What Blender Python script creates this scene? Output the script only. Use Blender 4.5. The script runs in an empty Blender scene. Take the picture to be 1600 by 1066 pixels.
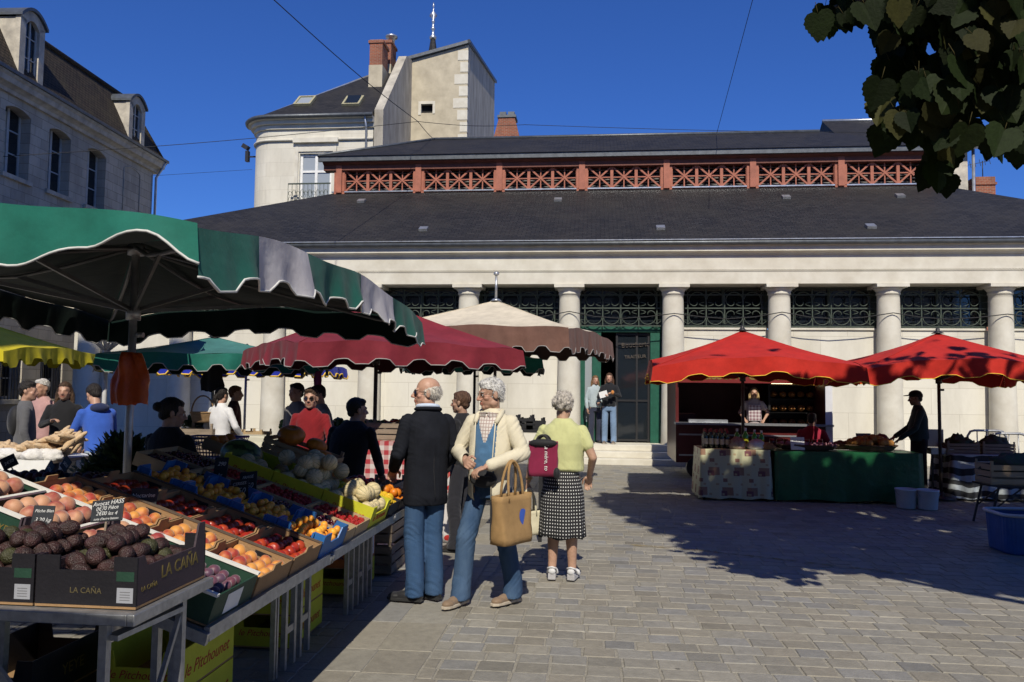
import bpy, bmesh, math, random
import numpy as np
from mathutils import Vector, Matrix, Euler, noise
R = math.radians
random.seed(7); np.random.seed(7)
sc = bpy.context.scene
COL = sc.collection

# ------------------------------------------------------------------ camera
F = 1250.0; PW, PH = 1600.0, 1066.0
YAW, PITCH, ROLL, CH = R(5.94), math.atan(79 / F), 0.012, 1.66
CM = Matrix.Rotation(YAW, 4, 'Z') @ Matrix.Rotation(R(90) + PITCH, 4, 'X') @ Matrix.Rotation(ROLL, 4, 'Z')
CM.translation = (0, 0, CH)
cd = bpy.data.cameras.new('camera'); cam = bpy.data.objects.new('camera', cd); COL.objects.link(cam)
cam.matrix_world = CM
cd.sensor_width = 36; cd.lens = 36 * F / PW; cd.clip_start = 0.05; cd.clip_end = 3000
sc.camera = cam

def ray(px, py):
    d = CM.to_3x3() @ Vector(((px - PW / 2) / F, -(py - PH / 2) / F, -1))
    return d
def pt(px, py, Y):
    d = ray(px, py); t = Y / d.y
    return Vector((0, 0, CH)) + d * t
def gp(px, py, z=0.0):
    d = ray(px, py); t = (z - CH) / d.z
    return Vector((0, 0, CH)) + d * t

# ------------------------------------------------------------------ materials
def new_mat(name):
    m = bpy.data.materials.new(name); m.use_nodes = True
    nt = m.node_tree; b = nt.nodes['Principled BSDF']
    return m, nt, b
def N(nt, t, **kw):
    n = nt.nodes.new(t)
    for k, v in kw.items(): setattr(n, k, v)
    return n
def L(nt, a, b): nt.links.new(a, b)
def rgb(c): return (c[0], c[1], c[2], 1)
def hx(s, k=1.0):
    s = s.lstrip('#'); v = [int(s[i:i + 2], 16) / 255 for i in (0, 2, 4)]
    return tuple(k * (x / 12.92 if x <= .04045 else ((x + .055) / 1.055) ** 2.4) for x in v)

def mat(name, col, rough=.7, var=.18, scale=14, bump=.0, bscale=60, metal=0, spec=.4, col2=None, coat=0, sheen=0, trans=0, stretch=None, aniso_dist=0.0):
    """principled with mottled colour (noise mix to a darker/lighter or second colour), rough variation and bump"""
    m, nt, b = new_mat(name)
    tc = N(nt, 'ShaderNodeTexCoord')
    src = tc.outputs['Object']
    if stretch:
        mp = N(nt, 'ShaderNodeMapping'); mp.inputs['Scale'].default_value = stretch
        L(nt, src, mp.inputs[0]); src = mp.outputs[0]
    n1 = N(nt, 'ShaderNodeTexNoise'); n1.inputs['Scale'].default_value = scale; n1.inputs['Detail'].default_value = 6; n1.inputs['Roughness'].default_value = .62
    L(nt, src, n1.inputs['Vector'])
    ra = N(nt, 'ShaderNodeMapRange'); ra.inputs[1].default_value = .28; ra.inputs[2].default_value = .72
    L(nt, n1.outputs[0], ra.inputs[0])
    mx = N(nt, 'ShaderNodeMix', data_type='RGBA')
    c2 = col2 if col2 else tuple(x * (1 - var) for x in col)
    c1 = col if col2 else tuple(min(1, x * (1 + var)) for x in col)
    mx.inputs[6].default_value = rgb(c1); mx.inputs[7].default_value = rgb(c2)
    L(nt, ra.outputs[0], mx.inputs[0]); L(nt, mx.outputs[2], b.inputs['Base Color'])
    b.inputs['Roughness'].default_value = rough; b.inputs['Metallic'].default_value = metal
    b.inputs['Specular IOR Level'].default_value = spec
    if coat: b.inputs['Coat Weight'].default_value = coat
    if sheen: b.inputs['Sheen Weight'].default_value = sheen
    if trans:
        tb = N(nt, 'ShaderNodeBsdfTranslucent'); ms = N(nt, 'ShaderNodeMixShader'); ms.inputs[0].default_value = trans
        L(nt, mx.outputs[2], tb.inputs[0]); out = nt.nodes['Material Output']
        L(nt, b.outputs[0], ms.inputs[1]); L(nt, tb.outputs[0], ms.inputs[2]); L(nt, ms.outputs[0], out.inputs[0])
    if bump:
        n2 = N(nt, 'ShaderNodeTexNoise'); n2.inputs['Scale'].default_value = bscale; n2.inputs['Detail'].default_value = 5
        L(nt, src, n2.inputs['Vector'])
        bp = N(nt, 'ShaderNodeBump'); bp.inputs['Strength'].default_value = bump; bp.inputs['Distance'].default_value = .02
        L(nt, n2.outputs[0], bp.inputs['Height']); L(nt, bp.outputs[0], b.inputs['Normal'])
    return m

def brick_mat(name, c1, c2, mortar, bw, bh, ms=.01, rough=.85, bump=.4, off=.5, dirt=None, dirt_amt=.5, dscale=1.2, streak=True, jit=.0):
    """courses of blocks laid out in metres on the mesh UVs, with large stains"""
    m, nt, b = new_mat(name)
    uv = N(nt, 'ShaderNodeUVMap'); br = N(nt, 'ShaderNodeTexBrick')
    br.offset = off
    br.inputs['Color1'].default_value = rgb(c1); br.inputs['Color2'].default_value = rgb(c2); br.inputs['Mortar'].default_value = rgb(mortar)
    br.inputs['Scale'].default_value = 1; br.inputs['Mortar Size'].default_value = ms; br.inputs['Brick Width'].default_value = bw; br.inputs['Row Height'].default_value = bh
    br.inputs['Mortar Smooth'].default_value = .3; br.inputs['Bias'].default_value = 0
    src = uv.outputs[0]
    if jit:
        nn = N(nt, 'ShaderNodeTexNoise'); nn.inputs['Scale'].default_value = 9; L(nt, src, nn.inputs['Vector'])
        ma = N(nt, 'ShaderNodeVectorMath', operation='MULTIPLY_ADD'); ma.inputs[1].default_value = (jit, jit, 0)
        L(nt, nn.outputs[1], ma.inputs[0]); L(nt, src, ma.inputs[2]); src = ma.outputs[0]
    L(nt, src, br.inputs['Vector'])
    tc = N(nt, 'ShaderNodeTexCoord')
    mp = N(nt, 'ShaderNodeMapping'); mp.inputs['Scale'].default_value = (1, 1, .35 if streak else 1); L(nt, tc.outputs['Object'], mp.inputs[0])
    n1 = N(nt, 'ShaderNodeTexNoise'); n1.inputs['Scale'].default_value = dscale; n1.inputs['Detail'].default_value = 9; n1.inputs['Roughness'].default_value = .68
    L(nt, mp.outputs[0], n1.inputs['Vector'])
    ra = N(nt, 'ShaderNodeMapRange'); ra.inputs[1].default_value = .42; ra.inputs[2].default_value = .78; ra.inputs[4].default_value = dirt_amt
    L(nt, n1.outputs[0], ra.inputs[0])
    mx = N(nt, 'ShaderNodeMix', data_type='RGBA'); mx.inputs[7].default_value = rgb(dirt or tuple(x * .45 for x in c1))
    L(nt, ra.outputs[0], mx.inputs[0]); L(nt, br.outputs[0], mx.inputs[6])
    L(nt, mx.outputs[2], b.inputs['Base Color']); b.inputs['Roughness'].default_value = rough; b.inputs['Specular IOR Level'].default_value = .25
    n2 = N(nt, 'ShaderNodeTexNoise'); n2.inputs['Scale'].default_value = 40; n2.inputs['Detail'].default_value = 4; L(nt, tc.outputs['Object'], n2.inputs['Vector'])
    ad = N(nt, 'ShaderNodeMath', operation='MULTIPLY_ADD'); ad.inputs[1].default_value = -1.2
    L(nt, br.outputs[1], ad.inputs[0]); L(nt, n2.outputs[0], ad.inputs[2])
    bp = N(nt, 'ShaderNodeBump'); bp.inputs['Strength'].default_value = bump; bp.inputs['Distance'].default_value = .012
    L(nt, ad.outputs[0], bp.inputs['Height']); L(nt, bp.outputs[0], b.inputs['Normal'])
    return m

def attr_mat(name, rough=.8, var=.25, scale=30, bump=.25, bscale=90, spec=.3, attr='Col', sheen=0):
    m, nt, b = new_mat(name)
    at = N(nt, 'ShaderNodeAttribute', attribute_name=attr); tc = N(nt, 'ShaderNodeTexCoord')
    n1 = N(nt, 'ShaderNodeTexNoise'); n1.inputs['Scale'].default_value = scale; n1.inputs['Detail'].default_value = 7; n1.inputs['Roughness'].default_value = .7
    L(nt, tc.outputs['Object'], n1.inputs['Vector'])
    ra = N(nt, 'ShaderNodeMapRange'); ra.inputs[1].default_value = .3; ra.inputs[2].default_value = .7; ra.inputs[3].default_value = 1 - var; ra.inputs[4].default_value = 1 + var
    L(nt, n1.outputs[0], ra.inputs[0])
    vm = N(nt, 'ShaderNodeVectorMath', operation='SCALE'); L(nt, at.outputs['Color'], vm.inputs[0]); L(nt, ra.outputs[0], vm.inputs['Scale'])
    L(nt, vm.outputs[0], b.inputs['Base Color']); b.inputs['Roughness'].default_value = rough; b.inputs['Specular IOR Level'].default_value = spec
    if sheen: b.inputs['Sheen Weight'].default_value = sheen
    n2 = N(nt, 'ShaderNodeTexNoise'); n2.inputs['Scale'].default_value = bscale; n2.inputs['Detail'].default_value = 5; L(nt, tc.outputs['Object'], n2.inputs['Vector'])
    bp = N(nt, 'ShaderNodeBump'); bp.inputs['Strength'].default_value = bump; bp.inputs['Distance'].default_value = .01
    L(nt, n2.outputs[0], bp.inputs['Height']); L(nt, bp.outputs[0], b.inputs['Normal'])
    return m

# ------------------------------------------------------------------ mesh builder
WM = {}
class MB:
    def __init__(s): s.v = []; s.f = []; s.sm = []; s.mi = []; s.col = []
    def add(s, vs, fs, smooth=False, mi=0, col=None):
        o = len(s.v); s.v += [tuple(p) for p in vs]
        for f in fs:
            s.f.append(tuple(i + o for i in f)); s.sm.append(smooth); s.mi.append(mi); s.col.append(col)
        return s
    def box(s, c, d, rot=None, mi=0, col=None, taper=1.0):
        c = Vector(c); hx_, hy, hz = d[0] / 2, d[1] / 2, d[2] / 2
        vs = []
        for z, k in ((-hz, 1), (hz, taper)):
            for x, y in ((-hx_, -hy), (hx_, -hy), (hx_, hy), (-hx_, hy)):
                p = Vector((x * k, y * k, z)); vs.append(c + (rot @ p if rot else p))
        return s.add(vs, [(3, 2, 1, 0), (4, 5, 6, 7), (0, 1, 5, 4), (1, 2, 6, 5), (2, 3, 7, 6), (3, 0, 4, 7)], False, mi, col)
    def bx(s, x0, x1, y0, y1, z0, z1, **k):
        return s.box(((x0 + x1) / 2, (y0 + y1) / 2, (z0 + z1) / 2), (abs(x1 - x0), abs(y1 - y0), abs(z1 - z0)), **k)
    def bar(s, p0, p1, w, h, up=(0, 0, 1), mi=0):
        p0 = Vector(p0); p1 = Vector(p1); d = p1 - p0; z = d.normalized(); u = Vector(up)
        x = u.cross(z)
        if x.length < 1e-4: x = Vector((1, 0, 0)).cross(z)
        x.normalize(); y = z.cross(x)
        rot = Matrix((x, y, z)).transposed()
        return s.box((p0 + p1) / 2, (w, h, d.length), rot, mi)
    def cyl(s, p0, p1, r0, r1=None, n=12, caps=True, mi=0, smooth=True, col=None):
        r1 = r0 if r1 is None else r1
        p0 = Vector(p0); p1 = Vector(p1); z = (p1 - p0).normalized()
        x = z.orthogonal().normalized(); y = z.cross(x)
        vs = []
        for p, r in ((p0, r0), (p1, r1)):
            for i in range(n):
                a = 2 * math.pi * i / n; vs.append(p + x * (r * math.cos(a)) + y * (r * math.sin(a)))
        s.add(vs, [(i, (i + 1) % n, n + (i + 1) % n, n + i) for i in range(n)], smooth, mi, col)
        if caps:
            o = len(s.v) - 2 * n
            s.f += [tuple(o + i for i in reversed(range(n))), tuple(o + n + i for i in range(n))]; s.sm += [False, False]; s.mi += [mi, mi]; s.col += [col, col]
        return s
    def tube(s, pts, r, n=6, mi=0, closed=False, col=None, rs=None):
        pts = [Vector(p) for p in pts]; m = len(pts); vs = []
        up = None
        for k, p in enumerate(pts):
            a = pts[k - 1] if (k or closed) else p; b_ = pts[(k + 1) % m] if (k < m - 1 or closed) else p
            z = (b_ - a).normalized()
            x = z.orthogonal().normalized() if up is None else (up - z * up.dot(z)).normalized()
            up = x; y = z.cross(x); rr = rs[k] if rs else r
            for i in range(n):
                t = 2 * math.pi * i / n; vs.append(p + x * (rr * math.cos(t)) + y * (rr * math.sin(t)))
        fs = []
        for k in range(m if closed else m - 1):
            k2 = (k + 1) % m
            for i in range(n): fs.append((k * n + i, k * n + (i + 1) % n, k2 * n + (i + 1) % n, k2 * n + i))
        if not closed: fs += [tuple(reversed(range(n))), tuple((m - 1) * n + i for i in range(n))]
        return s.add(vs, fs, True, mi, col)
    def sph(s, c, r, seg=14, rings=9, rot=None, mi=0, col=None):
        c = Vector(c); r = (r, r, r) if not hasattr(r, '__len__') else r
        vs = []; fs = []
        def P(x, y, z):
            p = Vector((x * r[0], y * r[1], z * r[2])); return c + (rot @ p if rot else p)
        vs.append(P(0, 0, 1))
        for j in range(1, rings):
            t = math.pi * j / rings
            for i in range(seg):
                a = 2 * math.pi * i / seg; vs.append(P(math.sin(t) * math.cos(a), math.sin(t) * math.sin(a), math.cos(t)))
        vs.append(P(0, 0, -1)); last = len(vs) - 1
        for i in range(seg): fs.append((0, 1 + i, 1 + (i + 1) % seg))
        for j in range(rings - 2):
            o = 1 + j * seg
            for i in range(seg): fs.append((o + i, o + seg + i, o + seg + (i + 1) % seg, o + (i + 1) % seg))
        o = 1 + (rings - 2) * seg
        for i in range(seg): fs.append((last, o + (i + 1) % seg, o + i))
        return s.add(vs, fs, True, mi, col)
    def lathe(s, prof, o=(0, 0, 0), n=16, mi=0, smooth=True, rot=None, col=None):
        o = Vector(o); vs = []; m = len(prof)
        for r, z in prof:
            for i in range(n):
                a = 2 * math.pi * i / n; p = Vector((r * math.cos(a), r * math.sin(a), z)); vs.append(o + (rot @ p if rot else p))
        fs = [(k * n + i, k * n + (i + 1) % n, (k + 1) * n + (i + 1) % n, (k + 1) * n + i) for k in range(m - 1) for i in range(n)]
        fs += [tuple(reversed(range(n))), tuple((m - 1) * n + i for i in range(n))]
        return s.add(vs, fs, smooth, mi, col)
    def prism(s, poly, o, u, v, w, mi=0, col=None):
        """polygon (list of 2-D points along u, v) extruded by vector w"""
        o = Vector(o); u = Vector(u); v = Vector(v); w = Vector(w); n = len(poly)
        a = [o + u * p[0] + v * p[1] for p in poly]; b_ = [p + w for p in a]
        if u.cross(v).dot(w) > 0: base = tuple(reversed(range(n))); top = tuple(range(n, 2 * n)); side = [(i, (i + 1) % n, n + (i + 1) % n, n + i) for i in range(n)]
        else: base = tuple(range(n)); top = tuple(reversed(range(n, 2 * n))); side = [(n + i, n + (i + 1) % n, (i + 1) % n, i) for i in range(n)]
        return s.add(a + b_, [base, top] + side, False, mi, col)
    def grid(s, P, smooth=True, mi=0, closed_u=False, col=None):
        n = len(P); m = len(P[0]); vs = [p for row in P for p in row]
        fs = [(i * m + j, i * m + (j + 1) % m, ((i + 1) % n) * m + (j + 1) % m, ((i + 1) % n) * m + j) for i in range(n - 1 if not closed_u else n) for j in range(m - 1)]
        return s.add(vs, fs, smooth, mi, col)
    def build(s, name, m, parent=None, local=False, bevel=0, solid=0, sub=0, origin=None):
        V = np.array(s.v, dtype=np.float64).reshape(-1, 3)
        loc = None
        if parent is not None and not local:
            im = np.array(WM[parent.name].inverted()); V = V @ im[:3, :3].T + im[:3, 3]
        elif parent is None and not local:
            loc = Vector(origin) if origin is not None else Vector((V[:, 0].mean(), V[:, 1].mean(), V[:, 2].min()))
            V = V - np.array(loc)
        me = bpy.data.meshes.new(name)
        me.from_pydata(V.tolist(), [], s.f); me.update()
        me.polygons.foreach_set('use_smooth', s.sm)
        for x in (m if isinstance(m, (list, tuple)) else [m]): me.materials.append(x)
        me.polygons.foreach_set('material_index', s.mi)
        # UVs in metres: u runs horizontally in each face, v up it
        nf = len(me.polygons); nl = len(me.loops)
        nrm = np.zeros(nf * 3); me.polygons.foreach_get('normal', nrm); nrm = nrm.reshape(-1, 3)
        lt = np.zeros(nf, dtype=np.int64); me.polygons.foreach_get('loop_total', lt)
        li = np.zeros(nl, dtype=np.int64); me.loops.foreach_get('vertex_index', li)
        ln = np.repeat(nrm, lt, axis=0)
        h = np.stack([-ln[:, 1], ln[:, 0], np.zeros(nl)], 1); hl = np.linalg.norm(h, axis=1)
        flat = hl < .08
        h[flat] = (1, 0, 0); hl[flat] = 1; h /= hl[:, None]
        w = np.cross(ln, h); w[flat] = (0, 1, 0)
        lv = V[li]; uv = np.stack([(lv * h).sum(1), (lv * w).sum(1)], 1)
        ul = me.uv_layers.new(name='UVMap'); ul.data.foreach_set('uv', uv.ravel())
        if any(c is not None for c in s.col):
            ca = me.color_attributes.new('Col', 'FLOAT_COLOR', 'CORNER')
            c = np.array([(list(x) + [1])[:4] if x is not None else [1, 1, 1, 1] for x in s.col], dtype=np.float32)
            ca.data.foreach_set('color', np.repeat(c, lt, axis=0).ravel())
        o = bpy.data.objects.new(name, me); COL.objects.link(o)
        if parent is not None:
            o.parent = parent; WM[o.name] = WM[parent.name]
        elif loc is not None:
            o.location = loc; WM[o.name] = Matrix.Translation(loc)
        else: WM[o.name] = Matrix.Identity(4)
        if bevel:
            b = o.modifiers.new('bevel', 'BEVEL'); b.width = bevel; b.segments = 2; b.limit_method = 'ANGLE'
        if solid:
            b = o.modifiers.new('solid', 'SOLIDIFY'); b.thickness = solid; b.offset = 0
        if sub:
            b = o.modifiers.new('sub', 'SUBSURF'); b.levels = sub; b.render_levels = sub
        return o

def tag(o, label=None, cat=None, group=None, kind=None):
    if label: o['label'] = label
    if cat: o['category'] = cat
    if group: o['group'] = group
    if kind: o['kind'] = kind
    return o
def thing(name, label, cat, loc=(0, 0, 0), rot=(0, 0, 0), group=None):
    o = bpy.data.objects.new(name, None); COL.objects.link(o); o.empty_display_size = .1
    o.location = loc; o.rotation_euler = rot
    WM[o.name] = Matrix.Translation(Vector(loc)) @ Euler(rot).to_matrix().to_4x4()
    return tag(o, label, cat, group)
def dup(root, loc=None, rot=None, label=None, group=None, scale=None):
    def rec(o, par):
        c = o.copy(); COL.objects.link(c)
        if par is not None: c.parent = par
        for ch in KIDS.get(o.name, [x for x in o.children]): rec(ch, c)
        return c
    r = rec(root, None)
    if loc is not None: r.location = loc
    if rot is not None: r.rotation_euler = rot
    if scale is not None: r.scale = scale if hasattr(scale, '__len__') else (scale,) * 3
    WM[r.name] = Matrix.Translation(Vector(r.location)) @ r.rotation_euler.to_matrix().to_4x4()
    if label: r['label'] = label
    if group: r['group'] = group
    return r
KIDS = {}
def text_mesh(body, size, shear=0, extrude=.001, align='CENTER', space=1.0, bold=0):
    cu = bpy.data.curves.new('lettering', 'FONT'); cu.body = body; cu.size = size; cu.align_x = align; cu.align_y = 'CENTER'
    cu.extrude = extrude; cu.shear = shear; cu.space_line = space; cu.offset = bold; cu.resolution_u = 3
    t = bpy.data.objects.new('lettering', cu); COL.objects.link(t)
    dg = bpy.context.evaluated_depsgraph_get()
    me = bpy.data.meshes.new_from_object(t.evaluated_get(dg))
    bpy.data.objects.remove(t); bpy.data.curves.remove(cu)
    return me
def text(body, size, M4, m, parent, name='lettering', **k):
    """flat lettering, local x right and y up, placed by the world matrix M4"""
    me = text_mesh(body, size, **k); me.materials.clear(); me.materials.append(m)
    o = bpy.data.objects.new(name, me); COL.objects.link(o)
    me.transform(WM[parent.name].inverted() @ M4); o.parent = parent; WM[o.name] = WM[parent.name]
    return o
def frame(o, x, y):
    """matrix with local x, y axes and z = x cross y"""
    x = Vector(x).normalized(); y = Vector(y); y = (y - x * y.dot(x)).normalized(); z = x.cross(y)
    m = Matrix((x, y, z)).transposed().to_4x4(); m.translation = Vector(o); return m
def lerp(a, b, t): return a + (b - a) * t
def rnd(a, b): return random.uniform(a, b)
# ------------------------------------------------------------------ light
SUN_DX, SUN_EL = -.12, R(45)
sd = Vector((SUN_DX, 1, 0)).normalized(); SUN = Vector((sd.x * math.cos(SUN_EL), sd.y * math.cos(SUN_EL), -math.sin(SUN_EL)))
w = bpy.data.worlds.new('World'); sc.world = w; w.use_nodes = True
nt = w.node_tree; bg = nt.nodes['Background']
sky = N(nt, 'ShaderNodeTexSky'); sky.sky_type = 'NISHITA'; sky.sun_disc = False
sky.sun_elevation = SUN_EL; sky.sun_rotation = math.atan2(-SUN.x, -SUN.y); sky.altitude = 600; sky.air_density = 1.15; sky.dust_density = .15; sky.ozone_density = 3.0
hs = N(nt, 'ShaderNodeMix', data_type='RGBA', blend_type='MULTIPLY'); hs.inputs[0].default_value = 1; hs.inputs[7].default_value = (.52, 1.0, 2.1, 1)
L(nt, sky.outputs[0], hs.inputs[6]); L(nt, hs.outputs[2], bg.inputs[0]); bg.inputs[1].default_value = .051
sl = bpy.data.lights.new('sun', 'SUN'); sl.energy = 5.0; sl.angle = R(.53); sl.color = (1, .93, .80)
so = bpy.data.objects.new('sun', sl); COL.objects.link(so); so.rotation_euler = SUN.to_track_quat('-Z', 'Y').to_euler(); so.location = (0, -5, 30)
sc.view_settings.view_transform = 'Standard'; sc.view_settings.look = 'None'; sc.view_settings.exposure = 0
sc.render.engine = 'CYCLES'; sc.cycles.max_bounces = 6; sc.cycles.use_denoising = True
sc.cycles.transparent_max_bounces = 8

# ------------------------------------------------------------------ ground and paving
m_soil = mat('joint_sand', (.29, .27, .225), .95, .25, 30, .6, 140)
g = MB(); S = 1200
g.add([(-S, -S, 0), (S, -S, 0), (S, S, 0), (-S, S, 0)], [(0, 1, 2, 3)]); tag(g.build('ground', m_soil, local=True), kind='structure')
m_pave = attr_mat('paving_stone', .62, .16, 14, .45, 55, .4)
def pave_stains(m):
    nt = m.node_tree; b = nt.nodes['Principled BSDF']; src = b.inputs['Base Color'].links[0].from_socket
    tc = N(nt, 'ShaderNodeTexCoord'); fac = []
    n1 = N(nt, 'ShaderNodeTexNoise'); n1.inputs['Scale'].default_value = .8; n1.inputs['Detail'].default_value = 8; n1.inputs['Roughness'].default_value = .65; L(nt, tc.outputs['Object'], n1.inputs['Vector'])
    r1 = N(nt, 'ShaderNodeMapRange'); r1.inputs[1].default_value = .35; r1.inputs[2].default_value = .7; r1.inputs[3].default_value = 1.08; r1.inputs[4].default_value = .86; L(nt, n1.outputs[0], r1.inputs[0])
    v = N(nt, 'ShaderNodeTexVoronoi'); v.inputs['Scale'].default_value = 2.2; L(nt, tc.outputs['Object'], v.inputs['Vector'])          # gum spots
    r2 = N(nt, 'ShaderNodeMapRange'); r2.inputs[1].default_value = .028; r2.inputs[2].default_value = .045; r2.inputs[3].default_value = .5; r2.inputs[4].default_value = 1; L(nt, v.outputs[0], r2.inputs[0])
    mu = N(nt, 'ShaderNodeMath', operation='MULTIPLY'); L(nt, r1.outputs[0], mu.inputs[0]); L(nt, r2.outputs[0], mu.inputs[1])
    vm = N(nt, 'ShaderNodeVectorMath', operation='SCALE'); L(nt, src, vm.inputs[0]); L(nt, mu.outputs[0], vm.inputs['Scale']); L(nt, vm.outputs[0], b.inputs['Base Color'])
pave_stains(m_pave)
pv = MB()
rs = random.Random(3)
PAL = [(.245, .231, .196), (.254, .238, .20), (.236, .226, .20), (.248, .229, .186), (.222, .217, .203), (.262, .247, .21), (.236, .217, .178)]
def paver(x0, x1, y0, y1, big=False):
    gj = .004; ge = .004 if big else .0085; x0 += ge * rs.uniform(.4, 1.5); x1 -= ge * rs.uniform(.4, 1.5); y0 += gj * rs.uniform(.4, 1.2); y1 -= gj * rs.uniform(.4, 1.2)
    h = .004 + rs.uniform(0, .003); tx, ty = rs.uniform(-.006, .006), rs.uniform(-.008, .008); b = .005
    c = rs.choice(PAL); k = rs.uniform(.90, 1.08) * (1.0 if rs.random() > .08 else .82); c = tuple(q * k for q in c)
    j = lambda: rs.uniform(-.004, .004)
    lo = [(x0 + j(), y0 + j(), .001), (x1 + j(), y0 + j(), .001), (x1 + j(), y1 + j(), .001), (x0 + j(), y1 + j(), .001)]
    hi = []
    for (x, y, _), (sx, sy) in zip(lo, ((1, 1), (-1, 1), (-1, -1), (1, -1))):
        X, Y = x + sx * b, y + sy * b
        hi.append((X, Y, h + tx * (X - (x0 + x1) / 2) + ty * (Y - (y0 + y1) / 2)))
    pv.add(lo + hi, [(4, 5, 6, 7), (0, 1, 5, 4), (1, 2, 6, 5), (2, 3, 7, 6), (3, 0, 4, 7)], False, 0, c)
y = 1.2
while y < 19.5:
    d = rs.choice((.168, .172, .176, .18)); rowi = int(y * 1000)
    for (xa, xb, kind) in ((-13.5, -1.72, 0), (-1.02, 17, 0)):
        x = xa; first = True; l0 = rs.uniform(.205, .225)
        while x < xb - .02:
            l = l0 * rs.uniform(.94, 1.06) * (rs.choice((.42, .5, .58)) if first else 1); first = False; x2 = min(x + l, xb)
            if xb - x2 < .10: x2 = xb
            # skip what is far outside the view
            if abs((x + x2) / 2) < 2.5 + y * .85: paver(x, x2, y, y + d)
            x = x2
    y += d
y = 1.0
while y < 19.5:   # the band of larger slabs along the stall
    d = rs.uniform(.38, .7)
    xs = -1.72
    sp = xs + rs.choice((.34, .36, .40))
    paver(xs, sp, y, y + d, True); paver(sp, -1.02, y, y + d, True)
    y += d
tag(pv.build('paving', m_pave, local=True), kind='structure')
# faded yellow line on the setts
m_yel = mat('worn_yellow_paint', (.42, .29, .05), .7, .5, 7, .3, 60, col2=(.20, .175, .13))
_nt = m_yel.node_tree; _b = _nt.nodes['Principled BSDF']; _tc = N(_nt, 'ShaderNodeTexCoord'); _n = N(_nt, 'ShaderNodeTexNoise'); _n.inputs['Scale'].default_value = 9; _n.inputs['Detail'].default_value = 8; L(_nt, _tc.outputs['Object'], _n.inputs['Vector'])
_r = N(_nt, 'ShaderNodeMapRange'); _r.inputs[1].default_value = .42; _r.inputs[2].default_value = .62; _r.inputs[3].default_value = 0; _r.inputs[4].default_value = .65; L(_nt, _n.outputs[0], _r.inputs[0]); L(_nt, _r.outputs[0], _b.inputs['Alpha'])
yl = MB(); a = gp(1430, 900); b_ = gp(1100, 862); c_ = gp(985, 853)
segs = [a, lerp(a, b_, .25), lerp(a, b_, .5), lerp(a, b_, .75), b_, lerp(b_, c_, .5), c_]
for p, q in zip(segs[:-1], segs[1:]):
    d = (q - p).normalized(); nrm = Vector((-d.y, d.x, 0)) * .035
    yl.add([(p + nrm).xy.to_tuple() + (.0115,), (p - nrm).xy.to_tuple() + (.0115,), (q - nrm).xy.to_tuple() + (.0115,), (q + nrm).xy.to_tuple() + (.0115,)], [(0, 1, 2, 3)])
tag(yl.build('road_marking', m_yel, local=True), kind='structure')
# ------------------------------------------------------------------ shared building materials
m_lime = brick_mat('pale_limestone', (.66, .635, .55), (.63, .60, .51), (.48, .45, .375), 1.28, .62, .006, .85, .18, dirt=(.30, .27, .21), dirt_amt=.55, dscale=.8)
m_limep = mat('smooth_limestone', (.66, .635, .55), .85, .2, 2.2, .2, 50, col2=(.51, .475, .39))
m_ash = brick_mat('grey_ashlar', (.54, .49, .40), (.43, .385, .31), (.21, .19, .15), .62, .31, .007, .9, .6, dirt=(.20, .185, .16), dirt_amt=.75, dscale=1.3, jit=.012)
m_ashp = mat('weathered_stone', (.60, .55, .45), .9, .3, 3, .4, 40, col2=(.30, .275, .235))
m_slate = brick_mat('slate_shingles', (.015, .015, .0165), (.029, .028, .029), (.006, .006, .007), .22, .125, .009, .6, .7, dirt=(.040, .036, .030), dirt_amt=.6, dscale=.5, streak=False, jit=.008)
m_tile = brick_mat('brown_flat_tiles', (.055, .040, .029), (.034, .027, .022), (.008, .007, .006), .18, .13, .018, .8, 1.0, dirt=(.10, .085, .05), dirt_amt=.45, dscale=2.5, streak=False, jit=.01)
m_zinc = mat('zinc', (.42, .44, .47), .35, .25, 6, .1, 30, metal=.7)
m_zincd = mat('dark_gutter_metal', (.10, .11, .12), .45, .3, 6, .1, 30, metal=.4)
m_glass = None
def glass_mat(name, base=(.012, .016, .02), rough=.06, wav=.02):
    m, nt, b = new_mat(name); b.inputs['Base Color'].default_value = rgb(base); b.inputs['Roughness'].default_value = rough
    b.inputs['Specular IOR Level'].default_value = .8
    tc = N(nt, 'ShaderNodeTexCoord'); n = N(nt, 'ShaderNodeTexNoise'); n.inputs['Scale'].default_value = 1.3; L(nt, tc.outputs['Object'], n.inputs['Vector'])
    bp = N(nt, 'ShaderNodeBump'); bp.inputs['Strength'].default_value = .25; bp.inputs['Distance'].default_value = wav; L(nt, n.outputs[0], bp.inputs['Height']); L(nt, bp.outputs[0], b.inputs['Normal'])
    return m
m_glass = glass_mat('dark_window_glass'); m_gl2 = glass_mat('pale_window_glass', (.30, .33, .35), .15)
m_iron = mat('green_black_iron', (.045, .06, .045), .5, .35, 30, .2, 80)
m_green = mat('green_paint', (.012, .085, .055), .45, .25, 8, .15, 60)
m_redw = mat('red_brown_painted_wood', (.34, .115, .07), .6, .25, 5, .2, 60)
m_redd = mat('dark_red_brown_wood', (.14, .05, .035), .7, .25, 5, .2, 60)
m_louv = mat('grey_louvre_boards', (.16, .15, .14), .8, .3, 10, .2, 40)
m_white = mat('white_window_paint', (.72, .72, .70), .5, .12, 8, .05, 60)
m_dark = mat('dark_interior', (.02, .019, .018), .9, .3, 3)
m_render_c = mat('cream_render', (.54, .48, .355), .92, .25, 1.6, .35, 25, col2=(.36, .315, .23))
m_render_g = mat('grey_stained_render', (.50, .465, .39), .95, .4, 1.8, .6, 30, col2=(.24, .22, .185), stretch=(1, 1, .35))
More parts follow.
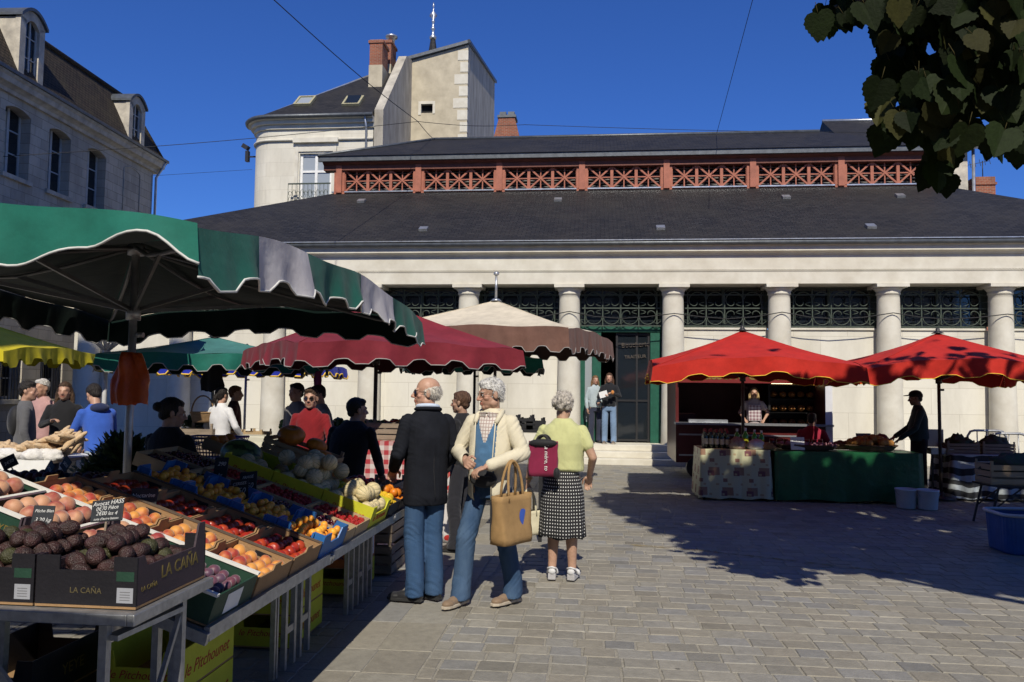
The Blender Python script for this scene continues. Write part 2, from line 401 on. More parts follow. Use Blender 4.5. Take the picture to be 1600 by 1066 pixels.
m_brick = brick_mat('red_chimney_brick', (.33, .105, .055), (.24, .075, .045), (.30, .25, .19), .21, .07, .008, .9, .6, dirt=(.08, .05, .04), dirt_amt=.5, dscale=3)
m_steel = mat('grey_galvanised_steel', (.36, .37, .38), .42, .25, 25, .08, 120, metal=.75)
m_blackm = mat('black_metal', (.02, .02, .022), .45, .2, 20, .05, 90)

# ------------------------------------------------------------------ the market hall
YC, YW = 20.0, 20.42            # column axis, recessed wall
hall = thing('market_hall', 'long pale stone market hall with columns, slate roof and red louvred lantern', 'building', (1, YW, 0))
SP, X0 = 2.553, -.64
COLX = [X0 + SP * k for k in range(-5, 7)]
XL, XR = COLX[0] - .55, COLX[-1] + .55
zc = pt(1300, 443, YC - .3).z    # underside of the architrave
zs = pt(1300, 515, YC).z         # sill of the windows
zg = pt(1100, 377, YC - .7).z    # gutter
DOORX = (COLX[5], COLX[6])       # entrance bay
# walls below the windows, each bay of its own so that the door bay stays open
mb = MB(); sill = MB()
for k in range(len(COLX) - 1):
    a, b_ = COLX[k], COLX[k + 1]
    if k == 5: continue
    mb = MB(); mb.bx(a + .001, b_ - .001, YW - .22, YW + .2, 0, zs); mb.build('wall', m_lime, hall)
    sill = MB(); sill.bx(a + .25, b_ - .25, YW - .26, YW - .0, zs + .001, zs + .05); sill.build('window_ledge', m_limep, hall)
mb = MB()
mb.bx(XL - .001, XL + .4, YW + .25, 33, 0, zc + .3); mb.build('wall', m_lime, hall); mb = MB(); mb.bx(XL, XL + .56, YW - .24, YW + .22, 0, zc)
mb.build('wall', m_lime, hall)
# plinth blocks
for k, x in enumerate(COLX): pl = MB(); pl.bx(x - .36, x + .36, YC - .33, YW - .23, 0, .299); pl.build('plinth', m_limep, hall)
# columns
for k, x in enumerate(COLX):
    c = MB(); c.lathe([(.292, .3), (.30, .34), (.29, 1.3), (.278, 2.4), (.256, zc - .34), (.255, zc - .25), (.275, zc - .24), (.275, zc - .20), (.262, zc - .19), (.30, zc - .13), (.345, zc - .085)], (x, YC, 0), 28)
    c.box((x, YC, zc - .0475), (.74, .72, .075)); c.build('column', m_limep, hall)
# architrave, dentil line, frieze, cornice
za = pt(1300, 424, YC - .3).z; zf = pt(1300, 420.5, YC - .3).z; zk = pt(1300, 397, YC - .35).z; zk2 = pt(1300, 387, YC - .5).z
e = MB(); e.bx(XL, XR + 3, YC - .30, YW + .3, zc, za); e.build('architrave', m_limep, hall)
e = MB(); e.bx(XL, XR + 3, YC - .285, YW + .3, za, zf)
d = .07; x = XL
while x < XR + 3:
    e.bx(x, x + d * .52, YC - .315, YC - .2851, za + .003, (za + zf) / 2 - .002); e.bx(x + d / 2, x + d / 2 + d * .52, YC - .315, YC - .2851, (za + zf) / 2 + .001, zf - .002); x += d
e.build('dentil_course', m_limep, hall)
e = MB(); e.bx(XL, XR + 3, YC - .302, YW + .3, zf, zk); e.build('frieze', m_limep, hall)
prof = [(0, 0), (.03, .0), (.05, .035), (.11, .06), (.15, .075), (.15, .20), (.17, .225), (.17, zg - zk - .06), (0, zg - zk - .06)]
e = MB(); e.prism([(-p[0], p[1]) for p in prof], (XL - .3, YC - .3, zk), (0, 1, 0), (0, 0, 1), (XR + 3.3 - XL + .3, 0, 0)); e.build('cornice', m_limep, hall)
e = MB(); zt = zg - .02
e.cyl((XL - .5, YC - .535, zt + .02), (XR + 3.5, YC - .535, zt + .02), .055, n=12)
e.build('gutter', m_zincd, hall)
e = MB(); e.bx(XL - .5, XR + 3.5, YC - .60, YC - .48, zt + .076, zt + .10); e.build('gutter_flashing', m_zinc, hall)
# lower roof
YL = 24.3; LX0, LX1 = -8.06, 9.76
zl = pt(900, 297, YL).z; zr0 = zt + .10; y0 = YC - .52
gx0, gx1 = XL - .5, LX1 + (YL - y0)
r = MB()
A, B, Cc, D = (gx0, y0, zr0), (gx1, y0, zr0), (LX1 + .2, YL, zl), (LX0 - .2, YL, zl)
yb = 32.5
r.add([A, B, Cc, D], [(0, 1, 2, 3)])
r.add([(gx0, y0, zr0), D, (LX0 - .2, 28.5, zl), (gx0, yb, zr0)], [(0, 1, 2, 3)])
r.add([B, (gx1, yb, zr0), (LX1 + .2, 28.5, zl), Cc], [(0, 1, 2, 3)])
r.build('lower_roof', m_slate, hall)
for (px, py) in ((565, 316), (872, 314), (1228, 310), (1406, 308), (1032, 358), (1360, 356), (662, 360)):
    # small zinc cat-slides on the slates
    d = ray(px, py); nn = Vector((0, -(zl - zr0), YL - y0)).normalized(); o = Vector(A)
    t = (o - Vector((0, 0, CH))).dot(nn) / d.dot(nn); p = Vector((0, 0, CH)) + d * t
    s_ = Vector((0, YL - y0, zl - zr0)).normalized()
    rot = Matrix((Vector((1, 0, 0)), s_, nn)).transposed()
    v = MB(); v.box(p + nn * .04, (.22, .24, .07), rot); v.build('roof_vent', m_zinc, hall)
e = MB(); e.bar((LX0 - .25, YL - .05, zl + .02), (LX1 + .25, YL - .05, zl + .02), .10, .04); e.build('lantern_flashing', m_zinc, hall)
# lantern: posts, rails, crosses, louvres
zt2 = pt(1000, 257, YL).z; bays = 7; bw = (LX1 - LX0) / bays
hs_ = zt2 - zl
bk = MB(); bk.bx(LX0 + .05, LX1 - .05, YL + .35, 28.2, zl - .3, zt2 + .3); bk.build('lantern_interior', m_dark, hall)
lv = MB(); nl_ = 7
for i in range(nl_):
    z = zl + .06 + i * (hs_ - .05) / nl_
    lv.box(((LX0 + LX1) / 2, YL + .17, z), (LX1 - LX0 - .1, .13, .018), Matrix.Rotation(R(38), 3, 'X'))
lv.build('louvres', m_louv, hall)
for i in range(bays + 1):
    x = LX0 + i * bw; p = MB(); p.bx(x - .17, x + .17, YL - .10, YL + .1, zl - .05, zt2 + .22); p.bx(x - .09, x + .09, YL - .17, YL - .101, zl - .02, zt2 + .22)
    p.build('lantern_post', m_redw, hall)
for i in range(bays):
    xa = LX0 + i * bw + .17; xb = LX0 + (i + 1) * bw - .17; p = MB(); pw = (xb - xa) / 3
    p.bx(xa + .001, xb - .001, YL - .045, YL + .04, zl - .02, zl + .04); p.bx(xa + .001, xb - .001, YL - .045, YL + .04, zt2 - .055, zt2 + .02)
    for j in range(3):
        a, b_ = xa + j * pw, xa + (j + 1) * pw; z0, z1 = zl + .04, zt2 - .055
        if j: p.bx(a - .045, a + .045, YL - .052, YL + .05, z0, z1)
        p.bar((a, YL - .01, z0), (b_, YL - .01, z1), .05, .062, (0, 1, 0)); p.bar((a, YL - .015, z1), (b_, YL - .015, z0), .05, .062, (0, 1, 0))
        p.bx((a + b_) / 2 - .017, (a + b_) / 2 + .017, YL - .02, YL + .02, z0, z1); p.bx(a + .02, b_ - .02, YL - .024, YL + .016, (z0 + z1) / 2 - .017, (z0 + z1) / 2 + .017)
    for xx in (xa, xb): p.bx(xx - .02, xx + .02, YL - .06, YL + .06, zl + .041, zt2 - .056)
    p.build('lattice_panel', m_redw, hall)
# end faces of the lantern
p = MB(); p.bx(LX0 - .05, LX0 + .04, YL + .1, 28.2, zl - .3, zt2 + .25); p.build('lantern_wall', m_redd, hall); p = MB(); p.bx(LX1 - .04, LX1 + .05, YL + .1, 28.2, zl - .3, zt2 + .25); p.build('lantern_wall', m_redd, hall)
# soffit, fascia, upper roof
ze = pt(1000, 243, YL - .30).z; ye = YL - .30
s_ = MB(); s_.prism([(.02, 0), (.14, -.06), (.14, -(ze - zt2) - .02), (.45, -(ze - zt2) - .02), (.45, .05), (.02, .05)], (LX0 - .5, ye, ze - .05), (0, 1, 0), (0, 0, 1), (LX1 - LX0 + 1.0, 0, 0)); s_.build('soffit', m_redd, hall)
s_ = MB(); s_.bx(LX0 - .62, LX1 + .62, ye - .06, ye + .05, ze - .02, ze + .13); s_.build('fascia', m_zincd, hall)
yr = 27.0; zr = pt(1050, 211, yr).z
u = MB(); ex0, ex1 = LX0 - .62, LX1 + .62; zE = ze + .132
u.add([(ex0, ye - .1, zE), (ex1, ye - .1, zE), (ex1 - 3.0, yr, zr), (ex0 + 3.0, yr, zr), (ex0, 2 * yr - ye, zE), (ex1, 2 * yr - ye, zE)], [(0, 1, 2, 3), (0, 3, 4), (1, 5, 2), (3, 2, 5, 4)])
u.build('upper_roof', m_slate, hall)
e = MB(); e.tube([(ex0 + 3.0, yr, zr + .02), (ex1 - 3.0, yr, zr + .02)], .06, 6); e.tube([(ex0, ye - .1, zE + .02), (ex0 + 3.0, yr, zr + .02)], .05, 6); e.build('ridge_cap', m_zincd, hall)
# windows with iron grilles (one built, the rest copied part by part)
GW = SP - .5; GH = zc - zs - .07; gz = zs + .055
def grille(o):
    g = MB(); y = 0
    for i in range(5):
        x = -GW / 2 + .13 + i * (GW - .26) / 4
        g.bx(x - .014, x + .014, -.014, .014, .0, GH - .06 - (0 if i % 2 else .08))
    for z in (.03, GH * .47, GH - .20): g.bx(-GW / 2 - (.06 if .1 < z < .8 else 0), GW / 2 + (.06 if .1 < z < .8 else 0), -.02, .006, z - .016, z + .016)
    cw = (GW - .26) / 4
    for i in range(4):
        cx = -GW / 2 + .13 + (i + .5) * cw; s = 1 if i % 2 else -1
        def sp(cz, r, a0, a1, turns, ze_):
            pts = []
            n = 20
            for k in range(n + 1):
                t = k / n; a = a0 + (a1 - a0) * t; rr = r * (1 - .62 * t ** 2.2)
                pts.append((cx + s * rr * math.cos(a) + s * (r - rr) * .55, -.03, cz + rr * math.sin(a)))
            g.tube(pts, .0125, 5)
        rr = min(cw * .5 - .012, GH * .22)
        sp(GH * .66, rr, math.pi * .95, -math.pi * .85, 1, 0)
        sp(GH * .27, rr, -math.pi * .95, math.pi * .85, 1, 0)
        for zz, ss in ((GH * .52, 1), (GH * .42, -1)):
            pts = [(cx - s * (rr * .95 - .13 * math.sin(t * math.pi) ** .8) + s * .02, -.03, zz + ss * (.10 * t)) for t in [k / 6 for k in range(7)]]
            g.tube(pts, .010, 5)
        for zz in (GH - .12, .10): g.tube([(cx + s * cw * .5 + dx, -.03, zz + dz) for dx, dz in ((-.11, .06), (-.06, .02), (0, -.03), (.06, .02), (.11, .06))], .010, 5)
    for sx in (-1, 1):
        for z in (GH * .18, GH * .34, GH * .62, GH * .78): g.tube([(sx * (GW / 2 - .12), -.01, z), (sx * (GW / 2 + .1), -.01, z)], .009, 5); g.sph((sx * (GW / 2 + .0), -.03, z), .022, 6, 5)
    return g.build('iron_grille', m_iron, o)
first = None
for k in range(len(COLX) - 1):
    cx = (COLX[k] + COLX[k + 1]) / 2
    if first is None:
        wn = MB(); f = .07
        wn.bx(-GW / 2 - .1, GW / 2 + .1, -.03, .05, 0, .06); wn.bx(-GW / 2 - .1, GW / 2 + .1, -.03, .05, GH - .03, GH + .03)
        for x in (-GW / 2 - .06, GW / 2 + .06, 0): wn.bx(x - .10 * (1 if x else .3), x + .10 * (1 if x else .3), -.032, .052, .061, GH - .031)
        wo = wn.build('window', m_iron, local=True); WM[wo.name] = Matrix.Identity(4)
        pn = MB(); pn.bx(-GW / 2, GW / 2, .02, .03, .05, GH - .02); pn.build('pane', m_glass, wo)
        grille(wo).location = (0, -.22, 0)
        wo.parent = hall; first = wo; c = wo
    else:
        c = first.copy(); COL.objects.link(c); c.parent = hall
        for ch in first.children:
            q = ch.copy(); COL.objects.link(q); q.parent = c
    c.location = WM[hall.name].inverted() @ Vector((cx, YW - .02, gz))
# entrance in the bay between two columns
dx0, dx1 = COLX[5] + .27, COLX[6] - .27; zd = .42
st = MB()
for i in range(3): st.bx(COLX[5] + .02 - .1 * (2 - i), COLX[6] + .5 + .1 * (2 - i), YC - 1.35 + .36 * i, YW + .3, .001 + i * zd / 3, (i + 1) * zd / 3 - (0 if i == 2 else .0))
ste = st.build('entrance_steps', m_limep, hall, bevel=.012)
en = MB(); ztp = zs - .06
for xa, xb in ((dx0, dx0 + .12), (dx0 + .30, dx0 + .52), (dx1 - .26, dx1 - .01)): en.bx(xa, xb, YW - .12, YW + .06, zd, ztp)
en.bx(dx0, dx1, YW - .14, YW + .08, ztp, ztp + .14); en.bx(dx0 + .12, dx0 + .30, YW - .1, YW + .04, zd, zd + .5)
en.build('door_frame', m_green, hall)
gl = MB(); gl.bx(dx0 + .92, dx1 - .27, YW - .02, YW - .012, zd + .05, ztp)
dg = gl.build('glass_door', m_glass, hall)
lf = MB()
for x in (dx0 + .92, dx0 + 1.42, dx1 - .30): lf.bx(x - .025, x + .025, YW - .05, YW + .01, zd + .02, ztp)
for z in (zd + .06, zd + 1.05, 2.9, ztp - .05): lf.bx(dx0 + .92, dx1 - .27, YW - .045, YW + .005, z - .025, z + .025)
lf.build('door_leaf', m_blackm, dg)
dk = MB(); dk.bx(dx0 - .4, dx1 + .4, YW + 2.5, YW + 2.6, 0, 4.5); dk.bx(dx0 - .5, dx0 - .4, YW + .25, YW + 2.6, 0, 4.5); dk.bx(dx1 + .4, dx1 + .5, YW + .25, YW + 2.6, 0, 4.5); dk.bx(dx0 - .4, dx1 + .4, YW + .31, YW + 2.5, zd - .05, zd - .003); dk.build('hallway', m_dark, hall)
pnl = MB(); pnl.bx(dx0 + .12, dx0 + .30, YW - .04, YW - .03, zd + .5, ztp); pnl.build('side_pane', m_gl2, hall)
# shop lettering behind the glass door
m_gold = mat('faded_gold_letters', (.09, .072, .055), .6, .2, 20)
for s_, z, sz in (('Boucherie', ztp - .32, .17), ('TRAITEUR', ztp - .62, .12)):
    text(s_, sz, frame((dx0 + 1.38, YW - .058, z), (1, 0, .06), (0, 0, 1)), m_gold, dg)
# cable slung along the columns
m_cable = mat('black_cable', (.012, .012, .013), .6, .1, 20)
cb = MB(); zcab = pt(1300, 488, YC - .33).z; pts = []
for k in range(3, len(COLX)):
    pts.append((COLX[k], YC - .31, zcab + rnd(-.04, .04)))
    if k < len(COLX) - 1:
        for t in (.25, .5, .75): pts.append((lerp(COLX[k], COLX[k + 1], t), YC - .29 , zcab - .16 * math.sin(math.pi * t)))
cb.tube(pts, .012, 5)
tag(cb.build('cable', m_cable), 'thin black cable slung from column to column along the stone hall', 'cable')

# ------------------------------------------------------------------ the house with the mansard roof, left
ang = math.atan(130 / F) - math.atan(70 / F)
oc = pt(238, 300, 29.5); oc.z = 0
lh = thing('stone_house', 'grey stone house with brown tiled mansard roof and arched dormers at left', 'building', oc, (0, 0, ang))
LWM = WM[lh.name]; inv = LWM.inverted()
def lpt(px, py):                       # the point of the facade seen at a pixel, in the house's own frame
    o = inv @ Vector((0, 0, CH)); d = inv.to_3x3() @ ray(px, py); t = -o.x / d.x; return o + d * t
ztop = lpt(236, 250).z; zcor = lpt(236, 268).z
wins = [(lpt(30, 164), lpt(30, 277)), (lpt(95, 206), lpt(95, 303)), (lpt(152, 236), lpt(152, 330))]
ww = 1.12
def arch(w, h, rise, n=8):            # opening with a shallow arched head
    c = [(-w / 2, 0), (w / 2, 0)]
    for i in range(n + 1):
        t = i / n; x = w / 2 - w * t; c.append((x, h - rise + rise * (1 - (2 * t - 1) ** 2)))
    return c
ys = [w_[0].y for w_ in wins]; wz0 = sum(w_[1].z for w_ in wins) / 3; wz1 = sum(w_[0].z for w_ in wins) / 3
gwy = [lpt(14, 590).y, lpt(80, 590).y]; gw0, gw1 = 1.25, 3.0
holes = [(y, wz0, wz1) for y in ys] + [(y, gw0, gw1) for y in gwy]
# facade wall built as piers and bands round the openings
def wall_bands(zlo, zhi, hs, y0=-14.0, y1=0.0):
    m_ = MB(); hs = sorted(hs); cur = y0
    for (y, a, b_) in hs:
        m_.bx(-.5, 0, cur, y - ww / 2, zlo, zhi); cur = y + ww / 2
        if a > zlo: m_.bx(-.5, 0, y - ww / 2, y + ww / 2, zlo, a)
        pol = [(-ww / 2, zhi), (-ww / 2, b_ - .14)] + [(-ww / 2 + ww * t, b_ - .14 + .14 * (1 - (2 * t - 1) ** 2)) for t in [i / 8 for i in range(1, 8)]] + [(ww / 2, b_ - .14), (ww / 2, zhi)]
        m_.prism(pol, (-.5, y, 0), (0, 1, 0), (0, 0, 1), (.5, 0, 0))
    m_.bx(-.5, 0, cur, y1, zlo, zhi)
    return m_
zmid = (gw1 + wz0) / 2
wall_bands(zmid, zcor, [(y, wz0, wz1) for y in ys]).build('wall', m_ash, lh, local=True)
wall_bands(0, zmid, [(y, gw0, gw1) for y in gwy]).build('wall', m_ash, lh, local=True)
m_ = MB(); m_.bx(-9, -.5, -.45, 0, 0, zcor); m_.build('wall', m_ash, lh, local=True)
for i, (y, a, b_) in enumerate(holes):
    f = MB(); fx = -.34
    f.bx(fx - .03, fx + .03, y - ww / 2, y - ww / 2 + .07, a, b_); f.bx(fx - .03, fx + .03, y + ww / 2 - .07, y + ww / 2, a, b_)
    f.bx(fx - .028, fx + .035, y - .05, y + .05, a, b_); f.bx(fx - .028, fx + .032, y - ww / 2 + .07, y + ww / 2 - .07, a, a + .1)
    for t in (.36, .69): f.bx(fx - .02, fx + .02, y - ww / 2 + .07, y + ww / 2 - .07, a + (b_ - a) * t - .02, a + (b_ - a) * t + .02)
    wo = f.build('window', mat('grey_white_window_paint', (.42, .43, .41), .6, .15, 8) if i == 0 else bpy.data.materials['grey_white_window_paint'], lh, local=True)
    p = MB(); p.bx(fx - .012, fx - .004, y - ww / 2, y + ww / 2, a, b_); p.build('pane', m_glass, wo, local=True)
    s_ = MB(); s_.bx(-.33, .09, y - ww / 2 - .1, y + ww / 2 + .1, a - .13, a - .002)
    s_.build('sill', m_ashp, wo, local=True)
    if i < 3:
        c = MB(); q = [(fx - .05, y - .48 + .06 * (k % 2) , 0) for k in range(8)]
        rows = [[(fx + .004 + .008 * (k % 2), y - .5 + (.055 if i else .075) * k, z) for k in range(8)] for z in (b_ - .12, a + .1 + .5 * (i == 1))]
        c.grid(rows); c.build('curtain', bpy.data.materials.get('cream_curtain') or mat('cream_curtain', (.42, .38, .29), .9, .15, 8), wo, local=True)
    else:
        g = MB()
        for k in range(8): g.cyl((-.06, y - ww / 2 + .07 + k * (ww - .14) / 7, a), (-.06, y - ww / 2 + .07 + k * (ww - .14) / 7, b_ - .05), .013, n=6)
        g.build('window_bars', m_blackm, wo, local=True)
# blind arched window
by = lpt(205, 300).y; b = MB(); pts = [(0.012, by - ww / 2, wz0)] + [(.012, by - ww / 2 + ww * t, wz1 - .14 + .14 * (1 - (2 * t - 1) ** 2)) for t in [i / 10 for i in range(11)]] + [(.012, by + ww / 2, wz0)]
b.tube(pts, .02, 4); b.build('blind_window', m_ashp, lh, local=True)
pr = [(0, 0), (.10, 0), (.12, .10), (.20, .16), (.30, .20), (.34, .34), (.40, .40), (.40, ztop - zcor), (-.2, ztop - zcor), (-.2, 0)]
c = MB(); c.prism(pr, (0, -14, zcor), (1, 0, 0), (0, 0, 1), (0, 14.3, 0)); c.build('cornice', m_ashp, lh, local=True)
c = MB(); c.bx(.33, .46, -14, .36, ztop, ztop + .10); c.build('gutter', m_zincd, lh, local=True)
zm = lpt(207, 152).z + .25; sx = -.75
r = MB()
r.add([(.3, -14, ztop + .02), (.3, .28, ztop + .02), (sx, -.55, zm), (sx, -14, zm)], [(0, 1, 2, 3)])
r.add([(.3, .28, ztop + .02), (-8.5, .28, ztop + .02), (-7.6, -.55, zm), (sx, -.55, zm)], [(0, 1, 2, 3)])
r.add([(sx + .06, -14, zm), (sx + .06, -.5, zm), (-4.2, -3, zm + 1.0), (-4.2, -14, zm + 1.0)], [(0, 1, 2, 3)])
r.build('mansard_roof', m_tile, lh, local=True)
c = MB(); c.tube([(sx + .03, -14, zm + .02), (sx + .03, -.55, zm + .02)], .08, 6); c.tube([(.3, .28, ztop + .05), (sx, -.55, zm)], .06, 6); c.build('roof_ridge', m_tile, lh, local=True)
dp = MB(); dp.tube([(.4, .15, ztop), (.32, .15, ztop - .2), (.1, .06, ztop - .65), (.09, .06, 0)], .05, 8); dp.build('downpipe', m_zinc, lh, local=True)
dlab = 0
for (px0, py0, py1) in ((208, 172, 218), (43, 45, 118)):
    yy = lpt(px0, py0).y; a = ztop + .22; h = (lpt(px0, py0).z - a) * 1.0 + .35; dw = 1.0
    inner = arch(dw * .62, h - .32, .22); outer = [(-.56, -.1), (.56, -.1), (.56, h - .18)] + [(.56 - 1.12 * t, h - .18 + .32 * (1 - (2 * t - 1) ** 2)) for t in [i / 8 for i in range(1, 8)]] + [(-.56, h - .18)]
    d = MB(); X = .18
    # jambs, head, cheeks
    d.bx(X - .16, X, yy - .56, yy - .31, a - .1, a + h - .2); d.bx(X - .16, X, yy + .31, yy + .56, a - .1, a + h - .2)
    hd = [(-.56, h - .2), (-.31, h - .36)] + [(-.31 + .62 * t, h - .36 + .22 * (1 - (2 * t - 1) ** 2)) for t in [i / 8 for i in range(1, 8)]] + [(.31, h - .36), (.56, h - .2)] + [(.56 - 1.12 * t, h - .18 + .32 * (1 - (2 * t - 1) ** 2)) for t in [i / 8 for i in range(0, 9)]]
    d.prism(hd, (X - .16, yy, a), (0, 1, 0), (0, 0, 1), (.16, 0, 0))
    d.bx(X - 1.5, X - .161, yy - .54, yy - .40, a - .1, a + h - .22); d.bx(X - 1.5, X - .161, yy + .40, yy + .54, a - .1, a + h - .22)
    do = d.build('dormer', m_ashp, lh, local=True)
    rf = MB(); sec = [(-.62, h - .20), (-.62, h - .14)] + [(.62 - 1.24 * (1 - t), h - .12 + .36 * (1 - (2 * t - 1) ** 2)) for t in [i / 10 for i in range(11)]] + [(.62, h - .20)] + [(.575 - 1.15 * t, h - .19 + .335 * (1 - (2 * t - 1) ** 2)) for t in [i / 10 for i in range(11)]]
    rf.prism(sec, (X - 1.5, yy, a), (0, 1, 0), (0, 0, 1), (1.58, 0, 0)); rf.build('dormer_roof', m_zincd, do, local=True)
    p = MB(); p.bx(X - .15, X - .13, yy - .31, yy + .31, a, a + h - .1); p.build('pane', m_glass, do, local=True)
    f = MB(); f.bx(X - .128, X - .09, yy - .025, yy + .025, a, a + h - .16)
    for t in (.33, .66): f.bx(X - .127, X - .1, yy - .31, yy + .31, a + h * t - .015, a + h * t + .015)
    for s_ in (-1, 1): f.bx(X - .128, X - .09, yy + s_ * .285 - .025, yy + s_ * .285 + .025, a, a + h - .3)
    f.build('window_frame', bpy.data.materials['grey_white_window_paint'], do, local=True)

# ------------------------------------------------------------------ cream house behind the hall (rounded corner, skylights)
YH = 34.0
hb = thing('corner_house', 'cream corner house with rounded end, slate roof, skylights and brick chimney', 'building', pt(480, 330, YH).xy.to_3d())
xl = pt(386, 260, YH).x; xr = pt(582, 260, YH).x; ze1 = pt(480, 190, YH).z; zwin = pt(488, 240, YH)
b = MB(); n = 10; rr = 1.1
pl_ = [(xl, YH + rr + 4)] + [(xl + rr - rr * math.cos(math.pi / 2 * i / n), YH + rr - rr * math.sin(math.pi / 2 * i / n)) for i in range(n + 1)]
wx0, wx1 = pt(468, 270, YH).x, pt(518, 270, YH).x; wzb = pt(488, 312, YH).z; wzt = zwin.z
pl1 = pl_ + [(wx0, YH), (wx0, YH + .4), (xl + rr, YH + .4), (xl + .4, YH + rr + 4)]
b.add([(x, y, 0) for x, y in pl_ + [(wx0, YH)]] + [(x, y, ze1) for x, y in pl_ + [(wx0, YH)]], [(i, i + 1, i + 1 + len(pl_) + 1, i + len(pl_) + 1) for i in range(len(pl_))], False)
b.bx(wx0, wx1, YH, YH + .3, 0, wzb); b.bx(wx0, wx1, YH, YH + .3, wzt, ze1); b.bx(wx1, xr, YH, YH + .3, 0, ze1)
b.bx(wx0 - .02, wx0 - .0, YH + .001, YH + .3, wzb, wzt)
b.build('wall', m_lime, hb)
b = MB()
for z in (pt(480, 219, YH).z,):
    pp = [(x, y, z) for x, y in [(q[0] - .03, q[1] - .05) for q in pl_[1:]] + [(xr, YH - .05)]]; b.tube(pp, .06, 6)
b.bx(wx0 - .3, wx1 + .3, YH - .16, YH - .001, pt(480, 224, YH).z, pt(480, 217, YH).z); b.bx(wx0 - .22, wx0 - .06, YH - .06, YH - .001, wzb, wzt + .3); b.bx(wx1 + .06, wx1 + .22, YH - .06, YH - .001, wzb, wzt + .3); b.bx(wx0 - .22, wx1 + .22, YH - .055, YH - .001, wzt + .08, wzt + .28)
b.build('stone_trim', m_limep, hb)
b = MB()
for off, z0, z1 in ((.10, ze1 - .35, ze1 - .15), (.24, ze1 - .15, ze1 + .02), (.38, ze1 + .02, ze1 + .10)):
    ring = [(xl - off, YH + rr + 4)] + [(xl + rr - (rr + off) * math.cos(math.pi / 2 * i / n), YH + rr - (rr + off) * math.sin(math.pi / 2 * i / n)) for i in range(n + 1)] + [(xr + .05, YH - off), (xr + .05, YH + .35), (xl + rr, YH + .35), (xl + .35, YH + rr + 4)]
    b.prism(ring, (0, 0, z0), (1, 0, 0), (0, 1, 0), (0, 0, z1 - z0))
b.build('cornice', m_limep, hb)
gt = MB(); off = .42; gt.tube([(xl + rr - (rr + off) * math.cos(math.pi / 2 * i / n), YH + rr - (rr + off) * math.sin(math.pi / 2 * i / n), ze1 + .12) for i in range(n + 1)] + [(xr + .05, YH - off, ze1 + .12)], .09, 6); gt.build('gutter', m_zincd, hb)
# roof plane up to the firewall
zrp = pt(585, 102, YH + 4.5).z; xpk = pt(612, 98, YH + 4.5).x
r = MB(); zz = ze1 + .13
ring = [(xl + rr - (rr + off) * math.cos(math.pi / 2 * i / n), YH + rr - (rr + off) * math.sin(math.pi / 2 * i / n), zz) for i in range(n + 1)] + [(xr + .05, YH - off, zz)]
apex = (xr + .05, YH + 4.5, zrp)
r.add(ring + [apex], [(i, i + 1, len(ring)) for i in range(len(ring) - 1)]); r.add([(xl - off, YH + rr, zz), (xl - off, YH + 9, zz), apex], [(1, 0, 2)])
r.build('slate_roof', m_slate, hb)
c = MB(); c.bar(ring[3], apex, .10, .16); c.build('hip_flashing', m_zinc, hb)
# skylights on the slope
sl_n = Vector((0, -(zrp - zz), 4.5 + off)).normalized(); sl_u = Vector((0, 4.5 + off, zrp - zz)).normalized(); m_rail = mat('ochre_skylight_frame', (.36, .33, .2), .5, .2, 8)
for px, py in ((477, 160), (552, 160)):
    d = ray(px, py); o = Vector((xr, YH - off, zz)); t = (o - Vector((0, 0, CH))).dot(sl_n) / d.dot(sl_n); p = Vector((0, 0, CH)) + d * t
    rot = Matrix((Vector((1, 0, 0)), sl_u, sl_n)).transposed(); f = MB()
    for sx, sy, w_, h_ in ((-.36, 0, .09, 1.0), (.36, 0, .09, 1.0), (0, -.46, .63, .09), (0, .46, .63, .09)): f.box(p + rot @ Vector((sx, sy, .07)), (w_, h_, .12), rot)
    fo = f.build('skylight', m_rail, hb); q = MB(); q.box(p + rot @ Vector((0, 0, .06)), (.63, .84, .03), rot if px < 500 else rot @ Matrix.Rotation(R(14), 3, 'X')); q.build('pane', m_gl2 if px < 500 else m_glass, fo)
# window with balcony
f = MB(); x0, x1 = wx0, wx1
for x in (x0 + .05, (x0 + x1) / 2, x1 - .05): f.bx(x - .06, x + .06, YH + .10, YH + .18, wzb, wzt)
for z in (wzb + .06, wzt - .06, wzb + (wzt - wzb) * .62): f.bx(x0, x1, YH + .105, YH + .175, z - .05, z + .05)
fo = f.build('window', m_white, hb); q = MB(); q.bx(x0, x1, YH + .15, YH + .16, wzb, wzt); q.build('pane', m_gl2, fo)
bl = MB(); bz = pt(480, 289, YH - .3).z; bx0, bx1 = pt(450, 300, YH - .5).x, pt(516, 300, YH - .5).x
bl.bx(bx0, bx1, YH - .52, YH - .48, bz - .03, bz + .03); bl.bx(bx0, bx1, YH - .52, YH - .48, bz - .85, bz - .80); bl.bx(bx0 - .05, bx1 + .05, YH - .55, YH - .001, bz - 1.0, bz - .87)
k = 0; x = bx0
while x <= bx1 + .01:
    bl.cyl((x, YH - .5, bz - .85), (x, YH - .5, bz), .012, n=5)
    if x + .15 < bx1: bl.tube([(x + .09 + .07 * math.cos(a), YH - .5, bz - .42 + .16 * math.sin(a) * (1 if k % 2 else .6)) for a in [i * .7 for i in range(9)]], .010, 4); bl.tube([(x + .09 + .06 * math.cos(a), YH - .5, bz - .68 + .1 * math.sin(a)) for a in [i * .7 for i in range(9)]], .010, 4)
    x += .18; k += 1
bl.build('balcony', m_iron, hb)
c = MB(); xd = pt(572, 220, YH - .1).x; c.tube([(xd, YH - .4, ze1 + .1), (xd, YH - .12, ze1 - .4), (xd, YH - .1, 0)], .05, 8); c.build('downpipe', m_zinc, hb)
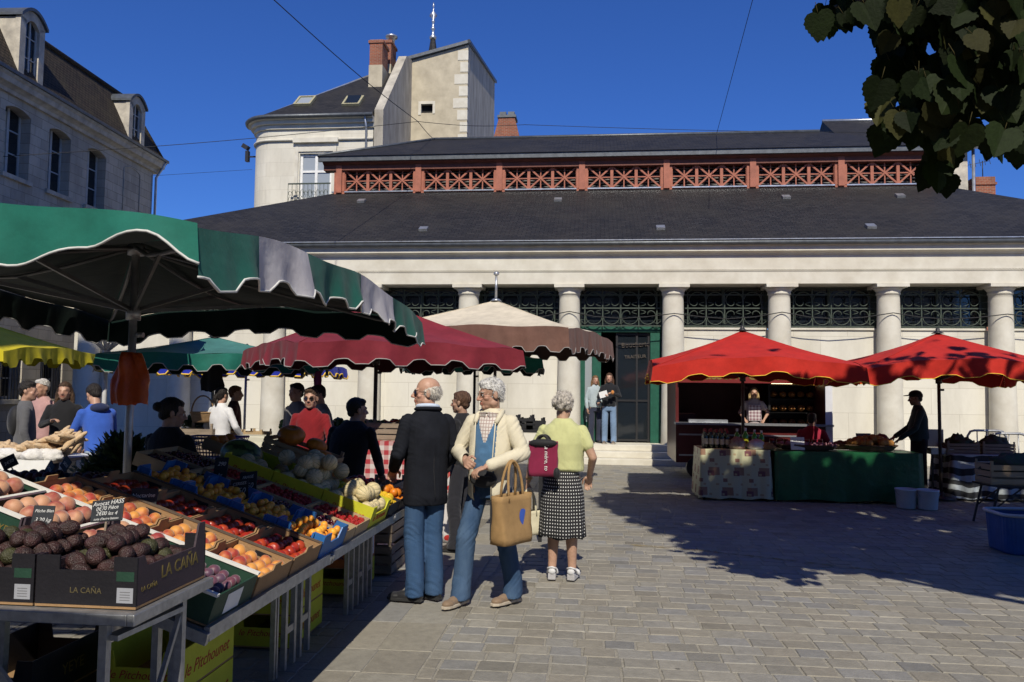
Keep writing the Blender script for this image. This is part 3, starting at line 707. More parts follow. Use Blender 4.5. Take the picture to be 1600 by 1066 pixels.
c = MB(); p = pt(384, 230, YH + 1.4); c.box(p, (.3, .25, .2), Matrix.Rotation(R(30), 3, 'Y')); c.box(p + Vector((.1, 0, -.45)), (.15, .2, .5)); c.bx(p.x + .1, p.x + .62, p.y - .03, p.y + .03, p.z - .5, p.z - .44); c.build('floodlight', m_blackm, hb)
# firewall running back, chimneys, taller rendered gable
fx0, fx1 = xr + .05, xr + .45
yb_ = YH + 5.2
zA = pt(585, 168, YH).z; zT = pt(628, 98, yb_).z
m_ = MB(); m_.add([(fx0, YH - .05, 0), (fx0, yb_, 0), (fx0, yb_, zT + .1), (fx0, YH + 4.0, zrp + .2), (fx0, YH - .05, ze1 + .45), (fx1, YH - .05, 0), (fx1, yb_, 0), (fx1, yb_, zT + .1), (fx1, YH + 4.0, zrp + .2), (fx1, YH - .05, ze1 + .45)],
    [(4, 3, 2, 1, 0), (5, 6, 7, 8, 9), (0, 5, 9, 4), (4, 9, 8, 3), (3, 8, 7, 2)]); m_.build('firewall', m_render_g, hb)
for px, py0, py1, yy, w_, cap in ((592, 68, 150, YH + 2.6, .62, 0), (608, 68, 150, YH + 4.0, .45, 1)):
    a = pt(px, py0, yy); c = MB(); c.bx(a.x - w_ / 2, a.x + w_ / 2, yy - .45, yy + .55, ze1 + 1.4, a.z - .01); c.bx(a.x - w_ / 2 - .06, a.x + w_ / 2 + .06, yy - .5, yy + .6, a.z - .18, a.z - .05)
    co = c.build('chimney', m_brick, hb)
    lw = MB(); lw.bx(a.x - w_ / 2 - .02, a.x + w_ / 2 + .02, yy - .47, yy + .57, ze1 + 1.2, a.z - 1.25); lw.build('chimney_base', m_render_c, co)
    if cap:
        q = MB(); q.lathe([(.16, 0), (.17, .3), (.30, .32), (.31, .40), (.05, .52)], (a.x + .12, yy, a.z - .05), 12); q.build('chimney_cowl', m_zinc, co)
gxa = pt(628, 300, yb_).x; gxb = pt(728, 300, yb_).x; gb = thing('rendered_gable_house', 'tall blank cream rendered house end with one small window behind the hall roof', 'building', ((gxa + gxb) / 2, yb_, 0))
za_ = pt(628, 98, yb_).z; zb_ = pt(724, 70, yb_).z; ybk = yb_ + 10.6; zc_ = pt(770, 128, ybk).z
wq = pt(667, 170, yb_); hw = .30
m_ = MB(); lx, rx, bz_, tz_ = wq.x - hw, wq.x + hw, wq.z - .22, wq.z + .24
zat = lambda x: za_ + (zb_ - za_) * (x - gxa) / (gxb - gxa)
def q4(x0, x1, z0, z1=None): m_.add([(x0, yb_, z0), (x1, yb_, z0), (x1, yb_, z1 if z1 is not None else zat(x1)), (x0, yb_, z1 if z1 is not None else zat(x0))], [(0, 1, 2, 3)])
q4(gxa, lx, 0); q4(rx, gxb, 0); q4(lx, rx, 0, bz_); q4(lx, rx, tz_)
m_.build('front_wall', m_render_c, gb)
gxr = pt(771, 300, ybk).x; zlow = zc_
m_ = MB(); m_.add([(gxb, yb_, 0), (gxb, ybk, 0), (gxb, ybk, zc_), (gxb, yb_, zb_)], [(0, 1, 2, 3)]); m_.build('side_wall', m_render_g, gb)
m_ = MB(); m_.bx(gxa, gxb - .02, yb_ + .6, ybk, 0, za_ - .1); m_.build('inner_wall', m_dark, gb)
m_ = MB(); m_.bx(lx - .001, rx + .001, yb_ + .25, yb_ + .3, bz_, tz_); wn_ = m_.build('window', m_dark, gb)
m_ = MB(); m_.bx(lx - .14, lx, yb_ - .03, yb_ + .2, bz_ - .1, tz_ + .14); m_.bx(rx, rx + .12, yb_ - .03, yb_ + .2, bz_ - .05, tz_ + .14); m_.bx(lx, rx, yb_ - .03, yb_ + .2, tz_, tz_ + .15); m_.build('window_surround', m_limep, wn_)
m_ = MB()
for i in range(16):
    z = zb_ - .8 - i * .62; m_.bx(gxb - rnd(.35, .75), gxb + .012, yb_ - .02, yb_ + rnd(.1, .3), z, z + .5)
m_.build('quoins', m_limep, gb)
m_ = MB(); m_.bar((gxa - .25, yb_ - .12, za_ + .06), (gxb + .12, yb_ - .12, zb_ + .12), .16, .10, (0, 1, 0)); m_.bar((gxb + .06, yb_ - .2, zb_ + .10), (gxb + .06, ybk + .2, zc_ + .06), .16, .12, (1, 0, 0)); m_.build('roof_edge', m_zincd, gb)
m_ = MB(); m_.add([(gxa - .2, yb_, za_ + .1), (gxb, yb_, zb_ + .14), (gxb, ybk, zc_ + .1), (gxa - .2, ybk, zc_ - .3)], [(0, 1, 2, 3)]); m_.build('roof', m_slate, gb)
# church spire, far
ys_ = 60.0; p = pt(676, 88, ys_); s_ = MB(); zt_ = pt(676, 4, ys_).z; z0 = p.z
s_.lathe([(.9, z0 - 6), (.42, z0 - .2), (.2, z0 + 1.3), (.2, z0 + 1.4)], (p.x, ys_, 0), 8, smooth=False)
sp_ = thing('church_spire', 'slender grey church spire with beaded metal finial above the house roofs', 'spire', (p.x, ys_, 0)); s_.build('spire_roof', m_slate, sp_)
s_ = MB(); hh = zt_ - z0
s_.lathe([(.24, z0 + 1.35), (.3, z0 + 1.5), (.12, z0 + 1.7), (.1, z0 + 2.1), (.2, z0 + 2.2), (.1, z0 + 2.3), (.09, z0 + 2.7), (.16, z0 + 2.8), (.07, z0 + 2.9), (.3, z0 + 3.3), (.06, z0 + 3.6), (.045, zt_ - .4), (.1, zt_ - .3), (.02, zt_)], (p.x, ys_, 0), 10)
for a in range(4): s_.tube([(p.x + .28 * math.cos(a * 1.57), ys_ + .28 * math.sin(a * 1.57), z0 + 3.2), (p.x + .1 * math.cos(a * 1.57), ys_ + .1 * math.sin(a * 1.57), z0 + 3.5)], .04, 5)
s_.build('finial', m_zinc, sp_)
# brick chimney on a roof behind
p = pt(793, 200, 38); ch = thing('brick_chimney', 'squat red brick chimney stack rising behind the hall ridge', 'chimney', (p.x, 38, 0)); c = MB()
zb0 = pt(793, 235, 38).z; zt0 = pt(793, 188, 38).z
c.bx(p.x - .62, p.x + .62, 37.6, 38.4, 0, zb0 + .55)
c.prism([(-.62, zb0 + .55), (.62, zb0 + .55), (.38, zt0), (-.38, zt0)], (p.x, 37.6, 0), (1, 0, 0), (0, 0, 1), (0, .8, 0)); c.build('stack', m_brick, ch)
c = MB(); c.bx(p.x - .45, p.x + .45, 37.55, 38.45, zt0, zt0 + .12); c.bx(p.x - .36, p.x - .05, 37.7, 38.3, zt0 + .121, zt0 + .32); c.bx(p.x + .05, p.x + .36, 37.7, 38.3, zt0 + .121, zt0 + .32); c.build('chimney_cap', m_zincd, ch)
# roofs behind on the right
Yb = 33.0
rh = thing('slate_roof_house', 'slate roofed house with white dormer behind the right end of the lantern', 'building', (pt(1420, 250, Yb).x, Yb, 0))
a = pt(1292, 190, Yb + 3); b_ = pt(1560, 186, Yb + 3); c0 = pt(1325, 209, Yb); m_ = MB(); ez = pt(1400, 209, Yb).z - .9; xA, xB = a.x, pt(1500, 300, Yb).x
m_.add([(xA - .2, Yb - 1, ez), (xB + .2, Yb - 1, ez), (xB + .2, Yb + 3, a.z), (xA - .2, Yb + 3, a.z)], [(0, 1, 2, 3)]); m_.add([(xA - .2, Yb - 1, ez), (xA - .2, Yb + 3, a.z), (xA - .2, Yb + 7, ez)], [(2, 1, 0)]); m_.add([(xB + .2, Yb - 1, ez), (xB + .2, Yb + 7, ez), (xB + .2, Yb + 3, a.z)], [(0, 1, 2)])
m_.build('roof', m_slate, rh)
m_ = MB(); m_.bx(xA, xB, Yb - .7, Yb + 6.5, 0, ez - .01); m_.build('wall', m_ashp, rh)
m_ = MB(); m_.tube([(xA - .2, Yb + 3, a.z + .02), (xB + .2, Yb + 3, a.z + .02)], .07, 6); m_.tube([(xA, Yb - 1.05, ez + .0), (xB + .25, Yb - 1.05, ez + .0)], .09, 6); m_.tube([(xB + .15, Yb - .85, ez), (xB + .12, Yb - .8, 0)], .06, 6); m_.build('gutter', m_zinc, rh)
d = pt(1441, 214, Yb - 1.2); m_ = MB(); m_.bx(d.x - .35, d.x + .35, Yb - 1.3, Yb + .5, d.z - .45, d.z + .3); m_.bx(d.x - .45, d.x + .45, Yb - 1.36, Yb + .5, d.z + .301, d.z + .42); m_.bx(d.x - .52, d.x + .52, Yb - 1.42, Yb + .5, d.z + .421, d.z + .5); m_.build('dormer', m_white, rh)
p = pt(1532, 285, 36); ch = MB(); zt0 = pt(1532, 280, 36).z; ch.bx(p.x - .42, p.x + .42, 35.6, 36.4, 0, zt0); ch.bx(p.x - .47, p.x + .47, 35.55, 36.45, zt0 - .35, zt0 - .25)
cho = thing('brick_chimney', 'small square red brick chimney beside the leaves at right', 'chimney', (p.x, 36, 0)); ch.build('stack', m_brick, cho)
an = MB(); q = Vector((p.x + .1, 36, zt0)); an.cyl(q, q + Vector((0, 0, .8)), .02, n=6); an.bar(q + Vector((-.7, 0, .6)), q + Vector((.3, 0, .8)), .02, .02)
for i in range(6): t = i / 5; c_ = q + Vector((-.7 + t, 0, .6 + .2 * t)); an.bar(c_ + Vector((-.03, 0, .15)), c_ + Vector((.03, 0, -.15)), .015, .015)
an.build('aerial', m_blackm, cho)
# overhead wires
def wire(name, pts, r, label, sag=.0):
    P = []
    for (a, b_) in zip(pts[:-1], pts[1:]):
        for i in range(12): t = i / 12; q = a.lerp(b_, t); q.z -= sag * math.sin(math.pi * t); P.append(q)
    P.append(pts[-1]); m_ = MB(); m_.tube(P, r, 5); return tag(m_.build(name, m_cable), label, 'wire')
wire('overhead_wire', [pt(415, -12, 14), pt(653, 190, 24), pt(690, 225, 30)], .011, 'thick black overhead wire dropping from the top edge to the cream house', .1)
wire('overhead_wire', [pt(-30, 247, 21), pt(653, 190, 26), pt(820, 195, 30), pt(1500, 207, 33)], .010, 'long thin wire crossing the sky from the left house to the right', .1)
wire('overhead_wire', [pt(1180, -15, 18), pt(1120, 208, 26.6)], .008, 'thin wire slanting down onto the hall ridge from the top edge')
wire('overhead_wire', [pt(236, 275, 29), pt(394, 265, 34)], .007, 'short faint wire between the stone house and the rounded corner house')
# ------------------------------------------------------------------ market canopies
def cloth_mat(name, col, trans=.12, var=.16, under_shade=.28):
    m = mat(name, col, .75, var, 1.6, .35, 7, spec=.2, trans=trans, sheen=.05)
    # shade below the canvas is put into a much darker underside colour; a fine weave and faded patches on the outside
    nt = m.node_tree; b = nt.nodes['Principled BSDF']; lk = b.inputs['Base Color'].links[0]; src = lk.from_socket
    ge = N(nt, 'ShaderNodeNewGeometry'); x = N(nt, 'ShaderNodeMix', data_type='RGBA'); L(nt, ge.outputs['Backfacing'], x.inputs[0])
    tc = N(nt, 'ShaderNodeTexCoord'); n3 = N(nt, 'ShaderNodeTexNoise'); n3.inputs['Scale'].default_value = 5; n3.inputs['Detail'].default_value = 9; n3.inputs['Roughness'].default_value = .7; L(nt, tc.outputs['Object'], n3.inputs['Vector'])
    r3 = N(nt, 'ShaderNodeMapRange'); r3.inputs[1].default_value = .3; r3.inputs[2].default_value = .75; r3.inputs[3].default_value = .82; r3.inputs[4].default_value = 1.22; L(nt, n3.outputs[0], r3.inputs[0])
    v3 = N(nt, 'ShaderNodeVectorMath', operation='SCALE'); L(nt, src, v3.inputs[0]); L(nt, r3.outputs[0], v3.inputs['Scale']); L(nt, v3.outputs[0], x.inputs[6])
    x.inputs[7].default_value = rgb(tuple(c * under_shade for c in col)); L(nt, x.outputs[2], b.inputs['Base Color'])
    return m
m_cgreen = cloth_mat('green_canvas', (.010, .112, .083), .0, under_shade=.10)
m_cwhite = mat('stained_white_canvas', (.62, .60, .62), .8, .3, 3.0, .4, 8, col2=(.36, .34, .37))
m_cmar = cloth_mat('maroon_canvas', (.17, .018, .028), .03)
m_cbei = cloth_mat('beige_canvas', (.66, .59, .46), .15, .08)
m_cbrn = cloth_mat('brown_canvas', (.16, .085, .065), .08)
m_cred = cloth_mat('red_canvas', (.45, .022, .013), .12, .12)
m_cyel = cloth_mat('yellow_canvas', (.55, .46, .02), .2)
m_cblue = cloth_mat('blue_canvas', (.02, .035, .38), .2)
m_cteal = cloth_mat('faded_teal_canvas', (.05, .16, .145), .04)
m_trimw = mat('white_trim_tape', (.58, .58, .56), .8, .15, 20); m_trimy = mat('yellow_trim_tape', (.75, .48, .05), .8, .15, 20)
m_trimd = mat('dull_trim_tape', (.30, .29, .28), .8, .15, 20)
m_pole = mat('aluminium_pole', (.40, .40, .40), .4, .2, 9, .05, 60, metal=.6); m_poled = mat('dark_brown_pole', (.06, .045, .04), .5, .2, 9, .05, 60, metal=.3)

def scal(x):                          # stepped scallop: flat bottoms, short slopes, flat notches
    c = .5 + .5 * math.cos(2 * math.pi * x); return min(1, max(0, (c - .28) / .5)) ** .9 * (.85 + .15 * c)
def canopy(label, c, rot, a, b, zp, ze, droop, val, roof_m, stripes, trim, sc_n, name='market_canopy', pole=True, pole_m=None, pole_r=.026, cat='canopy', flut=.03, group=None, seed=1, sag=.10, near=None, notch=.36, finial=False, trim_r=.0065, hubz=None, rib_m=None):
    """square-cut market parasol: four sagging panels, a scalloped valance, trim, ribs and struts.  stripes: per side a list of (end fraction, material)"""
    rs = random.Random(seed); pole_m = pole_m or m_pole
    root = thing(name, label, cat, (c[0], c[1], 0), (0, 0, rot), group)
    W = WM[root.name]
    def E(side, s):
        x, y = ((s * a, -b), (a, s * b), (-s * a, b), (-a, -s * b))[side]
        z = ze + droop * (1 - s * s) + .012 * math.sin(9 * s + side)
        return Vector((x, y, z))
    ns, nt_ = 25, 10; roof = MB(); pk = Vector((0, 0, zp))
    for side in range(4):
        P = []
        for i in range(ns):
            s = -1 + 2 * i / (ns - 1); row = []
            for j in range(nt_):
                t = j / (nt_ - 1); p = E(side, s).lerp(pk, t)
                p.z -= sag * math.sin(math.pi * t) * (.4 + .6 * (1 - s * s)) * (1 if abs(s) < .999 else .6)
                p.z += (1 - t) * .012 * noise.noise(Vector((p.x * 3, p.y * 3, seed)))
                row.append(p)
            P.append(row)
        roof.grid(P[::-1])
    ro = roof.build('canopy_cloth', roof_m, root, local=True)
    for side in range(4):
        sm_ = MB(); pts = []
        for j in range(nt_): t = j / (nt_ - 1); p = E(side, -1).lerp(pk, t); p.z -= sag * math.sin(math.pi * t) * .4 * .6 - .003; pts.append(p)
        sm_.tube(pts, .005, 4); sm_.build('seam', roof_m, ro, local=True)
    segs = {}
    trims = []
    for side in range(4):
        nx, ny = ((0, -1), (1, 0), (0, 1), (-1, 0))[side]; n_out0 = Vector((nx, ny, 0)); tg = Vector((-ny, nx, 0))
        ln = 2 * (a if side % 2 == 0 else b); k = max(2, round(sc_n * ln / 3)); nn = k * 12
        prev = None; st = stripes[side] if stripes else [(1.0, roof_m)]
        cur = []; si = 0; tr = []; ph = rs.uniform(0, 6)
        def flush():
            nonlocal cur
            if len(cur) > 1: segs.setdefault(st[si][1].name, []).append(list(cur))
            cur = []
        for i in range(nn + 1):
            f = i / nn; s = -1 + 2 * f; e = E(side, s); n_out = n_out0 + tg * (math.copysign(abs(s) ** 10, s))
            if f > st[si][0] + 1e-6:
                flush(); si += 1
                cur = [lastrow]
            dd = val * (1 - notch * scal(k * f))
            if near and side == 0: dd = val * near(f)
            row = []
            for j in range(5):
                t = j / 4
                fl = flut * t * (math.sin(2 * math.pi * k * f * .5 + ph) + .6 * math.sin(2 * math.pi * k * f * 1.31 + ph * 2)) * (1 - abs(s) ** 8)
                row.append(e + n_out * (.012 + .025 * t + fl) + Vector((0, 0, -dd * t)))
            cur.append(row); lastrow = row; tr.append(row[-1])
        flush(); trims.append(tr)
    for mn, lst in segs.items():
        for P in lst: v = MB(); v.grid(P); v.build('valance', bpy.data.materials[mn], root, local=True)
    if trim:
        t_ = MB()
        for tr in trims: t_.tube(tr, trim_r, 4)
        t_.build('valance_trim', trim, root, local=True)
    pm = pole_m
    if pole:
        p = MB(); p.cyl((0, 0, .04), (0, 0, zp + .02), pole_r, n=12); p.build('pole', pm, root, local=True)
        p = MB(); p.lathe([(.22, .0), (.22, .03), (.05, .05), (.045, .12)], (0, 0, .021), 16); p.build('pole_base', m_blackm, root, local=True)
    hub = MB(); hz = hubz or ze - .12
    hub.cyl((0, 0, hz - .06), (0, 0, hz + .03), pole_r + .022, n=12); hub.build('hub', pm, root, local=True); hub = MB(); hub.cyl((0, 0, zp - .10), (0, 0, zp - .03), pole_r + .028, n=12); hub.build('hub', pm, root, local=True); hub = MB(); hub.cyl((pole_r, 0, hz - .16), (pole_r + .05, 0, hz - .16), .018, n=8); hub.build('knob', pm, root, local=True)
    for side in range(4):
        for s, w_ in ((-1, .013), (0, .011)):
            e = E(side, s); mid = e.lerp(pk, .45) - Vector((0, 0, sag * (1.0 if s == 0 else .75) + .02))
            q = [pk - Vector((0, 0, .05)), e.lerp(pk, .7) - Vector((0, 0, sag * .8 + .02)), mid, e.lerp(pk, .2) - Vector((0, 0, sag * .6 + .02)), e.lerp(pk, .02) - Vector((0, 0, .02))]
            r_ = MB(); r_.tube(q, w_, 6); rb = r_.build('rib', rib_m or pm, root, local=True)
            r_ = MB(); r_.bar((0, 0, hz), mid, .016, .024); r_.build('strut', rib_m or pm, rb, local=True)
    if finial:
        f = MB(); f.cyl((0, 0, zp + .021), (0, 0, zp + .42), .022, .018, 10); f.lathe([(.03, 0), (.05, .02), (.03, .06)], (0, 0, zp + .42), 10); f.cyl((0, 0, zp - .01), (0, 0, zp + .03), .10, .05, 12); f.build('finial', m_zinc, root, local=True)
    else:
        f = MB(); f.lathe([(.10, 0), (.05, .025), (.03, .05), (.035, .07), (.01, .09)], (0, 0, zp + .0), 12); f.build('cap', m_blackm, root, local=True)
    return root
G, W_ = m_cgreen, m_cwhite
NK = [(0, .8), (.2, .95), (.42, .35), (.55, .45), (.66, .74), (.745, .98), (.85, .62), (.94, .30), (1, .64)]
def nf(f):
    for (a, p), (b_, q) in zip(NK[:-1], NK[1:]):
        if f <= b_: t = (f - a) / (b_ - a); return p + (q - p) * (.5 - .5 * math.cos(math.pi * t))
    return .64
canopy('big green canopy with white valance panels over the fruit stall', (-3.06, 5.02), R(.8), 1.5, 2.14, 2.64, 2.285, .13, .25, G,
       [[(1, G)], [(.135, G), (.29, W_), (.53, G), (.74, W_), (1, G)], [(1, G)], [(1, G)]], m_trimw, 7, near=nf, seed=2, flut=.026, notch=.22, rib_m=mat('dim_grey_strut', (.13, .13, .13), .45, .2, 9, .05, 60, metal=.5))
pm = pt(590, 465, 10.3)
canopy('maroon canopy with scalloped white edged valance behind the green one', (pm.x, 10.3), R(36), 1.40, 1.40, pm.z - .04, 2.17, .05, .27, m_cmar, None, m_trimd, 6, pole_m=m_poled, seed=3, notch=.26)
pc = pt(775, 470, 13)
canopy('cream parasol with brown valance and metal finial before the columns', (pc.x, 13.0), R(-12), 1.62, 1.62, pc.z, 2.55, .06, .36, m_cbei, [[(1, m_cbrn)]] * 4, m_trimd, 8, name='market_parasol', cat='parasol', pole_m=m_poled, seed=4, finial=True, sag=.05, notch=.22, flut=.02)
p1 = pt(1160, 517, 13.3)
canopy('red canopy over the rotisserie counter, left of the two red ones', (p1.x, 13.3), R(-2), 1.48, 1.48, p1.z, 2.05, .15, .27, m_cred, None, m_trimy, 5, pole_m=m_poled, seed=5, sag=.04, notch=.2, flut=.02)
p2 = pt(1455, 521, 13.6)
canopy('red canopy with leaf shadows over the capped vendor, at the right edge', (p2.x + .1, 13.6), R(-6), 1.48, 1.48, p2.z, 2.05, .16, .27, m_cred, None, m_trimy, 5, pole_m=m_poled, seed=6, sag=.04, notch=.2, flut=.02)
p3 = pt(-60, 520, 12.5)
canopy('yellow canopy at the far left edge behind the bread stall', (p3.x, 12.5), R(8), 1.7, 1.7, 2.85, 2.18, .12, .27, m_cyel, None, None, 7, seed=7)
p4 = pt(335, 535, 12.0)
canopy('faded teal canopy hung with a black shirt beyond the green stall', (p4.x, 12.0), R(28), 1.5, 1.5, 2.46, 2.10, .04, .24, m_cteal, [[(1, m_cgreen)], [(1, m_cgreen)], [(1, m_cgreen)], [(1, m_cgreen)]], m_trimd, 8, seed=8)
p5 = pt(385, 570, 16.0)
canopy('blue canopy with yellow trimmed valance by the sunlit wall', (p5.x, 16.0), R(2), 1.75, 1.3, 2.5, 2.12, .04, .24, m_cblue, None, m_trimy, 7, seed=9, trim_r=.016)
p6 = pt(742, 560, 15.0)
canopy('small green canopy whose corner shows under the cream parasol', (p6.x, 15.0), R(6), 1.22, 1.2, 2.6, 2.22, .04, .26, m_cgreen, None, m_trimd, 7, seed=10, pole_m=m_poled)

canopy('unseen green canopy added beyond the left edge to shade the avocados', (-2.75, -.45), 0, 1.6, 1.6, 2.8, 2.24, .06, .26, G, None, m_trimw, 7, seed=12)  # added out of view so that its shadow falls on the avocado table

p7 = pt(163, 620, 10.2)
canopy('white parasol on a pale pole whose struts show under the green canopy', (p7.x, 10.2), R(15), .95, .95, 3.0, 2.72, .05, .2, m_cbei, None, None, 7, name='market_parasol', cat='parasol', seed=14, hubz=2.12, pole_r=.03, pole_m=mat('white_enamelled_pole', (.5, .5, .5), .5, .1, 9))
# ------------------------------------------------------------------ fruit stall in the foreground
TILT = R(18.4); SX, SZ = -1.53, .712
def slope(s, Y, h=0.0):              # a point s metres up the display board from its low right edge
    return Vector((SX - s * math.cos(TILT) + h * math.sin(TILT), Y, SZ + s * math.sin(TILT) + h * math.cos(TILT)))
m_card = mat('brown_cardboard', (.30, .18, .085), .85, .12, 9, .2, 90); m_cardd = mat('dark_printed_cardboard', (.009, .008, .011), .6, .2, 8, .1, 60)
m_yelb = mat('yellow_green_printed_cardboard', (.50, .50, .025), .6, .12, 6, .1, 60); m_orab = mat('orange_printed_cardboard', (.42, .13, .03), .6, .2, 6, .1, 60)
m_grnb = mat('dark_green_printed_cardboard', (.015, .05, .03), .6, .2, 6, .1, 60); m_whrim = mat('white_cardboard_rim', (.70, .68, .63), .7, .1, 12)
m_purb = mat('purple_brown_printed_cardboard', (.042, .027, .035), .6, .2, 6, .1, 60)
m_blup = mat('blue_plastic', (.025, .13, .36), .4, .12, 8, .05, 60, spec=.5); m_tealp = mat('teal_plastic', (.012, .075, .12), .45, .12, 8, .05, 60)
m_wood = mat('pale_poplar_wood', (.46, .34, .20), .8, .2, 4, .3, 50, stretch=(1, 1, 6), col2=(.34, .24, .13)); m_woodd = mat('grey_old_wood', (.24, .19, .14), .85, .25, 4, .3, 50, stretch=(1, 1, 6))
m_label = mat('white_paper_label', (.72, .72, .70), .7, .05, 20); m_redink = mat('red_ink', (.42, .03, .02), .7, .1, 20); m_goldink = mat('dull_gold_ink', (.17, .125, .03), .7, .1, 20)
m_slatec = mat('black_chalk_slate', (.022, .025, .03), .7, .3, 12); m_chalk = mat('white_chalk', (.62, .62, .60), .9, .25, 60)
m_navyink = mat('navy_ink', (.02, .03, .12), .7, .1, 20); m_papink = mat('grey_ink', (.15, .15, .16), .8, .1, 20)

def crate(name, label, cat, M4, L_, W, H, t=.008, kind='card', m=None, m_in=None, group=None):
    """open box, long side x, origin at the bottom centre; parts: base, two side panels, two end panels"""
    root = bpy.data.objects.new(name, None); COL.objects.link(root); root.empty_display_size = .1
    root.matrix_basis = M4; WM[root.name] = M4.copy(); tag(root, label, cat, group)
    b = MB(); b.bx(-L_ / 2, L_ / 2, -W / 2, W / 2, 0, .008); b.build('base', m_in or m, root, local=True)
    def wall(nm, poly, o, u, v, w, mm): q = MB(); q.prism(poly, o, u, v, w); return q.build(nm, mm, root, local=True)
    def prof(l):
        if kind == 'card': return [(-l / 2, .009), (l / 2, .009), (l / 2, H), (-l / 2, H)]
        if kind == 'notch': return [(-l / 2, .009), (l / 2, .009), (l / 2, H), (l * .33, H), (l * .29, H * .62), (-l * .29, H * .62), (-l * .33, H), (-l / 2, H)]
        if kind == 'blue': return [(-l / 2, .009), (l / 2, .009), (l / 2, H), (l * .25, H), (l * .18, H * .55), (-l * .18, H * .55), (-l * .25, H), (-l / 2, H)]
        return [(-l / 2, .009), (l / 2, .009), (l / 2, H), (-l / 2, H)]
    for s in (-1, 1):                    # panels along x
        pr = prof(L_) if kind in ('blue',) else ([(-L_ / 2, .009), (L_ / 2, .009), (L_ / 2, H), (-L_ / 2, H)] if kind != 'notch' else [(-L_ / 2, .009), (L_ / 2, .009), (L_ / 2, H), (-L_ / 2, H)])
        wall('side_panel', pr, (0, s * W / 2 - (t if s > 0 else 0), 0), (1, 0, 0), (0, 0, 1), (0, t, 0), m)
    for s in (-1, 1):                    # panels along y
        wi = W - 2 * t - .002
        wall('end_panel', prof(wi), (s * L_ / 2 - (t if s > 0 else 0), 0, 0), (0, 1, 0), (0, 0, 1), (t, 0, 0), m_in if (m_in and kind == 'wood') else m)
    if kind == 'blue':
        r_ = MB()
        for s in (-1, 1):
            for f in (-.5, -.25, .25, .5): r_.bx(f * L_ - .006 + .006 * (-1 if f > 0 else 1) * (abs(f) == .5), f * L_ + .006 + .006 * (-1 if f > 0 else 1) * (abs(f) == .5), s * (W / 2 + .0065) - .006, s * (W / 2 + .0065) + .006, .01, H - .004)
            r_.bx(-L_ * .495, L_ * .495, s * (W / 2 + .006) - .005, s * (W / 2 + .006) + .005, H * .46, H * .54)
        r_.build('rib', m, root, local=True)
    return root
def tiltm(p): return Matrix.Translation(p) @ Matrix.Rotation(TILT, 4, 'Y')
KX = [0]
def kids(o): KIDS[o.name] = list(o.children)
def copyc(src, M4, label, group=None):
    r = dup(src); r.matrix_basis = M4; WM[r.name] = M4.copy(); r['label'] = label
    if group: r['group'] = group
    return r

# fruit prototypes ------------------------------------------------
def fruit_mat(name, c1, c2, rough=.4, scale=7, bump=.08, bs=60, spec=.45, spots=None, sheen=0):
    m = mat(name, c1, rough, .2, scale, bump, bs, col2=c2, spec=spec, sheen=sheen); return m
def two_tone(name, ca, cb, rough=.55, sheen=.3):
    m, nt, b = new_mat(name); tc = N(nt, 'ShaderNodeTexCoord'); oi = N(nt, 'ShaderNodeObjectInfo')
    sx = N(nt, 'ShaderNodeVectorMath', operation='DOT_PRODUCT'); sx.inputs[1].default_value = (12, 9, 3); L(nt, tc.outputs['Object'], sx.inputs[0])
    n1 = N(nt, 'ShaderNodeTexNoise'); n1.inputs['Scale'].default_value = 30; n1.inputs['Detail'].default_value = 6; L(nt, tc.outputs['Object'], n1.inputs['Vector'])
    a1 = N(nt, 'ShaderNodeMath', operation='MULTIPLY_ADD'); a1.inputs[1].default_value = 1.6; L(nt, n1.outputs[0], a1.inputs[0]); L(nt, sx.outputs['Value'], a1.inputs[2])
    a2 = N(nt, 'ShaderNodeMath', operation='MULTIPLY_ADD'); a2.inputs[1].default_value = .7; a2.inputs[2].default_value = -.85; L(nt, oi.outputs['Random'], a2.inputs[0])
    a3 = N(nt, 'ShaderNodeMath', operation='ADD'); L(nt, a1.outputs[0], a3.inputs[0]); L(nt, a2.outputs[0], a3.inputs[1])
    mx = N(nt, 'ShaderNodeMix', data_type='RGBA'); mx.inputs[6].default_value = rgb(ca); mx.inputs[7].default_value = rgb(cb); L(nt, a3.outputs[0], mx.inputs[0])
    L(nt, mx.outputs[2], b.inputs['Base Color']); b.inputs['Roughness'].default_value = rough; b.inputs['Sheen Weight'].default_value = sheen
    return m
def fruit_mesh(r, kind='round', seg=18, rings=12):
    m = MB(); m.sph((0, 0, 0), 1, seg, rings); V = []
    for (x, y, z) in m.v:
        a = math.atan2(y, x); q = 1.0
        if kind in ('round', 'peach'):
            rad = math.hypot(x, y); z2 = z * .93 - .20 * math.exp(-(rad / .28) ** 2) * (1 if z > 0 else -.4)
            q = 1 - (.09 * math.exp(-((a) / .22) ** 2) * (.4 + rad) if kind == 'peach' else 0); V.append((x * q * r, y * q * r, z2 * r))
        elif kind == 'melon':
            q = 1 + .022 * math.cos(a * 10); V.append((x * q * r, y * q * r, z * r * .97))
        elif kind == 'pumpkin':
            q = 1 + .07 * abs(math.cos(a * 6)) ; rad = math.hypot(x, y); V.append((x * q * r, y * q * r, (z * .72 - .2 * math.exp(-(rad / .3) ** 2) * (1 if z > 0 else -.3)) * r))
        elif kind == 'avo':
            k = 1 - .22 * max(0, z) - .10 * max(0, z) ** 3; V.append((x * k * r, y * k * r, z * r * 1.38))
        elif kind == 'lemon':
            k = z * 1.25 + .18 * z ** 7; V.append((x * r, y * r, k * r))
        elif kind == 'berry':
            k = 1 - .45 * max(0, -z) ** 1.3; V.append((x * k * r, y * k * r, z * r * 1.2))
        else: V.append((x * r, y * r, z * r))
    m.v = V; return m
PROTO = {}
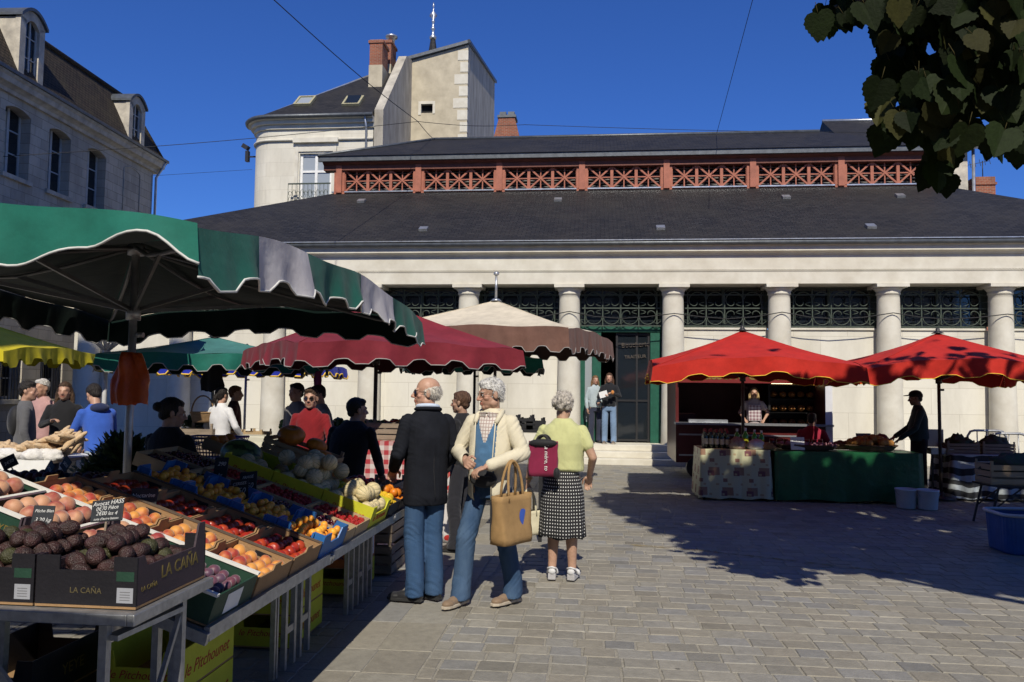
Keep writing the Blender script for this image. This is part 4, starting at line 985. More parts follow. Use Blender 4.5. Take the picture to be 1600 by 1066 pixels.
def proto(key, r, kind, m, seg=18, rings=12):
    o = fruit_mesh(r, kind, seg, rings).build(key, m, local=True); PROTO[key] = [o, r, 0]
def put_fruit(key, p, label, group, cat, rot=None, sc_=1.0, first_parts=None):
    o, r, n = PROTO[key]; c = o if n == 0 else o.copy()
    if n: COL.objects.link(c)
    PROTO[key][2] += 1
    c.location = p; c.rotation_euler = rot or (rnd(0, 6.28), rnd(0, 6.28), rnd(0, 6.28)); c.scale = (sc_,) * 3
    tag(c, label, cat, group); return c
def melon_mat():
    m, nt, b = new_mat('netted_melon_rind'); tc = N(nt, 'ShaderNodeTexCoord'); sp = N(nt, 'ShaderNodeSeparateXYZ'); L(nt, tc.outputs['Object'], sp.inputs[0])
    at = N(nt, 'ShaderNodeMath', operation='ARCTAN2'); L(nt, sp.outputs[1], at.inputs[0]); L(nt, sp.outputs[0], at.inputs[1])
    mu = N(nt, 'ShaderNodeMath', operation='MULTIPLY'); mu.inputs[1].default_value = 10; L(nt, at.outputs[0], mu.inputs[0])
    co = N(nt, 'ShaderNodeMath', operation='COSINE'); L(nt, mu.outputs[0], co.inputs[0])
    mr = N(nt, 'ShaderNodeMapRange'); mr.inputs[1].default_value = -1; mr.inputs[2].default_value = -.85; mr.inputs[3].default_value = 1; mr.inputs[4].default_value = 0; L(nt, co.outputs[0], mr.inputs[0])
    vo = N(nt, 'ShaderNodeTexVoronoi', feature='DISTANCE_TO_EDGE'); vo.inputs['Scale'].default_value = 60; L(nt, tc.outputs['Object'], vo.inputs['Vector'])
    m2 = N(nt, 'ShaderNodeMapRange'); m2.inputs[1].default_value = 0; m2.inputs[2].default_value = .12; L(nt, vo.outputs[0], m2.inputs[0])
    x1 = N(nt, 'ShaderNodeMix', data_type='RGBA'); x1.inputs[6].default_value = rgb((.66, .55, .33)); x1.inputs[7].default_value = rgb((.55, .45, .24)); L(nt, m2.outputs[0], x1.inputs[0])
    x2 = N(nt, 'ShaderNodeMix', data_type='RGBA'); x2.inputs[7].default_value = rgb((.24, .24, .125)); L(nt, x1.outputs[2], x2.inputs[6]); L(nt, mr.outputs[0], x2.inputs[0])
    L(nt, x2.outputs[2], b.inputs['Base Color']); b.inputs['Roughness'].default_value = .7
    return m
proto('peach', .036, 'peach', two_tone('ripe_peach_skin', (.62, .27, .05), (.34, .03, .018), .6, .3))
proto('flat_peach', .040, 'peach', two_tone('pale_red_peach_skin', (.52, .27, .15), (.27, .025, .025), .6, .3))
proto('nectarine', .033, 'peach', two_tone('nectarine_skin', (.40, .05, .015), (.27, .008, .012), .32, 0))
proto('apricot', .024, 'peach', two_tone('apricot_skin', (.86, .38, .025), (.72, .24, .02), .5, .1), 14, 9)
proto('plum', .027, 'peach', two_tone('bloomed_plum_skin', (.13, .035, .055), (.09, .045, .08), .5, .3), 14, 9)
proto('melon', .058, 'melon', melon_mat(), 60, 20)
proto('avocado', .0305, 'avo', mat('dark_avocado_skin', (.022, .017, .014), .42, .2, 16, .55, 170, col2=(.065, .022, .02), spec=.5))
proto('green_avocado', .0305, 'avo', mat('olive_avocado_skin', (.06, .058, .018), .45, .2, 16, .55, 170, col2=(.03, .03, .012), spec=.5))
proto('lemon', .030, 'lemon', fruit_mat('lemon_peel', (.72, .48, .03), (.62, .38, .02), .45, 9, .1, 140))
proto('orange', .036, 'ball', fruit_mat('orange_peel', (.70, .22, .012), (.60, .16, .01), .45, 9, .1, 160))
proto('strawberry', .0165, 'berry', fruit_mat('strawberry_skin', (.42, .012, .012), (.30, .006, .01), .35, 60, .5, 260), 10, 8)
proto('tomato', .034, 'round', fruit_mat('tomato_skin', (.45, .015, .01), (.36, .01, .01), .3))
# ---------------------------------------------------------------- crates on the slope
ROWS = []
def row_crates(kind, first, n, Y, L_, W, gap, s0=0.0):
    out = []
    for i in range(n):
        s = s0 + L_ / 2 + i * (L_ + gap); out.append((i, s, tiltm(slope(s, Y + W / 2))))
    return out
ordin = ['lowest', 'second', 'third', 'fourth', 'fifth', 'sixth']
def script(M4, size, parent, body='le Pitchounet', m=None): return text(body, size, M4, m or m_redink, parent, shear=.35, extrude=.0006)

def row(name, catn, desc, kind, n, Y, L_, W, H, m, m_in, s0=0, gap=.006, t=.008, extra=None, grp=None):
    src = None; res = []
    for i, s, M4 in row_crates(kind, None, n, Y, L_, W, gap, s0):
        lab = '%s, %s up the slope' % (desc, ordin[i])
        if src is None:
            src = crate(name, lab, catn, M4, L_, W, H, t, kind, m, m_in, grp)
            if extra: extra(src, M4, L_, W, H)
            bpy.context.view_layer.update(); kids(src); 
            for ch in src.children: kids(ch)
            c = src
        else: c = copyc(src, M4, lab, grp)
        res.append((c, s, M4))
    return res
def fill(key, M4, L_, W, z, nx, ny, label, group, cat, r=None, layers=1, jit=.12, sc_=(.92, 1.08), rot=None, keep=1.0, dz=.75):
    r = r or PROTO[key][1]
    for k in range(layers):
        mx, my = nx - k, ny - k
        if mx < 1 or my < 1: break
        for i in range(mx):
            for j in range(my):
                if random.random() > keep: continue
                gx = (L_ - 2 * r - .02) / max(1, nx - 1); gy = (W - 2 * r - .02) / max(1, ny - 1)
                x = (i - (mx - 1) / 2) * gx + rnd(-jit, jit) * r * 2; y = (j - (my - 1) / 2) * gy + rnd(-jit, jit) * r * 2
                p = M4 @ Vector((x, y, z + r + k * r * 2 * dz + rnd(-.1, .25) * r)); put_fruit(key, p, label, group, cat, rot() if rot else None, rnd(*sc_))
def rim(src, M4, L_, W, H):
    q = MB()
    for s in (-1, 1): q.bx(-L_ / 2 - .004, L_ / 2 + .004, s * (W / 2 - .004) - .011, s * (W / 2 - .004) + .011, H + .0005, H + .012)
    q.bx(-L_ / 2 - .003, -L_ / 2 + .014, -W / 2 + .02, W / 2 - .02, H + .0006, H + .011); q.build('rim', m_whrim, src, local=True)
    e = MB(); e.bx(L_ / 2 + .0008, L_ / 2 + .0016, -W * .2, W * .16, .02, H - .02); e.build('paper_label', m_label, src, local=True)
    text('YEYE', .045, M4 @ frame((-.02, -W / 2 - .0014, H * .5), (1, 0, 0), (0, 0, 1)), m_goldink, src, extrude=.0006)
def tabs(src, M4, L_, W, H):
    for s in (-1, 1):
        q = MB(); x = s * (L_ / 2 - .004); a = [(-.045, H - .002), (.045, H - .002), (.038, H + .026), (-.038, H + .026)]
        q.prism(a, (x - .004, 0, 0), (0, 1, 0), (0, 0, 1), (.008, 0, 0)); q.build('stacking_tab', m_card, src, local=True)
    q = MB(); q.bx(-.045, .045, W / 2 - .0095, W / 2 - .0085, H * .58, H * .82); q.build('hand_hole', m_cardd, src, local=True)
    q = MB(); q.bx(-L_ / 2 - .002, L_ / 2 + .002, W / 2 - .012, W / 2 + .006, H + .0005, H + .008); q.build('corrugated_edge', mat('dark_corrugated_edge', (.10, .075, .055), .9, .2, 20) if 'dark_corrugated_edge' not in bpy.data.materials else bpy.data.materials['dark_corrugated_edge'], src, local=True)
LC, WC = .295, .405
r7 = row('fruit_crate', 'crate', 'dark green printed crate with white rim in the front row', 'card', 4, 3.10, .36, .40, .125, m_grnb, m_card, extra=rim, grp='white rimmed crates in the front row')
for i, (c, s, M4) in enumerate(r7):
    if i == 0: fill('plum', M4, .36, .40, .02, 6, 7, 'dusky plum heaped in the white rimmed crate at the corner', 'plums', 'plum', layers=2)
    else: fill('flat_peach', M4, .36, .40, .02, 4, 5, 'pale red peach in a white rimmed crate behind the avocados', 'pale red peaches', 'peach', layers=2)
r6 = row('peach_crate', 'crate', 'brown cardboard crate of orange peaches', 'card', 4, 3.53, .305, WC, .10, m_card, m_card, extra=tabs, grp='cardboard crates of peaches')
for i, (c, s, M4) in enumerate(r6): fill('peach', M4, .305, WC, .012, 4, 5, 'orange red peach in a brown cardboard crate', 'orange peaches', 'peach', jit=.08)
r5 = row('nectarine_crate', 'crate', 'brown cardboard crate of dark red nectarines', 'card', 4, 3.96, .29, WC, .10, m_card, m_card, extra=tabs, grp='cardboard crates of nectarines')
for i, (c, s, M4) in enumerate(r5): fill('nectarine', M4, .29, WC, .012, 4, 6, 'dark red nectarine in a brown cardboard crate', 'nectarines', 'nectarine', jit=.08)
r4 = row('apricot_crate', 'crate', 'blue plastic crate of apricots', 'blue', 4, 4.40, .29, WC, .135, m_blup, m_blup, extra=None, grp='blue plastic apricot crates')
for i, (c, s, M4) in enumerate(r4): fill('apricot', M4, .29, WC, .035, 5, 8, 'orange apricot in a blue plastic crate', 'apricots', 'apricot', layers=1, jit=.15)
for i, (c, s, M4) in enumerate(r4): fill('apricot', M4, .24, .36, .07, 4, 6, 'orange apricot in a blue plastic crate', 'apricots', 'apricot', layers=1, jit=.3, keep=.75)
# cherries and strawberries in thin wooden trays
m_cherry = mat('dark_cherry_skin', (.085, .006, .012), .22, .3, 30, spec=.6, col2=(.035, .004, .01))
def heap(name, M4, L_, W, z, r, n, m, label, cat, stem=False):
    q = MB()
    for k in range(n):
        x, y = rnd(-L_ / 2 + r, L_ / 2 - r), rnd(-W / 2 + r, W / 2 - r); q.sph(M4 @ Vector((x, y, z + rnd(0, .03) + .02 * (1 - (2 * x / L_) ** 2))), r * rnd(.9, 1.1), 8, 6)
    return tag(q.build(name, m), label, cat, kind='stuff')
r3 = row('cherry_tray', 'tray', 'thin wooden tray of dark cherries', 'wood', 4, 4.83, .36, .20, .085, m_wood, m_wood, t=.006, grp='wooden trays of cherries')
for i, (c, s, M4) in enumerate(r3): heap('cherries', M4, .33, .18, .03, .0125, 190, m_cherry, 'heap of dark cherries in the %s wooden tray up the slope' % ordin[i], 'cherries')
r2 = row('strawberry_tray', 'tray', 'thin wooden tray of strawberries', 'wood', 4, 5.045, .36, .30, .085, m_wood, m_wood, t=.006, grp='wooden trays of strawberries')
for i, (c, s, M4) in enumerate(r2):
    if i < 3: fill('strawberry', M4, .35, .29, .045, 9, 8, 'red strawberry in a thin wooden tray', 'strawberries', 'strawberry', jit=.4, keep=.92)
    else: heap('cherries', M4, .33, .27, .03, .0125, 160, m_cherry, 'heap of dark cherries in the topmost wider tray', 'cherries')
def pit(src, M4, L_, W, H): script(M4 @ frame((-.02, -W / 2 - .0008, H * .5), (1, 0, 0), (0, 0, 1)), .055, src); script(M4 @ frame((L_ / 2 + .0008, 0, H * .42), (0, 1, 0), (0, 0, 1)), .06, src)
r1 = row('melon_box', 'box', 'yellow green cardboard box of netted melons', 'notch', 3, 5.36, .37, .46, .155, m_yelb, m_card, extra=pit, grp='yellow melon boxes on the slope')
for i, (c, s, M4) in enumerate(r1):
    lb = 'netted cantaloupe melon heaped in the yellow boxes'
    if i < 2: fill('melon', M4, .36, .45, .045, 3, 4, lb, 'cantaloupe melons', 'melon', layers=3 if i else 2, jit=.1, dz=.68)
    else: fill('melon', M4, .36, .45, .03, 3, 3, lb, 'cantaloupe melons', 'melon', layers=1, jit=.1, keep=.8)
for x, y, h in ((.22, 5.52, .20), (.46, 5.56, .30), (.60, 5.50, .25), (.62, 5.70, .27), (.78, 5.6, .22), (.4, 5.72, .24)): put_fruit('melon', slope(x, y, h), 'netted cantaloupe melon heaped in the yellow boxes', 'cantaloupe melons', 'melon')
# far row: citrus, wooden trays, pomegranates
r0 = row('citrus_crate', 'crate', 'dark plastic crate of citrus past the melons', 'card', 2, 5.86, .24, .30, .10, mat('black_plastic', (.02, .02, .022), .5, .2, 10), m_blackm, grp='dark crates of citrus')
fill('lemon', r0[0][2], .24, .30, .03, 4, 4, 'yellow lemon in the dark crate beside the blazer man', 'lemons', 'lemon', layers=2)
fill('orange', r0[1][2], .24, .30, .02, 3, 4, 'orange in the dark crate above the lemons', 'oranges', 'orange', layers=2)
r01 = row('citrus_crate', 'crate', 'dark plastic crate of red and orange fruit at the far corner', 'card', 2, 6.18, .24, .30, .10, bpy.data.materials['black_plastic'], m_blackm, grp='dark crates at the far corner')
fill('orange', r01[0][2], .24, .30, .02, 3, 4, 'orange in the far corner crate', 'oranges in the far corner', 'orange', layers=2)
fill('tomato', r01[1][2], .24, .30, .02, 3, 4, 'red pomegranate in the far corner crate', 'pomegranates', 'pomegranate', layers=2)
rw = row('wooden_fruit_tray', 'tray', 'pale wooden tray of small pumpkins with corner posts', 'wood', 3, 5.9, .34, .36, .085, m_wood, m_wood, s0=.52, t=.006, grp='wooden trays above the citrus')
proto('mini_pumpkin', .045, 'pumpkin', fruit_mat('orange_pumpkin_skin', (.72, .24, .02), (.55, .16, .015), .5))
for i, (c, s, M4) in enumerate(rw):
    fill('mini_pumpkin', M4, .33, .35, .02, 3, 3, 'small orange gourd in a pale wooden tray', 'small gourds', 'gourd')
proto('pumpkin', .10, 'pumpkin', bpy.data.materials['orange_pumpkin_skin'], 40, 16)
PUMP = [(1.02, 6.22, .27, 1.05), (.80, 6.24, .26, .8), (.68, 6.12, .21, .8)]
for k, (s_, y_, h_, sc_) in enumerate(PUMP):
    put_fruit('pumpkin', slope(s_, y_, h_), ('large ribbed orange pumpkin, left of the three behind the melons', 'round orange pumpkin, middle of the three behind the melons', 'round orange pumpkin, lowest of the three behind the melons')[k], 'pumpkins', 'pumpkin', (.3, .2, k), sc_)
def wm_mat():
    m, nt, b = new_mat('striped_watermelon_rind'); tc = N(nt, 'ShaderNodeTexCoord'); sp = N(nt, 'ShaderNodeSeparateXYZ'); L(nt, tc.outputs['Object'], sp.inputs[0])
    at = N(nt, 'ShaderNodeMath', operation='ARCTAN2'); L(nt, sp.outputs[2], at.inputs[0]); L(nt, sp.outputs[1], at.inputs[1])
    nn = N(nt, 'ShaderNodeTexNoise'); nn.inputs['Scale'].default_value = 18; L(nt, tc.outputs['Object'], nn.inputs['Vector'])
    ma = N(nt, 'ShaderNodeMath', operation='MULTIPLY_ADD'); ma.inputs[1].default_value = .9; L(nt, nn.outputs[0], ma.inputs[0]); L(nt, at.outputs[0], ma.inputs[2])
    mu = N(nt, 'ShaderNodeMath', operation='MULTIPLY'); mu.inputs[1].default_value = 9; L(nt, ma.outputs[0], mu.inputs[0]); si = N(nt, 'ShaderNodeMath', operation='SINE'); L(nt, mu.outputs[0], si.inputs[0])
    cr = N(nt, 'ShaderNodeMix', data_type='RGBA'); cr.inputs[6].default_value = rgb((.11, .17, .05)); cr.inputs[7].default_value = rgb((.015, .035, .012)); L(nt, si.outputs[0], cr.inputs[0]); L(nt, cr.outputs[2], b.inputs['Base Color']); b.inputs['Roughness'].default_value = .35
    return m
q = MB(); q.sph((0, 0, 0), (.16, .125, .12), 28, 16); w_ = q.build('watermelon', wm_mat(), local=True); w_.location = pt(378, 712, 5.72) ; w_.rotation_euler = (0, .25, .1); tag(w_, 'dark green striped watermelon at the top of the melon boxes', 'watermelon')

# avocado crates on their own table -----------------------------------------
AZ = .925
def avo_extra(root, M4, L_, W, H):
    text('LA CAÑA', .078, M4 @ frame((L_ / 2 + .0008, .06, H * .52), (0, 1, 0), (0, 0, 1)), m_goldink, root, extrude=.0006, bold=.0012)
    text('LA CAÑA', .030, M4 @ frame((L_ / 2 + .0008, -W * .33, H * .34), (0, 1, 0), (0, 0, 1)), m_goldink, root, extrude=.0006)
    text('LA CAÑA', .034, M4 @ frame((.0, -W / 2 - .0008, H * .33), (1, 0, 0), (0, 0, 1)), mat('dim_gold_ink', (.10, .08, .035), .7, .1, 20) if 'dim_gold_ink' not in bpy.data.materials else bpy.data.materials['dim_gold_ink'], root, extrude=.0006)
    q = MB(); q.bx(L_ * .31, L_ * .47, -W / 2 - .0012, -W / 2 - .0004, .025, .088); q.build('paper_label', mat('shaded_paper_label', (.30, .31, .34), .7, .05, 20) if 'shaded_paper_label' not in bpy.data.materials else bpy.data.materials['shaded_paper_label'], root, local=True)  # darker copy of the white label, standing in for the unlit crate front
    q = MB()
    for k in range(4): q.bx(L_ * .34, L_ * .44, -W / 2 - .0018, -W / 2 - .0013, .036 + .011 * k, .039 + .011 * k)
    q.build('label_print', m_papink, root, local=True)
    q = MB(); q.bx(L_ * .30, L_ * .475, -W / 2 - .0012, -W / 2 - .0004, .115, .155); q.build('green_sticker', m_grnb, root, local=True)
src = None
for i, x in enumerate((-1.685, -2.05, -2.415)):
    M4 = Matrix.Translation((x, 2.79, AZ)) @ Matrix.Scale(.785, 4)
    if src is None:
        L_, W, H, t = .455, .60, .215, .010
        src = bpy.data.objects.new('avocado_crate', None); COL.objects.link(src); src.matrix_basis = M4; WM[src.name] = M4.copy()
        tag(src, 'dark purple printed avocado crate at the table corner, side panel facing the aisle', 'crate', 'avocado crates')
        q = MB(); q.bx(-L_ / 2, L_ / 2, -W / 2, W / 2, 0, .01); q.build('base', m_card, src, local=True)
        for s in (-1, 1):
            q = MB(); q.prism([(-L_ / 2, .011), (L_ / 2, .011), (L_ / 2, H), (L_ * .27, H), (L_ * .27, H * .72), (-L_ * .27, H * .72), (-L_ * .27, H), (-L_ / 2, H)], (0, s * W / 2 - (t if s > 0 else 0), 0), (1, 0, 0), (0, 0, 1), (0, t, 0)); q.build('end_panel', m_cardd, src, local=True)  # end panels near black, the missing light put into their colour
            q = MB(); wi = W - 2 * t - .002; q.prism([(-wi / 2, .011), (wi / 2, .011), (wi / 2, H + .06), (wi * .40, H + .06), (wi * .34, H * .78), (-wi * .38, H * .78), (-wi * .42, H), (-wi / 2, H)], (s * L_ / 2 - (t if s > 0 else 0), 0, 0), (0, 1, 0), (0, 0, 1), (t, 0, 0)); q.build('side_panel', m_purb, src, local=True)
        avo_extra(src, M4, L_, W, H); bpy.context.view_layer.update(); kids(src)
    else: copyc(src, M4, ('dark avocado crate second from the table corner', 'dark avocado crate cut by the left edge of the picture')[i - 1])
    lb = 'dark ripe avocado heaped in the printed crates'
    for lay in range(4):
        nx, ny = (5, 7) if lay < 2 else ((4, 6) if lay == 2 else (3, 4))
        for a_ in range(nx):
            for b_ in range(ny):
                if lay == 0 and 0 < a_ < nx - 1 and 0 < b_ < ny - 1: continue
                fall = .08 * max(0, (a_ / (nx - 1) - .45)) if i == 0 and lay > 1 else 0
                p = Vector((x + (a_ - (nx - 1) / 2) * .061 + rnd(-.01, .01), 2.79 + (b_ - (ny - 1) / 2) * .062 + rnd(-.01, .01), AZ + .045 + lay * .048 + rnd(-.008, .012) - fall))
                put_fruit('green_avocado' if random.random() < .14 else 'avocado', p, lb, 'avocados', 'avocado', (rnd(1.0, 2.0), rnd(-.5, .5), rnd(0, 6.28)), rnd(.9, 1.08))
# chalk price slates -----------------------------------------------------------
def slate(label, p, w, h, rz, lines, lean=-.25, size=.03, dim=1.0, rx=0):
    M4 = Matrix.Translation(p) @ Matrix.Rotation(rz, 4, 'Z') @ Matrix.Rotation(R(90) + lean, 4, 'X') @ Matrix.Rotation(rx, 4, 'Z')
    root = bpy.data.objects.new('price_slate', None); COL.objects.link(root); root.matrix_basis = M4; WM[root.name] = M4.copy(); tag(root, label, 'price sign')
    q = MB(); q.bx(-w / 2, w / 2, -h / 2, h / 2, -.003, .003); q.build('board', m_slatec, root, local=True, bevel=.004)
    q = MB(); q.bx(-.004, .004, -h / 2 - .14, -h / 2 - .0005, -.002, .002); q.build('spike', m_woodd, root, local=True)
    for i, (s_, sz) in enumerate(lines):
        y = h / 2 - (i + .62) * h / (len(lines) + .15); text(s_, sz, M4 @ Matrix.Translation((rnd(-.004, .004), y, .0034)) @ Matrix.Rotation(rnd(-.02, .07), 4, 'Z'), m_chalk, root, shear=.25, extrude=.0004, name='chalk_lettering')
    return root
slate('black slate chalked Avocat HASS standing among the avocados', pt(168, 798, 2.85), .130, .080, R(-4), [('Avocat HASS', .023), ('0€70 Pièce', .020), ('2€00 les 4', .020), ('cote d’ivoire bateau', .0125)], rx=.10)
slate('small grey slate chalked for white peaches left of the avocado slate', pt(66, 812, 3.0), .085, .11, R(6), [('Pêche Blan', .017), ('3.20 kg', .022), ('350 la B', .018)], rx=-.02)
slate('slate above the dark nectarine crates with faint chalk prices', pt(224, 783, 3.95), .14, .13, R(4), [('Nectarine', .030), ('450 kg', .036)])
slate('chalk slate with a large price among the cherries, lower of the pair', pt(374, 767, 4.80), .12, .14, R(-6), [('CERISES', .026), ('4.50', .05), ('le kg', .026)], rx=.12)
slate('chalk slate behind the lower of the pair among the cherries', pt(388, 752, 4.9), .12, .12, R(-8), [('FRAISE', .026), ('350', .045)], rx=.12)
slate('chalk slate at the top of the cherry trays under the yellow box', pt(345, 733, 4.95), .09, .15, R(0), [('290', .036), ('kg', .03)])
# tables ---------------------------------------------------------------------------
def table_frame(label, x0, x1, y0, y1, z, tilt, legs, name='trestle_table', group='metal stall tables'):
    root = thing(name, label, 'table', ((x0 + x1) / 2, (y0 + y1) / 2, 0), group=group)
    t = MB(); dz = (x1 - x0) * math.tan(tilt)
    def zz(x): return z + (x1 - x) * math.tan(tilt)
    t.add([(x0, y0, zz(x0) - .012), (x1, y0, zz(x1) - .012), (x1, y1, zz(x1) - .012), (x0, y1, zz(x0) - .012), (x0, y0, zz(x0) - .002), (x1, y0, zz(x1) - .002), (x1, y1, zz(x1) - .002), (x0, y1, zz(x0) - .002)], [(3, 2, 1, 0), (4, 5, 6, 7), (0, 1, 5, 4), (1, 2, 6, 5), (2, 3, 7, 6), (3, 0, 4, 7)])
    t.build('display_board', m_woodd, root)
    f = MB(); f.bx(x1 + .001, x1 + .026, y0, y1, z - .042, z + .012); f.bx(x1 - .03, x1, y0, y1, z - .045, z - .0125); f.bx(x0 - .03, x0 - .001, y0, y1, zz(x0) - .045, zz(x0) + .005)
    for yy in (y0 - .026, y1 + .001): f.bar((x0 - .03, yy + .0125, zz(x0 - .03) - .022), (x1 + .026, yy + .0125, zz(x1 + .026) - .022), .045, .0245, (0, 1, 0))
    f.build('frame', m_steel, root)
    for pair in legs:
        for (x, y) in pair:
            q = MB(); q.bx(x - .014, x + .014, y - .017, y + .017, .021, zz(x) - .0455); q.build('leg', m_steel, root)
        (xa, ya), (xb, yb_) = pair; q = MB(); q.bx(xa - .010, xa + .010, min(ya, yb_) + .017, max(ya, yb_) - .017, .22, .26) if abs(xa - xb) < .05 else q.bar((xa, ya, .25), (xb, yb_, .25), .03, .02); q.build('crossbar', m_steel, root)
    return root
lx = -1.80; lx2 = -2.62
table_frame('sloping metal framed table under the peaches and plums at the front', -2.75, -1.53, 3.08, 4.53, .705, TILT, [((lx, 3.22), (lx, 3.36)), ((lx, 4.46), (lx, 4.58 - .1)), ((lx2, 3.25), (lx2, 3.4))])
table_frame('sloping metal framed table under the apricots, cherries and strawberries', -2.75, -1.53, 4.60, 5.98, .705, TILT, [((lx, 4.62), (lx, 4.76)), ((lx, 4.86), (lx, 5.0)), ((lx2, 4.8), (lx2, 4.95)), ((lx, 5.80), (lx, 5.93))])
table_frame('sloping metal framed table under the lemons at the far end of the fruit stall', -2.75, -1.53, 6.04, 6.5, .705, TILT, [((lx, 6.06), (lx, 6.18)), ((lx, 6.30), (lx, 6.42))])
# flat table for the avocados
root = thing('trestle_table', 'flat metal table carrying the avocado crates at the left edge', 'table', (-2.1, 2.8, 0), group='metal stall tables')
f = MB(); f.bx(-2.9, -1.505, 2.50, 2.528, .885, .922); f.bx(-2.9, -1.505, 3.02, 3.045, .885, .922); f.bx(-1.504, -1.478, 2.50, 3.045, .885, .923); f.bx(-2.9, -1.505, 2.529, 3.019, .905, .921); f.build('frame', m_steel, root, bevel=.003)
for (x, y) in ((-1.60, 2.54), (-1.52, 2.88), (-2.7, 2.54)):
    q = MB(); q.bx(x - .014, x + .014, y - .014, y + .014, .021, .884); q.build('leg', m_steel, root)
q = MB(); q.bar((-1.575, 2.54, .835), (-1.52, 2.865, .85), .045, .018); q.bar((-2.1, 2.52, .87), (-1.62, 2.53, .35), .016, .024); q.bar((-1.52, 2.87, .82), (-1.52, 2.55, .3), .016, .016); q.build('brace', m_steel, root)
# boxes stored underneath ------------------------------------------------------------
def under_box(label, x, y, z, m=None, txt='le Pitchounet', src=[None], L_=.58, W=.40, H=.20, tm=None, name='cardboard_box', kind='notch'):
    M4 = Matrix.Translation((x, y, z)) @ Matrix.Rotation(R(90), 4, 'Z')
    c = crate(name, label, 'box', M4, L_, W, H, .008, kind, m or m_yelb, m_card, 'boxes stored under the stall')
    # script on the aisle side and on the front end
    q = text(txt, .086 if txt[0] == 'l' else .075, M4 @ frame((0, -W / 2 - .0008, H * .45), (1, 0, 0), (0, 0, 1)), tm or m_redink, c, shear=.35 if txt[0] == 'l' else 0, extrude=.0006)
    q = text(txt, .055, M4 @ frame((-L_ / 2 - .0008, 0, H * .45), (0, -1, 0), (0, 0, 1)), tm or m_redink, c, shear=.35 if txt[0] == 'l' else 0, extrude=.0006)
    return c
def side_notch(): pass
under_box('yellow box lettered in red script under the plums, lower of two', -2.12, 3.92, .021)
under_box('yellow box lettered in red script under the plums, upper of two', -2.12, 3.92, .225)
under_box('yellow box lettered in red script behind the middle legs, lower of two', -2.10, 5.28, .021)
under_box('yellow box lettered in red script behind the middle legs, upper of two', -2.10, 5.28, .225)
under_box('yellow box under an orange box near the far table end', -2.10, 6.62, .021)
under_box('orange box with white lettered end on top of a yellow box', -2.10, 6.62, .225, m_orab, 'OUTERA', tm=m_navyink, name='orange_cardboard_box')
under_box('yellow box deeper under the stall beside the orange box', -2.55, 5.95, .021)
q = MB(); q.bx(-1.8985, -1.8975, 6.55, 6.88, .25, .40); q.build('white_end_label', m_label, bpy.data.objects['orange_cardboard_box'])
text('OUTERA', .075, frame((-1.897, 6.70, .33), (0, 1, 0), (0, 0, 1)), m_navyink, bpy.data.objects['orange_cardboard_box'], extrude=.0005)
under_box('dark box under the avocado table, left of the legs', -2.75, 3.75, .021, m_cardd, 'YEYE', tm=m_goldink)
under_box('dark box lettered in gold on top of another under the avocado table', -2.70, 3.72, .225, m_cardd, 'YEYE', tm=m_goldink)
# slatted wooden crates under the far end
def slat_crate(label, M4, L_=.5, W=.3, H=.26, m=None, name='wooden_crate', n=3, group='slatted wooden crates'):
    root = bpy.data.objects.new(name, None); COL.objects.link(root); root.matrix_basis = M4; WM[root.name] = M4.copy(); tag(root, label, 'crate', group); m = m or m_wood
    b = MB(); b.bx(-L_ / 2, L_ / 2, -W / 2, W / 2, 0, .008); b.build('base', m, root, local=True)
    hh = (H - .012) / n
    for s in (-1, 1):
        q = MB()
        for k in range(n): q.bx(-L_ / 2, L_ / 2, s * W / 2 - .004, s * W / 2 + .004, .012 + k * hh, .012 + k * hh + hh * .78)
        q.build('side_slats', m, root, local=True)
        q = MB()
        for k in range(n): q.bx(s * L_ / 2 - .004, s * L_ / 2 + .004, -W / 2 + .005, W / 2 - .005, .012 + k * hh, .012 + k * hh + hh * .78)
        q.build('end_slats', m, root, local=True)
    for sx in (-1, 1):
        for sy in (-1, 1):
            q = MB(); q.prism([(0, 0), (.03, 0), (0, .03)], (sx * (L_ / 2 - .005), sy * (W / 2 - .005), .0085), (-sx, 0, 0), (0, -sy, 0), (0, 0, H + .02)); q.build('corner_post', m, root, local=True)
    return root
for k in range(3): slat_crate('slatted wooden crate under the far table end, %s of three' % ('lowest', 'middle', 'top')[k], Matrix.Translation((-1.95, 7.35, .021 + k * .27)) @ Matrix.Rotation(R(90), 4, 'Z'), m=m_woodd)

slat_crate('slatted wooden crate holding the pumpkins behind the melons', tiltm(slope(.88, 6.22, .09)), .56, .34, .14)
